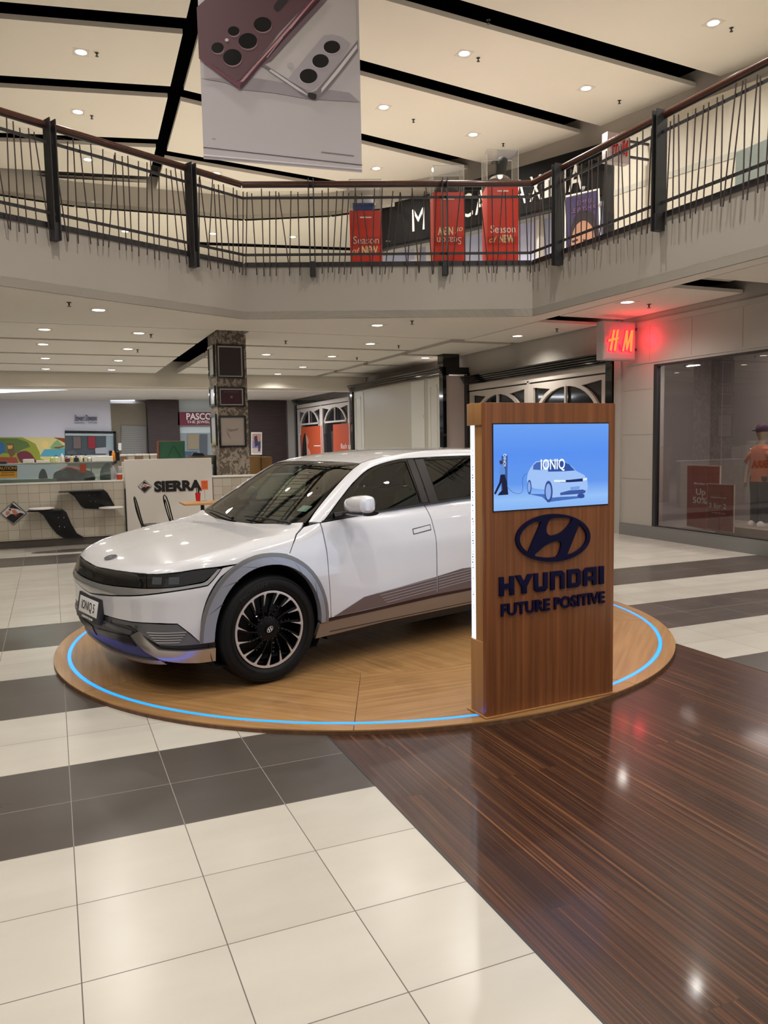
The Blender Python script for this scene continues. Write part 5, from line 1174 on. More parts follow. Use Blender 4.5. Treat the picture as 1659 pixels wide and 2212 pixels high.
# ---- red plinths with acrylic cases
a_=Vector((2.93,12.45,0));b_=Vector((7.21,10.85,0));ur=(b_-a_).normalized();nr=Vector((-ur.y,ur.x,0))
M_acr=glass_mat('clear_acrylic',(252,252,252),.01,.98,fk=.5)
def plinth(px0,px1,pyt,pyc,flip,lab,caselab,k):
    A=a_+nr*.75;B=b_+nr*.75;q0=pv(A,B,px0,500);q1=pv(A,B,px1,500);zt=pv(A,B,(px0+px1)/2,pyt).z;zc=pv(A,B,(px0+px1)/2,pyc).z;w_=(q1-q0).length
    q0=Vector((q0.x,q0.y,0));r=thing('red_plinth',lab,'plinth',q0+ur*w_/2+nr*w_/2+Zu*(FL2+.01),group='red plinths behind the middle railing')
    m=MB();m.fbox(q0+Zu*(FL2+.01),ur*w_,nr*w_,Zu*(zt-FL2-.01));part('box',m,M_red,r,bevel=.004)
    cr=mat('plinth_cream_ink',(232,214,168),.5);wi=mat('plinth_white_ink',(240,224,216),.5);H_=zt-FL2;c=q0+ur*w_/2-nr*.002
    X,Y_=(ur,Zu) if not flip else (-ur,-Zu);sg_=1 if not flip else -1;zm=FL2+H_*(.40 if not flip else .50)
    tx=text_mb('Season',c+Zu*(zm+.075*sg_),X,Y_,.125,.002,width=w_*.80,align='C');part('printed_word',tx,wi,r)
    tx=text_mb('NEW',c+X*.06+Zu*(zm-.085*sg_),X,Y_,.125,.002,width=w_*.50,align='C',bold=.03);part('printed_word',tx,cr,r)
    tx=text_mb('of',c-X*(w_*.32)+Zu*(zm-.085*sg_),X,Y_,.10,.002,align='C',sheer=.3);part('printed_word',tx,cr,r)
    m=MB();m.fbox(q0+ur*w_*.32-nr*.003+Zu*(zt-.12),ur*w_*.36,nr*.002,Zu*.022);part('printed_line',m,wi,r)
    cs=thing('acrylic_case',caselab,'display case',q0+ur*w_/2+nr*w_/2+Zu*zt);t=.006;O=q0+Zu*(zt+.001);hc=zc-zt
    for nm,o_,x_,y_,z_ in (('side_pane',O,ur*t,nr*w_,Zu*hc),('side_pane',O+ur*(w_-t),ur*t,nr*w_,Zu*hc),('front_pane',O,ur*w_,nr*t,Zu*hc),('back_pane',O+nr*(w_-t),ur*w_,nr*t,Zu*hc),('lid',O+Zu*hc,ur*w_,nr*w_,Zu*t)):
        m=MB();m.fbox(o_,x_,y_,z_);part(nm,m,M_acr,cs)
    m=MB()
    for x_,y_ in ((0,0),(w_,0),(w_,w_),(0,w_)): m.fbox(O+ur*(x_-.004)+nr*(y_-.004),ur*.008,nr*.008,Zu*hc)
    for z_ in (hc,): 
        for y_ in (0,w_): m.fbox(O+nr*(y_-.004)+Zu*(z_-.004),ur*w_,nr*.008,Zu*.012)
    part('polished_edge',m,mat('acrylic_edge',(222,224,220),.2),cs)
    return q0+ur*w_/2+nr*w_/2+Zu*zt,w_,hc
c1,w1,h1=plinth(756,825,455,388,False,'shortest red plinth, leftmost of the three, behind the middle railing','clear acrylic case on the leftmost red plinth with a blue and white shoe box',0)
c2,w2,h2=plinth(937,1003,415,358,True,'middle red plinth with its printed words upside down, behind the second thin post','clear acrylic case on the middle red plinth, over a dark bag',1)
c3,w3,h3=plinth(1053,1120,398,323,False,'tallest red plinth, rightmost of the three, behind the middle railing','tall clear acrylic case on the rightmost red plinth, holding a capped bust',2)
m=MB();m.fbox(c1-ur*.2-nr*.12+Zu*.002,ur*.33,nr*.24,Zu*.13);m2=MB();m2.fbox(c1-ur*.21-nr*.13+Zu*.13,ur*.35,nr*.26,Zu*.035);bx=thing('shoe_box','blue shoe box inside the leftmost acrylic case','box',c1);part('carton',m,mat('shoe_box_blue',(34,72,150),.5),bx);part('lid',m2,mat('shoe_box_lid',(38,80,160),.5),bx)
m=MB();m.loft([[c1+ur*(x*(1-f*.3)+.02)+nr*y*(1-f*.4)+Zu*(.168+.15*f) for x,y in circ(0,0,.16,.07,14)] for f in (0,.35,.7,1)]);solo('trainer',m,mat('trainer_white',(220,216,214),.6),'white trainer on top of the blue shoe box in the acrylic case','shoe',smooth=True)
m=MB();m.loft([[c2+ur*(x*s_)+nr*(y*s_)+Zu*z_ for x,y in circ(0,0,.21,.13,18)] for s_,z_ in ((1,.002),(1.0,.10),(.82,.18),(.55,.215),(.2,.222))]);solo('sports_bag',m,mat('bag_charcoal',(40,40,42),.7),'dark rounded bag on the middle red plinth','bag',smooth=True)
bs=thing('mannequin_bust','torso bust with a dark hood and cap inside the tallest acrylic case','mannequin',c3)
m=MB();m.loft([[c3+ur*(x*s_+o_)+nr*(y*s_)+Zu*z_ for x,y in circ(0,0,.19,.12,20)] for s_,z_,o_ in ((.9,.002,0),(1.0,.08,0),(1.02,.15,0),(.75,.20,0),(.34,.235,.01),(.30,.28,.02))]);part('torso',m,mat('bust_jacket_khaki',(120,112,92),.7,noise=.35,nscale=9),bs,smooth=True)
m=MB();m.loft([[c3+ur*(x*s_+.03+o_)+nr*(y*s_)+Zu*z_ for x,y in circ(0,0,.10,.085,18)] for s_,z_,o_ in ((.75,.22,-.03),(.95,.27,-.015),(.92,.33,-.005),(1.0,.38,.0),(1.04,.43,.005),(.92,.49,.015),(.55,.525,.02),(.15,.535,.02))]);part('hooded_head',m,mat('hood_dark_green',(30,38,36),.6),bs,smooth=True)
m=MB();m.loft([[c3+ur*(x-.09)+nr*y+Zu*(.44+z_-.1*abs(y)*abs(y)*8) for x,y in circ(0,0,.06,.075,12)] for z_ in (0,.008)]);part('cap_peak',m,mat('hood_dark_green',(30,38,36),.6),bs,smooth=True)

# ================================================================== HANGING BANNER
BZ=4.60;bl_=fz(440,343,BZ);br_=fz(782,373,BZ);bu_=(br_-bl_);bw=bu_.length;bu_=bu_.normalized();bn=Vector((bu_.y,-bu_.x,0))
ban=thing('hanging_banner','large banner of a burgundy phone and a white phone hanging from the ceiling','banner',(bl_+br_)/2)
def bq(x,y,l=0): return pv((bl_.x,bl_.y),(br_.x,br_.y),x,y)+bn*(.004+.0015*l)
M_bcloth=ramp_mat('banner_print_lilac',[(0,(186,178,186)),(.5,(194,188,192)),(1,(200,196,196))],(.8,.8,.5),rough=.6,detail=2)
m=MB();m.fbox(bl_,bu_*bw,-bn*.004,Zu*(H2-BZ));part('cloth',m,M_bcloth,ban)
m=MB();m.tube([bl_+Zu*.03-bn*.004,br_+Zu*.03-bn*.004],.014,8);part('bottom_bar',m,M_bcloth,ban,smooth=True)
m=MB();m.tube([bl_+Zu*(H2-BZ-.02),br_+Zu*(H2-BZ-.02)],.02,8);part('top_bar',m,M_steel,ban)
Bz=lambda L:[(420+a*.22303,b*.22303) for a,b in L]
def bp(name,px,col,l,rough=.5,par=None): m=MB();flat(m,[bq(*p,l) for p in Bz(px)],bn,.001);return part(name,m,mat('print_'+name+'_%d_%d_%d'%tuple(col),col,rough),par or ban)
bp('contact_shadow',[(60,760),(300,800),(450,870),(760,900),(1100,960),(1600,990),(1500,900),(1150,850),(600,760)],(158,150,158),1)
wp=bp('white_phone',spl([(655,620),(900,770),(1060,870),(1110,905)],3)+spl([(1110,905),(1150,925),(1195,905),(1240,860)],4)[1:]+[(1400,690),(1575,480),(1568,300),(1560,-10),(1150,-400),(1000,-60)],(196,190,190),2)
bp('white_phone_edge',spl([(650,640),(850,770),(1040,920),(1100,955),(1165,975),(1215,950),(1290,870),(1420,710),(1582,500)],4)+[(1580,390),(1400,620),(1240,810),(1180,880),(1110,905),(1000,830),(660,615)],(128,122,128),3,par=wp)
bp('white_phone_highlight',[(720,690),(1000,880),(1095,930),(1090,915),(1000,850),(740,675)],(206,202,204),4,par=wp);bp('white_phone_highlight',[(1225,905),(1400,700),(1575,470),(1572,430),(1390,660),(1230,860)],(214,210,212),4,par=wp)
bp('dark_corner',spl([(1105,900),(1140,905),(1180,920),(1170,968),(1120,960),(1095,935)],3,True),(40,38,42),5,par=wp)
bp('camera_plate',[(900,775),(1210,395),(1250,350),(1330,338),(1420,360),(1510,425),(1400,610),(1200,830),(1120,885),(1060,870)],(172,164,172),5,par=wp)
for cx,cy,rx,ry in ((1328,462,80,62),(1218,597,80,66),(1102,743,86,70)):
    bp('lens_ring',circ(cx-2,cy+6,rx+2,ry,26),(214,210,212),6,par=wp);bp('lens',circ(cx,cy,rx,ry,26),(24,24,27),7,.2,par=wp)
bp('flash_dot',circ(928,637,30,28,18),(182,176,178),5,par=wp)
bp('phone_shadow',[(650,640),(740,600),(1300,-10),(1110,-10),(690,560)],(120,104,112),6,par=wp)
rp=bp('burgundy_phone',[(20,80),(110,0),(150,-400),(1400,-400),(1125,0),(820,320),(450,770),(395,800),(200,650),(42,560)],(96,66,74),8)
bp('burgundy_edge',[(42,575),(42,548),(200,655),(395,800),(440,790),(850,320),(1130,0),(1230,0),(900,350),(650,640),(500,820),(446,878)],(110,62,76),9,par=rp)
bp('edge_highlight',[(440,800),(860,330),(1150,0),(1165,0),(880,345),(470,800)],(190,142,150),10,par=rp);bp('edge_dark',[(446,876),(640,640),(900,350),(1225,0),(1190,0),(870,350),(600,640),(440,830)],(62,34,46),10,par=rp)
for cx,cy,rx,ry in ((658,246,86,72),(515,405,90,76),(378,310,56,46),(223,472,60,52),(366,563,90,80)):
    bp('lens_ring',circ(cx+4,cy+12,rx,ry,26),(170,142,148),9,par=rp);bp('lens',circ(cx,cy,rx,ry,26),(22,23,25),10,.2,par=rp)
bp('lens_blur',spl([(765,85),(790,30),(860,-40),(930,-30),(900,20),(840,90),(800,120)],3,True),(44,38,44),9,par=rp)
bp('flash_dot',circ(311,396,18,16,14),(206,196,198),10,par=rp)
bp('side_key',[(695,565),(850,370),(853,374),(700,570)],(206,170,176),11,par=rp);bp('side_key',[(925,285),(1003,187),(1006,192),(930,290)],(206,170,176),11,par=rp)
bp('rule_line',[(85,1425),(1625,1598),(1625,1604),(85,1431)],(40,26,40),1);bp('fine_print_line',[(1228,1470),(1545,1507),(1545,1515),(1228,1478)],(128,122,128),1);bp('fine_print_line',[(172,1341),(205,1344),(205,1348),(172,1345)],(140,134,140),1)

# ================================================================== CAFE COUNTER AND SIERRA WALL
KA,KB=(-.844,14.128),(.446,14.078);ku=Vector((KB[0]-KA[0],KB[1]-KA[1],0)).normalized();kn=Vector((ku.y,-ku.x,0))
def kq(x,y,off=0): return pv(KA,KB,x,y)+kn*off
def kz(x,y): return kq(x,y).z
K0=Vector((-4.0,14.25,0));Ks=lambda X,off=0,z=0: Vector((KA[0],KA[1],0))+ku*(X-KA[0])+kn*off+Zu*z
M_ctile=mat('glazed_tile',(192,184,168),.25)
def ctile_mat():
    m=bpy.data.materials.new('glazed_wall_tiles');m.use_nodes=True;nt=m.node_tree;b=nt.nodes['Principled BSDF'];L=nt.links.new
    tc=nt.nodes.new('ShaderNodeTexCoord');mp=nt.nodes.new('ShaderNodeMapping');mp.inputs['Rotation'].default_value=(PI/2,0,0);br=nt.nodes.new('ShaderNodeTexBrick');br.offset=0
    L(tc.outputs['Object'],mp.inputs[0]);L(mp.outputs[0],br.inputs[0]);br.inputs['Scale'].default_value=1;br.inputs['Brick Width'].default_value=.165;br.inputs['Row Height'].default_value=.150;br.inputs['Mortar Size'].default_value=.0032;br.inputs['Bias'].default_value=-.3
    br.inputs['Color1'].default_value=rgb(196,188,172);br.inputs['Color2'].default_value=rgb(182,170,152);br.inputs['Mortar'].default_value=rgb(140,132,120);L(br.outputs['Color'],b.inputs['Base Color']);b.inputs['Roughness'].default_value=.3;MATS[m.name]=m;return m
ct=thing('cafe_counter','long counter faced in small cream tiles on the left behind the car bonnet','counter',Ks(-1.2))
xr=kq(268,1060).x
m=MB();m.fbox(Ks(-5,0,.13),ku*(xr+5),-kn*.55,Zu*.92);part('tiled_front',m,ctile_mat(),ct)
m=MB();m.fbox(Ks(-5,-.03,0),ku*(xr+5-.02),-kn*.45,Zu*.13);part('toe_kick',m,mat('toe_kick_grey',(84,78,72),.5),ct)
m=MB();m.fbox(Ks(-5,.012,1.045),ku*(xr+5.0),-kn*.62,Zu*.03);part('counter_top',m,mat('counter_top_white',(238,234,226),.3),ct,bevel=.004)
gs=thing('glass_display_screen','low glass food screen standing along the tiled counter top','glass screen',Ks(-1,-.05,1.076))
m=MB();m.fbox(Ks(-5,-.03,1.076),ku*(xr+4.80),-kn*.008,Zu*.30);part('front_glass',m,glass_mat('food_screen_glass',(226,236,228),.08,.9),gs)
m=MB();m.fbox(Ks(-5,-.02,1.376),ku*(xr+4.86),-kn*.38,Zu*.014);part('glass_shelf',m,mat('glass_shelf_grey',(150,156,150),.15),gs)
m=MB()
for x in (-2.4,-.9,.6): m.fbox(Ks(x,-.30,1.076),ku*.02,-kn*.02,Zu*.30)
part('shelf_bracket',m,M_chrome,gs)
# things on the shelf: condiment bottles
rb=random.Random(11)
BT=[((244,236,200),(20,20,20),.115,'pale yellow bottle with a black cap, leftmost of the black-capped bottles'),((236,232,230),(230,230,230),.15,'tall white bottle, tallest of the bottle row'),((120,52,40),(60,40,30),.09,'small brown-red bottle beside the tall white one'),((228,214,150),(24,24,24),.12,'yellow sauce bottle with a black cap in mid row'),((60,50,46),(20,20,20),.10,'dark bottle between two yellow ones'),((232,222,186),(18,18,18),.13,'cream bottle with black cap left of the orange card'),((214,206,180),(18,18,18),.12,'beige bottle with black cap right of the orange card'),((226,220,206),(226,226,226),.085,'short white bottle at the right end of the row'),((206,220,150),(150,190,110),.11,'pale green bottle at the left end of the row')]
for k,(c_,cc,h,lab) in enumerate(BT):
    px=(121,134,144,155,165,175,186,194,111)[k];q=kq(px,1000);x=q.x;P=Ks(x,-.22,1.391)
    r=thing('condiment_bottle',lab,'bottle',P,group='bottles on the glass shelf of the counter')
    m=MB();m.lathe([(0,0),(.027,0),(.029,.008),(.029,h*.68),(.015,h*.84),(.012,h*.9)],P,n=14);part('bottle_body',m,mat('bottle_%d'%k,c_,.35),r,smooth=True)
    m=MB();m.lathe([(.014,h*.86),(.014,h),(0,h)],P,n=12);part('cap',m,mat('cap_%d'%k,cc,.4),r,smooth=True)
# dark tray with white tubs at left
m=MB();m.fbox(Ks(-1.3,-.08,1.39),ku*.62,-kn*.26,Zu*.04);solo('serving_tray',m,mat('tray_dark',(58,46,44),.4),'long dark serving tray on the glass shelf at the left edge','tray',bevel=.004)
m=MB();x_=kq(60,1000).x;m.fbox(Ks(x_-.08,-.12,1.39),ku*.16,-kn*.18,Zu*.065);solo('foam_tub',m,M_txtwhite,'white foam tub between the dark tray and the bottles','tub',bevel=.006)
m=MB();x_=kq(99,1000).x;m.fbox(Ks(x_-.15,-.12,1.391),ku*.20,-kn*.18,Zu*.035);solo('napkin_stack',m,M_txtwhite,'flat stack of white napkins left of the bottles','napkins')
m=MB();x_=kq(222,995).x;m.fbox(Ks(x_-.17,-.16,1.39),ku*.34,-kn*.2,Zu*.085);solo('white_carton',m,M_txtwhite,'long white carton on the glass shelf right of the bottles','box',bevel=.004)
# signs on the glass
cs=thing('caution_sign','yellow and black CAUTION notice on the glass screen at the left edge','notice',kq(18,1033,.0))
m=MB();flat(m,[kq(-14,1033,.0),kq(37,1032,.0),kq(37,1018,.0),kq(-14,1018,.0)],kn,.004);part('yellow_panel',m,mat('caution_yellow',(206,150,44),.5),cs)
m=MB();flat(m,[kq(-14,1018,.0),kq(37,1018,.0),kq(37,1006,.0),kq(-14,1006,.0)],kn,.004);part('black_panel',m,M_black,cs)
part('caution_word',text_mb('CAUTION!',kq(-8,1015,.005),ku,Zu,.05,.001,width=.30),mat('caution_ink',(214,160,60),.5),cs)
m=MB()
for yy in (1022,1027): m.fbox(kq(2,yy,.004),ku*.2,kn*.001,Zu*.008)
part('text_line',m,M_black,cs)
m=MB();flat(m,[kq(172,1021,.0),kq(186,1021,.0),kq(186,1002,.0),kq(172,1002,.0)],kn,.004);solo('menu_card',m,mat('rust_orange_card',(158,74,52),.5),'rust-orange card on the glass screen below the bottles','card')
# crockery and machines under covers behind the glass
def lump(P,rx,ry,h,seed,matl,label,cat,name):
    r_=random.Random(seed);ph=[r_.uniform(0,6) for _ in range(6)];rings=[]
    for f in (0,.25,.5,.72,.88,.97,1.0):
        s_=math.sqrt(max(0,1-f**2.6));rings.append([P+ku*(rx*(s_+.02)*math.cos(t)*(1+.06*math.sin(5*t+ph[0]+3*f)))-kn*(ry*(s_+.02)*math.sin(t)*(1+.05*math.cos(4*t+ph[1])))+Zu*(h*f*(1+.05*math.sin(3*t+ph[2]))) for t in [2*PI*k/30 for k in range(30)]])
    m=MB().loft(rings);return solo(name,m,matl,label,cat,smooth=True)
M_film=mat('cloudy_plastic_film',(158,158,162),.25);M_pinkc=mat('pink_cloth',(190,104,92),.7)
x_=kq(135,1030).x;lump(Ks(x_-.02,-.17,1.129),.13,.11,.12,1,mat('film_grey_dark',(120,120,124),.25),'left grey plastic-covered dome behind the glass screen','covered dish','covered_dish')
x_=kq(182,1030).x;lump(Ks(x_,-.19,1.077),.17,.12,.17,2,mat('film_grey_dark',(120,120,124),.25),'larger grey domed cover behind the glass screen, right of the other','covered dish','covered_dish')
x_=kq(232,1020).x;lump(Ks(x_+.03,-.20,1.077),.14,.13,.27,5,M_film,'tall machine shrouded in cloudy film at the right end of the glass screen','covered machine','covered_machine')
x_=kq(150,1012).x;lump(Ks(x_,-.44,1.077),.24,.09,.235,8,M_pinkc,'crumpled pink cloth behind the glass screen under the bottles','cloth','crumpled_cloth')
x_=kq(90,1015).x;lump(Ks(x_,-.36,1.077),.07,.045,.20,9,mat('scoop_dark',(44,46,52),.3),'small dark covered appliance behind the glass, left part of the counter','appliance','small_appliance')
x_=kq(30,1040).x;m=MB();m.fbox(Ks(x_-.4,-.08,1.077),ku*1.05,-kn*.22,Zu*.05);solo('glass_dish_tray',m,mat('pale_green_tray',(178,182,164),.3),'long pale tray behind the glass at the left of the counter','tray',bevel=.01)
# right end clutter
def cyl_thing(name,label,cat,P,prof,mt,extra=None,group=None):
    r=thing(name,label,cat,P,group=group);m=MB();m.lathe(prof,P,n=18);part('body',m,mt,r,smooth=True)
    if extra:
        m=MB();m.lathe(extra[0],P,n=18);part('lid',m,extra[1],r,smooth=True)
    return r
x_=kq(256,1035).x;m=MB();P=Ks(x_+.02,.035-.06,1.077);cyl_thing('takeaway_cup','short white cup with a red band at the right end of the tiled counter','cup',P,[(0,0),(.04,0),(.05,.10),(0,.10)],mat('cup_red_white',(206,70,40),.5),([(.05,.085),(.053,.105),(0,.107)],M_txtwhite))
x_=kq(256,1020).x;m=MB();m.fbox(Ks(x_+.005,-.20,1.077),ku*.07,-kn*.12,Zu*.22);solo('tissue_box',m,mat('tissue_box_grey',(186,184,182),.5),'pale grey upright box behind the red-banded cup','box',bevel=.008)
x_=kq(247,990).x;cyl_thing('juice_bottle','orange juice bottle at the right end of the glass shelf','bottle',Ks(x_,-.3,1.391),[(0,0),(.03,0),(.03,.13),(.012,.16)],mat('juice_orange',(222,132,34),.35),([(.014,.15),(.014,.18),(0,.18)],M_txtwhite))
x_=kq(241,990).x;cyl_thing('black_flask','black flask left of the orange juice bottle','flask',Ks(x_-.0,-.385,1.391),[(0,0),(.028,0),(.028,.17),(.012,.19),(0,.2)],M_black)
x_=kq(257,990).x;cyl_thing('pepper_mill','dark tall mill right of the orange juice bottle','mill',Ks(x_,-.33,1.391),[(0,0),(.03,0),(.022,.08),(.03,.15),(.014,.17),(.018,.19),(0,.2)],M_black)
# serving counter behind the logo wall, with five tubs
m=MB();m.fbox(Ks(xr+.02,-.56,0),ku*1.55,-kn*.44,Zu*1.355);solo('rear_bench',m,M_white,'plain white rear bench behind the white logo wall','bench')
for k,(a,b) in enumerate(((260,275),(276,291),(292,308),(309,323),(324,340))):
    q0=kq(a,988,-.6);q1=kq(b,988,-.6);P=Ks(0);x0=pv(tuple(Ks(0,-.6)[:2]),tuple(Ks(1,-.6)[:2]),a,988);x1=pv(tuple(Ks(0,-.6)[:2]),tuple(Ks(1,-.6)[:2]),b,988)
    zt=x0.z+.14;r=thing('food_tub',['leftmost','second from left','middle','second from right','rightmost'][k]+' of five lidded white tubs in a row behind the white logo wall','tub',Vector(((x0.x+x1.x)/2,x0.y,1.362)),group='tubs behind the logo wall')
    m=MB();m.fbox(Vector((x0.x+.006,x0.y,1.362)),ku*(x1.x-x0.x-.012),-kn*.12,Zu*(.10));part('tub',m,mat('tub_%s'%('brown' if k in(0,2) else 'pale'),(150,118,96) if k in (0,2) else (204,194,176),.5),r,bevel=.006)
    m=MB();m.fbox(Vector((x0.x,x0.y,1.462))+kn*.006,ku*(x1.x-x0.x),-kn*.132,Zu*.035);part('lid',m,M_txtwhite,r,bevel=.008)
gb=thing('green_board','green folding board with a hanging cord behind the white logo wall','board',Ks(2.0,-.7,1.362))
A1,B1=tuple(Ks(0,-.75)[:2]),tuple(Ks(1,-.75)[:2]);g0,g1,g2,g3=[pv(A1,B1,*p) for p in ((342,991),(399,989),(399,953),(343,953))]
m=MB();flat(m,[g0,g1,g2,g3],kn,.02);part('panel',m,mat('board_green',(44,92,66),.6,noise=.15,nscale=12),gb)
m=MB();f0,f1,f2,f3=[pv(A1,B1,*p) for p in ((339,991),(343,991),(343,952),(339,953))];flat(m,[f0,f1,f2,f3],kn,.03);m.tube([g3,g2],.008,6);part('edge_trim',m,mat('board_rust_edge',(140,70,50),.5),gb)
m=MB();e=kn*.03;m.tube([pv(A1,B1,361,990)+e,pv(A1,B1,375,962)+e,pv(A1,B1,391,989)+e],.004,5);part('cord',m,mat('cord_dark_green',(20,48,38),.6),gb)
m=MB();q=[pv(A1,B1,*p) for p in ((400,1003),(470,1003),(470,983),(402,983))];flat(m,[v+kn*.02 for v in q],kn,.07);solo('till_shelf',m,mat('shelf_beige_dark',(120,112,98),.5),'beige-topped service shelf between the green board and the pillar','shelf')
m=MB();q=[pv(A1,B1,*p) for p in ((412,984),(440,984),(436,979),(416,978))];flat(m,q,kn,.14);solo('till_screen',m,M_black,'flat black till lying on the service shelf','till')
m=MB();q=[pv(A1,B1,*p) for p in ((459,1040),(470,1040),(470,983),(459,983))];flat(m,[v+kn*.11 for v in q],kn,.12);solo('coffee_grinder',m,M_black,'tall black appliance hard against the left of the pillar','appliance',bevel=.01)
# Sierra wall
sa,sb=kq(270,1030).x,kq(458,1030).x
sw_=thing('logo_wall','free-standing off-white wall with bold black lettering and diamond logo, behind the car bonnet','partition',Ks((sa+sb)/2))
m=MB();m.fbox(Ks(sa,.03,.01),ku*(sb-sa),-kn*.14,Zu*1.40);part('wall_panel',m,mat('sierra_white',(216,210,202),.5),sw_,bevel=.004)
part('raised_name',text_mb('SIERRA',kq(333,1061,.031),ku,Zu,kz(360,1040)-kz(360,1061),.012,width=(kq(436,1060)-kq(333,1060)).length,bold=.055),mat('matt_black_letters',(22,20,22),.5),sw_)
dm=lambda c,rx,ry,off:[kq(c[0]-rx,c[1],off),kq(c[0],c[1]+ry,off),kq(c[0]+rx,c[1],off),kq(c[0],c[1]-ry,off)]
def diamond(c,rx,ry,par,tagn,off):
    m=MB();flat(m,dm(c,rx,ry,off),kn,.012);d=part('diamond_logo',m,mat('logo_grey_rim',(110,108,108),.4),par)
    m=MB();flat(m,dm(c,rx*.88,ry*.88,off+.0125),kn,.001);part('logo_ground',m,mat('logo_white_ground',(206,204,204),.5),d)
    for nm,L_,col in (('logo_black_shape',[(.0,.85),(-.55,.35),(-.2,.05),(.15,.1),(.5,-.05),(.8,.05)],(24,22,24)),('logo_dark_top',[(-.1,-.8),(-.35,-.45),(.3,-.35),(.7,-.15)],(34,30,30)),('logo_hand',[(-.15,-.25),(.1,-.3),(.38,.05),(.35,.32),(.18,.3),(.0,.1)],(196,120,96)),('logo_hand_small',[(-.55,-.15),(-.35,-.2),(-.25,.0),(-.45,.2),(-.6,.1)],(190,128,110)),('logo_leaf',[(-.4,-.35),(-.15,-.4),(-.25,-.15)],(120,40,36))):
        m=MB();flat(m,[kq(c[0]+rx*a,c[1]+ry*b,off+.014) for a,b in L_],kn,.001);part(nm,m,mat('logo_%d_%d_%d'%col,col,.5),d)
    return d
diamond((312.5,1050.5),15,14.5,sw_,'',.031)
m=MB();m.fbox(Ks(sa-.02,.04,.02),ku*.02,-kn*.03,Zu*.9);part('black_edge_strip',m,M_black,sw_)
dl=thing('diamond_sign','black-edged diamond sign with a cupped hands picture on the tiled counter front','sign',kq(30,1134,.01));diamond((29.5,1108.5),29,26,dl,'',.003)
# counter seats
def counter_seat(outl,disc,lab):
    r=thing('counter_seat',lab,'seat',kq(disc[0],disc[1],.15));m=MB()
    flat(m,[kq(x,y,.004) for x,y in outl],kn,.035);part('curved_plate',m,mat('seat_black_laminate',(12,12,14),.3),r,bevel=.006)
    tip=outl[0];m=MB();flat(m,[kq(x,y,.04) for x,y in disc[2]],kn,.30);part('shelf_leaf',m,M_black,r,bevel=.004)
    P=kq(disc[0],disc[1],.22);m=MB();m.lathe([(0,0),(.19,0),(.2,.012),(.19,.024),(0,.026)],P,n=30);part('seat_disc',m,mat('seat_disc_white',(206,200,196),.35),r,smooth=True)
    for dx,dy in ((-.18,.3),(.22,.3),(-.1,.6),(.28,.62)):
        x0=min(p[0] for p in outl);x1=max(p[0] for p in outl);y0=min(p[1] for p in outl);y1=max(p[1] for p in outl)
        m=MB();m.sphere(kq((x0+x1)/2+dx*30,y0+(y1-y0)*dy,.042),.009,8);part('fixing_bolt',m,M_chrome,r,smooth=True)
counter_seat([(148,1063.5),(160,1072),(168,1083),(175,1093),(183,1098),(213,1099.4),(240,1099.5),(247.7,1092),(240,1078),(232,1064),(224,1057.5),(218,1056.3),(150,1060)],(239.5,1096,[(127.5,1060.5),(127.5,1062),(221,1060),(221,1056.5)]),'upper black curved counter seat with a white round top at its lower right')
counter_seat([(80,1103.5),(94,1113),(108,1135),(123,1153),(137.4,1161.8),(160,1162),(182.6,1161),(166,1151.5),(153.5,1130),(143,1106),(134,1099),(84,1101)],(91,1098,[(61.5,1101),(61.5,1103),(134,1101.5),(134,1098.9)]),'lower black curved counter seat with a white round top at its upper left')
# tiled low wall by the pillar, table, chairs
m=MB();lx0,lx1=Ks(sb+.02).x,4.6;m.fbox(Ks(lx0,-.02,.0),ku*(lx1-lx0),-kn*.16,Zu*1.06);solo('tiled_low_wall',m,ctile_mat(),'low cream tiled wall right of the white logo wall in front of the pillar','low wall')
m=MB();m.fbox(Ks(lx0-.01,.0,1.06),ku*(lx1-lx0+.02),-kn*.2,Zu*.03);solo('low_wall_coping',m,M_txtwhite,'white coping along the low tiled wall by the pillar','coping',bevel=.004)
T0=fz(437,1084,.74)
tb=thing('cafe_table','small square timber cafe table peeping over the car bonnet','table',(T0.x,T0.y,0));M_ttop=ramp_mat('honey_table_top',[(0,(176,128,78)),(1,(206,160,108))],(3,30,3),rough=.35)
m=MB();m.box((T0.x-.32,T0.y-.30,.71),(T0.x+.36,T0.y+.30,.74));part('table_top',m,M_ttop,tb,bevel=.004);m=MB();m.tube([(T0.x,T0.y,.02),(T0.x,T0.y,.71)],.03,10);part('pedestal',m,M_black,tb);m=MB();m.box((T0.x-.22,T0.y-.22,0),(T0.x+.22,T0.y+.22,.02));part('base',m,M_black,tb)
q=fz(428,1082,.742);r=thing('drink_cup','red cup of cutlery on the small cafe table','cup',q);m=MB();m.lathe([(0,0),(.034,0),(.045,.13),(.04,.13),(.03,.02)],q,n=16);part('cup',m,mat('cup_red',(196,28,40),.4),r,smooth=True)
m=MB()
for dx,dy,h in ((-.02,.0,.2),(.01,.01,.22),(.02,-.01,.19)): m.tube([q+Vector((dx*.5,dy,.02)),q+Vector((dx,dy,h))],.007,6)
part('cutlery',m,M_black,r)
q=fz(443,1082,.742);r=thing('table_number_sign','orange card on a thin metal stand on the cafe table','sign',q);m=MB();m.lathe([(0,0),(.035,0),(.03,.012),(0,.014)],q,n=16);m.tube([q,q+Zu*.2],.003,6);part('stand',m,M_chrome,r)
m=MB();m.box((q.x-.055,q.y-.003,.742+.18),(q.x+.055,q.y+.003,.742+.33));cdo=part('card',m,mat('card_orange',(226,112,62),.5),r)
m=MB()
for zz in (.95,.975,1.0,1.025,1.045): m.box((q.x-.04,q.y-.005,zz),(q.x+.04,q.y-.003,zz+.008))
part('printed_lines',m,mat('card_ink',(176,70,34),.5),cdo)
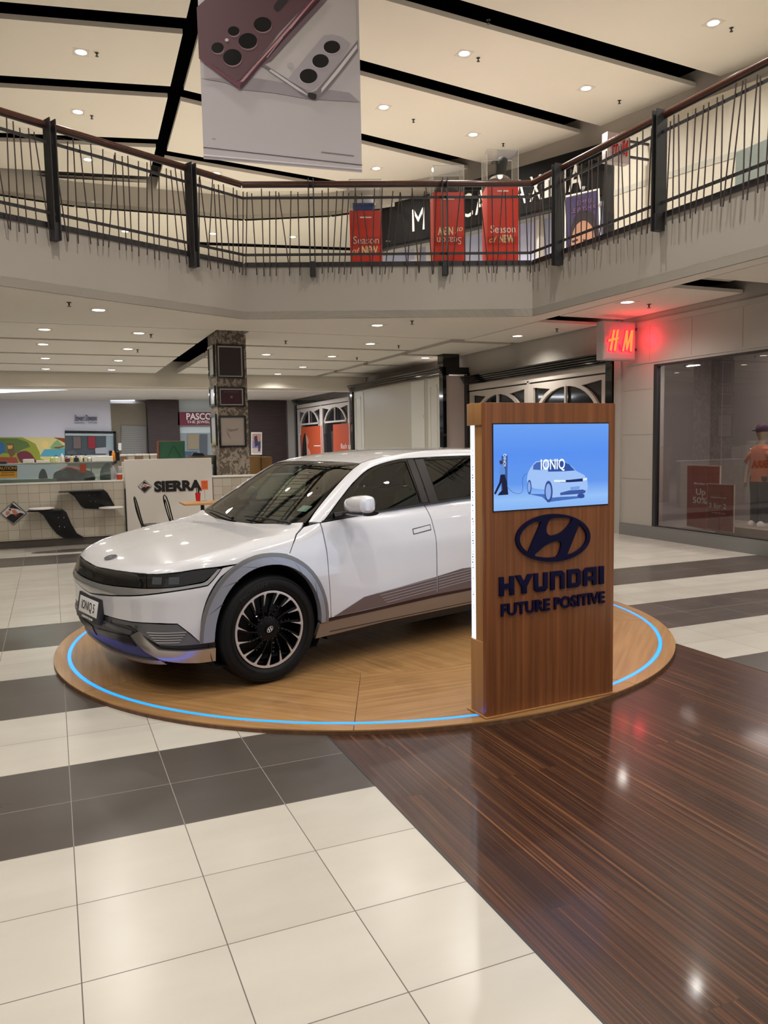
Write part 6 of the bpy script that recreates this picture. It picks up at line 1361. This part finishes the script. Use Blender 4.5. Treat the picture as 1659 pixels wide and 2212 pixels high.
def chair(px,pyt,rz,lab):
    q=fz(px,pyt,.90);P=Vector((q.x,q.y,0));r=thing('bistro_chair',lab,'chair',P,group='black bistro chairs by the logo wall')
    R_m=Matrix.Rotation(rz,3,'Z');t_=lambda L:[P+R_m@Vector(v) for v in L];mb_=mat('bistro_black_metal',(24,22,22),.3,metal=.4)
    m=MB();m.tube(t_([(.18*math.cos(a),.18*math.sin(a),.455) for a in [2*PI*k/24 for k in range(24)]]),.012,8,closed=True);m.lathe([(0,.452),(.175,.452),(.175,.462),(0,.464)],P,n=24);part('seat',m,mb_,r,smooth=True)
    for sx in (-1,1):
        m=MB();m.tube(t_(spl([(-.17,.13*sx,.46),(-.21,.15*sx,.62),(-.24,.16*sx,.76),(-.26,.10*sx,.86),(-.265,.0,.89)],4)),.010,8);part('back_hoop',m,mb_,r,smooth=True)
        m=MB();m.tube(t_(spl([(-.18,.03*sx,.46),(-.22,.07*sx,.6),(-.25,.07*sx,.74),(-.26,.0,.82)],4)),.008,8);part('back_splat',m,mb_,r,smooth=True)
    for x,y in ((-.16,.13),(-.16,-.13),(.15,.14),(.15,-.14)):
        m=MB();m.tube(t_([(x,y,.45),(x*1.35,y*1.35,0)]),.010,8);part('leg',m,mb_,r)
chair(330,1070,.02,'left black bistro chair in front of the white logo wall');chair(393,1066,.08,'right black bistro chair, nearer the small table')

# ================================================================== PILLAR PICTURES
PXF,PYF=PX0,PY0
def frame_front(px,mt,lab,inner=None,mattc=(206,198,190)):
    (x0,y0),(x1,y1)=px;pf=lambda x,y,o=0: pv((0,PYF),(1,PYF),x,y)+Vector((0,-o,0))
    a,b=pf(x0,y1),pf(x1,y0);r=thing('picture_frame',lab,'picture',Vector(((a.x+b.x)/2,PYF,a.z)),group='framed pictures on the pillar')
    m=MB();w_=.035;m.plate([(a.x,a.z),(b.x,a.z),(b.x,b.z),(a.x,b.z)],[[(a.x+w_,a.z+w_),(b.x-w_,a.z+w_),(b.x-w_,b.z-w_),(a.x+w_,b.z-w_)]],(0,PYF-.001,0),(1,0,0),(0,0,1),(0,-.03,0));part('frame',m,M_blackgloss,r,bevel=.003)
    m=MB();m.box((a.x+w_,PYF-.012,a.z+w_),(b.x-w_,PYF-.004,b.z-w_));part('mount',m,mat('mount_%d'%mattc[0],mattc,.5),r)
    if mt is not None:
        m=MB();m.box((a.x+w_+.018,PYF-.014,a.z+w_+.018),(b.x-w_-.018,PYF-.012,b.z-w_-.018));part('print',m,mt,r)
    if inner=='petal':
        m=MB();c=((a.x+b.x)/2,(a.z+b.z)/2)
        m.prism([(c[0]-.1,c[1]+.05),(c[0]-.05,c[1]-.0),(c[0]+.08,c[1]+.02),(c[0]+.12,c[1]+.06),(c[0]+.0,c[1]+.035)],(0,PYF-.0145,0),(1,0,0),(0,0,1),(0,-.001,0));m.prism([(c[0]-.12,c[1]+.07),(c[0]-.09,c[1]-.06),(c[0]-.03,c[1]-.15),(c[0]-.08,c[1]-.03)],(0,PYF-.0145,0),(1,0,0),(0,0,1),(0,-.001,0));part('petal_drawing',m,mat('petal_grey',(140,128,126),.6),r)
    if inner=='marks':
        m=MB();c=((a.x+b.x)/2,(a.z+b.z)/2);m.box((c[0]-.02,PYF-.016,c[1]-.02),(c[0]+.02,PYF-.014,c[1]+.02));m.box((c[0]-.13,PYF-.016,c[1]+.09),(c[0]+.13,PYF-.014,c[1]+.096));part('print_marks',m,mat('marks_pink',(150,106,106),.5),r)
frame_front(((467.8,745),(525.7,817.7)),mat('print_brown',(48,36,34),.4),'upper frame on the pillar front with a plain dark brown print')
frame_front(((471,836),(528,879.6)),mat('print_maroon',(62,28,36),.4),'small wide frame with a maroon print, middle of the pillar front','marks')
frame_front(((473.9,897.7),(530.5,967)),None,'lower frame on the pillar front with a pale petal drawing','petal',(178,168,160))
for k,(y0,y1,yn) in enumerate(((749,818,'top'),(837,880,'middle'),(897,962,'bottom'))):
    m=MB();za=pv((PX0,0),(PX0,1),455,y1).z;zb=pv((PX0,0),(PX0,1),455,y0).z;r=thing('picture_frame',yn+' glazed frame on the narrow left side of the pillar','picture',(PX0,14.5,za),group='framed pictures on the pillar')
    m.plate([(PY0+.08,za),(PY1-.1,za),(PY1-.1,zb),(PY0+.08,zb)],[[(PY0+.12,za+.04),(PY1-.14,za+.04),(PY1-.14,zb-.04),(PY0+.12,zb-.04)]],(PX0+.001,0,0),(0,1,0),(0,0,1),(-.035,0,0));part('frame',m,M_blackgloss,r)
    m=MB();m.box((PX0-.015,PY0+.12,za+.04),(PX0-.005,PY1-.14,zb-.04));part('print',m,mat('pale_glazed_print',(190,192,192),.2),r)
# cartons behind the pillar
c=pv((0,15.6),(1,15.6),556,1000);m=MB();m.box((c.x-.22,15.4,0),(c.x+.02,15.8,1.40));solo('stacked_carton',m,mat('cardboard',(146,112,66),.7),'tall brown carton just right of the pillar','carton',bevel=.005)
m=MB();m.box((c.x+.03,15.35,0),(c.x+.24,15.8,1.38));solo('stacked_carton',m,mat('cardboard_dark',(124,90,48),.7),'darker brown carton beside the first, farther right of the pillar','carton',bevel=.005)

# ================================================================== FAR SHOPS
def fthing(name,lab,cat,px,d0,d1,mt,group=None):
    m=MB();fquad(m,px,d0,d1);return solo(name,m,mt,lab,cat,group)
mu=thing('wall_mural','colourful landscape mural of green hills, sea and sun on the far left wall','mural',far(60,1000)-Vector((0,.01,0)))
def mp_(name,px,col,l): m=MB();fquad(m,px,.005+.003*l,.007+.003*l);part(name,m,mat('mural_%d_%d_%d'%col,col,.6),mu)
V=lambda L:[(a*.1989,780+b*.1989) for a,b in L]
mp_('mural_ground',V([(-250,828),(708,828),(708,1120),(-250,1120)]),(222,206,136),0)
mp_('mural_sea',V([(480,960),(708,948),(708,1040),(430,1035)]),(86,164,186),1)
mp_('mural_sun',V(circ(490,905,42,40,20)),(240,208,130),1)
mp_('mural_hill',V([(545,935),(590,880),(625,856),(660,890),(700,930),(708,950),(560,965)]),(132,172,116),2)
mp_('mural_olive_slope',V([(-250,828),(240,828),(330,870),(385,900),(430,990),(440,1060),(540,1095),(540,1120),(-250,1120)]),(150,156,50),3)
mp_('mural_green_bank',V([(-250,840),(180,840),(300,880),(330,930),(240,960),(180,1000),(-250,1000)]),(92,116,56),4)
mp_('mural_blue_shape',V([(-250,900),(30,880),(60,930),(50,990),(10,1010),(-250,1000)]),(52,104,150),5)
mp_('mural_brown_trunk',V([(70,890),(150,900),(165,1010),(120,1050),(90,1000)]),(112,84,52),5)
mp_('mural_orange_patch',V([(80,915),(140,915),(130,950),(90,955)]),(214,160,84),6)
mp_('mural_maroon_mound',V(spl([(190,1000),(270,975),(330,1000),(370,1050),(400,1110),(250,1110),(200,1060)],4,True)),(112,44,56),6)
mp_('mural_branch',V([(580,830),(708,838),(708,890),(650,860)]),(136,66,44),6)
mp_('mural_branch',V([(585,935),(650,930),(700,915),(700,925),(640,950),(590,945)]),(140,72,48),6)
mp_('mural_red_band',V([(-250,1040),(180,1045),(200,1110),(-250,1110)]),(156,66,44),6)
sw2=thing('jewellery_window','black framed jewellery display window under the script sign on the far wall','shop window',far(195,990)-Vector((0,.1,0)))
m=MB();fquad(m,[(140,931),(248,932),(250,1000),(140,1000)],-.02,.01);part('display_back',m,mat('display_slate',(70,80,84),.4),sw2)
m=MB();fquad(m,[(140,930),(249,932),(249,936),(140,934)],.02,.12);fquad(m,[(245,932),(250,932),(252,1000),(247,1000)],.02,.12);part('frame',m,M_black,sw2)
m=MB();fquad(m,[(141,936),(245,937),(245,942),(141,941)],.02,.06);part('pale_header',m,mat('header_pale',(176,190,190),.4),sw2)
m=MB();fquad(m,[(229,942),(245,942),(246,985),(229,985)],.012,.03);part('side_panel',m,mat('panel_pale_blue',(150,166,172),.4),sw2)
for lab,px,col in (('picture_card',[(158,943),(174,943),(175,969),(159,969)],(112,96,92)),('red_card',[(190,943),(205,943),(206,969),(191,969)],(150,34,48)),('jewellery_tray',[(205,968),(230,966),(232,980),(206,980)],(168,170,174)),('jewellery_tray',[(144,975),(160,972),(166,982),(144,982)],(84,88,92)),('white_plinth',[(141,984),(246,982),(246,988),(141,990)],(196,200,204)),('dark_plinth',[(141,990),(246,988),(246,1000),(141,1000)],(50,54,60))):
    m=MB();fquad(m,px,.03,.06);part(lab,m,mat('jw_%d_%d_%d'%col,col,.5),sw2)
ss=thing('script_shop_sign','dark blue script lettering on the white fascia of the far left shop','sign',far(186,905)-Vector((0,.02,0)))
part('script_name',text_mb('Stewart Dawsons',far(161,909)+Vector((0,-.0,0)),(1,0,0),Zu,.22,.02,width=(far(210,905)-far(161,905)).length,sheer=.35),mat('sign_navy_ink',(52,54,92),.5),ss)
part('small_caps_line',text_mb('DIAMONDS      WATCHES',far(161,915)+Vector((0,-.0,0)),(1,0,0),Zu,.055,.01,width=(far(210,905)-far(161,905)).length),mat('sign_grey_ink',(110,110,130),.5),ss)
ps=thing('jeweller_sign','burgundy jeweller sign with white capitals, partly behind the pillar','sign',far(420,920)-Vector((0,.2,0)))
m=MB();fquad(m,[(381,891),(476,891),(476,919),(381,919)],.16,.40);part('sign_board',m,mat('burgundy_board',(112,24,50),.4),ps)
a=far(399,907)+Vector((0,-.41,0));part('sign_name',text_mb('PASCOES',a,(1,0,0),Zu,.24,.02,width=1.22,bold=.02),M_txtwhite,ps)
a=far(400,915)+Vector((0,-.41,0));part('sign_subtitle',text_mb('THE JEWELLERS',a,(1,0,0),Zu,.10,.02,width=1.2),M_txtwhite,ps)
for k,(px,col) in enumerate(((([(404,938),(428,938),(428,970),(404,970)]),(150,136,110)),(([(430,938),(446,938),(446,985),(430,985)]),(84,92,100)),(([(386,975),(425,975),(425,990),(386,990)]),(70,90,120)))):
    fthing('shop_display_panel',['beige advert panel inside the jeweller window','dark upright panel inside the jeweller window, right','bluish display case low in the jeweller window'][k],'display',px,.16,.2,mat('jp_%d'%k,col,.4))
m=MB();fquad(m,[(262,919),(316,921),(316,1010),(262,1010)],.0,.03);rs=solo('roller_shutter',m,mat('shutter_grey',(132,130,124),.5),'closed grey roller shutter in the taupe far wall','shutter')
m=MB()
for i in range(16): z_=far(290,921).z-.08*i;m.box((far(262,950).x,YF-.035,z_-.012),(far(316,950).x,YF-.03,z_))
m_=build('slat_lines',m,mat('shutter_line',(108,106,100),.5),None);m_.parent=rs;m_.location=-rs.location
fthing('wall_notice','small white notice left of the grey roller shutter','notice',[(255,957),(262,957),(262,973),(255,973)],.03,.04,M_txtwhite)
pp=thing('framed_poster','white framed pastel poster just right of the pillar on the dark stone wall','poster',far(548,980)-Vector((0,.42,0)))
m=MB();fquad(m,[(537,934),(560,934),(560,982),(537,982)],.41,.44);part('frame',m,M_txtwhite,pp)
for k,(px,col) in enumerate((([(539,937),(558,937),(558,953),(539,953)],(196,150,130)),([(539,953),(558,953),(558,968),(539,968)],(150,136,160)),([(539,968),(558,968),(558,979),(539,979)],(206,190,176)),([(543,944),(549,941),(552,962),(545,966)],(62,60,84)),([(551,955),(556,953),(556,974),(552,976)],(72,66,90)))):
    m=MB();fquad(m,px,.44+.003*k,.443+.003*k);part('print_patch',m,mat('pp_%d'%k,col,.5),pp)
fthing('exit_sign_box','small dark sign box high on the far wall right of the pillar','sign',[(607,843),(620,843),(620,851),(607,851)],1.28,1.34,mat('dark_sign_box',(70,66,70),.4))
# orange posters in the far arched shopfront
def sx(x,y,o=0): return pv((XW,0),(XW,1),x,y)+Vector((-o,0,0))
for k,px in enumerate(([(651,923),(696,919),(698,985),(652,988)],[(720,917),(757,914),(757,985),(721,985)])):
    r=thing('orange_poster',['orange poster with a long dark-haired figure in the far arched shopfront','plain orange poster with white words beside the projecting bay'][k],'poster',sx(*px[3]))
    m=MB();flat(m,[sx(*p) for p in px],(-1,0,0),.012);part('sheet',m,mat('orange_sheet',(196,84,48),.5),r)
    if k==0:
        m=MB();flat(m,[sx(*p,.013) for p in spl([(653,985),(654,962),(656,945),(659,936),(662,941),(663,960),(664,985)],3)],(-1,0,0),.003);part('figure_hair',m,mat('figure_black',(28,22,26),.6),r)
        m=MB();flat(m,[sx(*p,.014) for p in [(661,938),(665,944),(668,954),(665,965),(671,975),(672,985),(664,985),(663,960)]],(-1,0,0),.003);part('figure_skin',m,mat('figure_skin',(206,150,128),.6),r)
        m=MB();flat(m,[sx(*p,.015) for p in [(679,962),(693,962),(693,964),(679,964)]],(-1,0,0),.003);part('printed_line',m,M_txtwhite,r)
    else:
        o=text_mb('flash sale',sx(737,969,.013),(0,-1,0),Zu,.18,.004,width=1.2);part('printed_words',o,M_txtwhite,r)
# ================================================================== FASHION STORE WINDOW CONTENTS
def ip(X,x,y,o=0): return pv((X,0),(X,1),x,y)+Vector((-o,0,0))
def board(lab,X,px,lines,main):
    r=thing('sale_board',lab,'sign board',ip(X,*px[3]));m=MB();flat(m,[ip(X,*p) for p in px],(-1,0,0),-.02);part('frame',m,mat('board_frame_pale',(196,180,164),.5),r)
    cx=sum(p[0] for p in px)/4;cy=sum(p[1] for p in px)/4;m=MB();flat(m,[ip(X,cx+(p[0]-cx)*.955,cy+(p[1]-cy)*.97,.001) for p in px],(-1,0,0),.003);part('red_panel',m,mat('board_red',(150,10,26),.5),r)
    for t,x,y,h,w_ in lines:
        part('printed_words',text_mb(t,ip(X,x,y,.005),(0,-1,0),Zu,h,.002,width=w_,bold=.01),M_txtwhite,r)
board('larger red sale board reading Up to 50% off, standing behind the other','X' and 9.42,[(1484,1004),(1556,1006),(1552,1150),(1483,1136)],[('Member exclusive',1500,1046,.035,.5),('Up to',1504,1068,.10,.40),('50% off',1497,1086,.10,.55)],0)
board('smaller red board reading 3 for 2, in front in the store window',9.16,[(1528,1044),(1586,1047),(1584,1151),(1526,1143)],[('Limited time only',1536,1075,.022,.30),('3 for 2',1532,1096,.075,.33),('on selected styles',1538,1108,.02,.26)],1)
MX=9.75;mq=ip(MX,1641,1128);mz=.30;sy_=mq.y
st=MB();st.box((9.30,sy_-1.0,.171),(10.3,sy_+.42,.29));pl=solo('display_plinth',st,mat('plinth_beige',(150,140,124),.6),'low beige plinth under the mannequin in the store window','plinth',bevel=.004)
mn=thing('mannequin','child mannequin in purple cap, orange t-shirt and dark jeans in the store window','mannequin',(MX,sy_,.29))
top_=ip(MX,1640,918).z;S_=(top_-.29)/1.50
def mpnt(x,y,z): return Vector((MX+x*S_,sy_+y*S_,.29+z*S_))
M_skin=mat('mannequin_skin',(200,180,150),.5);M_tee=mat('tee_orange',(198,112,78),.8,noise=.2,nscale=14);M_jean=mat('dark_denim',(34,38,58),.8)
def ring(cx,cy,z,rx,ry,n=20): return [mpnt(cx+rx*math.cos(t),cy+ry*math.sin(t),z) for t in [2*PI*k/n for k in range(n)]]
m=MB()
m.loft([ring(0,0,z,rx,ry) for z,rx,ry in ((.70,.075,.12),(.80,.08,.125),(.95,.085,.13),(1.08,.09,.15),(1.16,.075,.14),(1.20,.045,.06),(1.26,.036,.04),(1.30,.05,.05),(1.36,.08,.068),(1.42,.09,.074),(1.47,.075,.062),(1.50,.02,.02))])
for s in(-1,1):
    m.loft([ring(0,.075*s,z,rx,ry,14) for z,rx,ry in ((.74,.075,.07),(.55,.065,.06),(.40,.048,.045),(.22,.045,.042),(.07,.032,.03),(.03,.03,.03))])
    m.tube([mpnt(0,.15*s,1.14),mpnt(.0,.20*s,1.0),mpnt(-.01,.225*s,.86),mpnt(-.04,.235*s,.70),mpnt(-.05,.235*s,.63)],[.045*S_,.036*S_,.03*S_,.024*S_,.03*S_],12)
    for f in range(5):
        a=(f-2)*.012;m.tube([mpnt(-.05+a,.235*s,.64),mpnt(-.055+a*1.3,.237*s,.60),mpnt(-.05+a*1.3,.235*s,.555+.01*abs(f-2))],[.008*S_,.007*S_,.005*S_],6)
part('body',m,M_skin,mn,smooth=True)
m=MB();m.loft([ring(0,0,z,rx,ry,26) for z,rx,ry in ((.66,.12,.17),(.80,.112,.165),(.95,.11,.165),(1.07,.11,.175),(1.15,.10,.165),(1.20,.06,.09))],cap=False)
for s in(-1,1): m.loft([[mpnt(.075*math.cos(t)*f1,(.13+d)*s+.0,zz+.075*math.sin(t)*f1*.9) for t in [2*PI*k/16 for k in range(16)]] for d,zz,f1 in ((-.02,1.09,1.0),(.07,1.04,.95),(.12,.97,.9))],cap=False)
part('t_shirt',m,M_tee,mn,smooth=True)
m=MB()
for s in(-1,1): m.loft([ring(0,.08*s,z,rx,ry,18) for z,rx,ry in ((.74,.10,.085),(.60,.095,.085),(.40,.08,.075),(.20,.078,.072),(.06,.078,.072))])
part('jeans',m,M_jean,mn,smooth=True)
for s in(-1,1):
    m=MB();m.loft([[mpnt(-.04+x,.085*s+y,z_) for x,y in circ(0,0,.11*k,.045*k,16)] for z_,k in ((0,1),(.03,1.02),(.055,.85),(.075,.5))]);part('shoe',m,M_txtwhite,mn,smooth=True)
m=MB();m.loft([ring(.0,0,z,rx,ry,22) for z,rx,ry in ((1.40,.097,.082),(1.44,.098,.083),(1.48,.085,.074),(1.515,.05,.045),(1.525,.01,.01))]);m.loft([[mpnt(-.10+x,y,1.415+z_-.15*y*y*6) for x,y in circ(0,0,.07,.07,14)] for z_ in (0,.008)]);part('cap',m,mat('cap_purple',(72,44,66),.7),mn,smooth=True)
m=MB();m.sphere(mpnt(-.092,0,1.375),(.012*S_,.010*S_,.016*S_),8)
for s in(-1,1): m.sphere(mpnt(-.0,.075*s,1.37),(.014*S_,.008*S_,.022*S_),8)
part('nose_and_ears',m,M_skin,mn,smooth=True)
# ================================================================== CEILING FITTINGS
def sprinkler(px,H,lab,grp):
    q=fz(px[0],px[1],H);r=thing('sprinkler_head',lab,'sprinkler',q,group=grp);m=MB();m.lathe([(.035,-.002),(.03,-.008),(.012,-.012),(.012,-.045),(.0,-.05)],q,n=12);part('nozzle',m,M_steel,r,smooth=True);m=MB();m.lathe([(0,-.052),(.028,-.055),(.028,-.06),(0,-.062)],q,n=12);part('deflector',m,M_steel,r)
for px,lab in (((209,114),'right of the upper left downlight'),((198,250),'right of the downlight above the left handrail'),((1033,125),'right of the downlight beside the banner top'),((893,258),'right of the banner, mid height'),((1338,217),'right side between two dark slots'),((1087,310),'above the tall acrylic case'),((1580,60),'in the top right corner'),((1055,43),'top centre-right above the first slot')): sprinkler(px,H2,'small grey sprinkler on the upper ceiling, '+lab,'sprinklers of the upper ceiling')
for px,lab in (((149,653),'left end of the plain soffit'),((890,693),'plain soffit right of its middle downlight'),((326,722),'left of the pillar, nearest panels'),((617,736),'right of the pillar, nearest panels'),((861,746),'right part, nearest panels'),((771,772),'second row right of the pillar'),((297,755),'second row left of the pillar'),((1402,657),'near the red hanging sign'),((1203,710),'left of the red hanging sign')): sprinkler(px,H1,'small sprinkler in the lower ceiling, '+lab,'sprinklers of the lower ceiling')
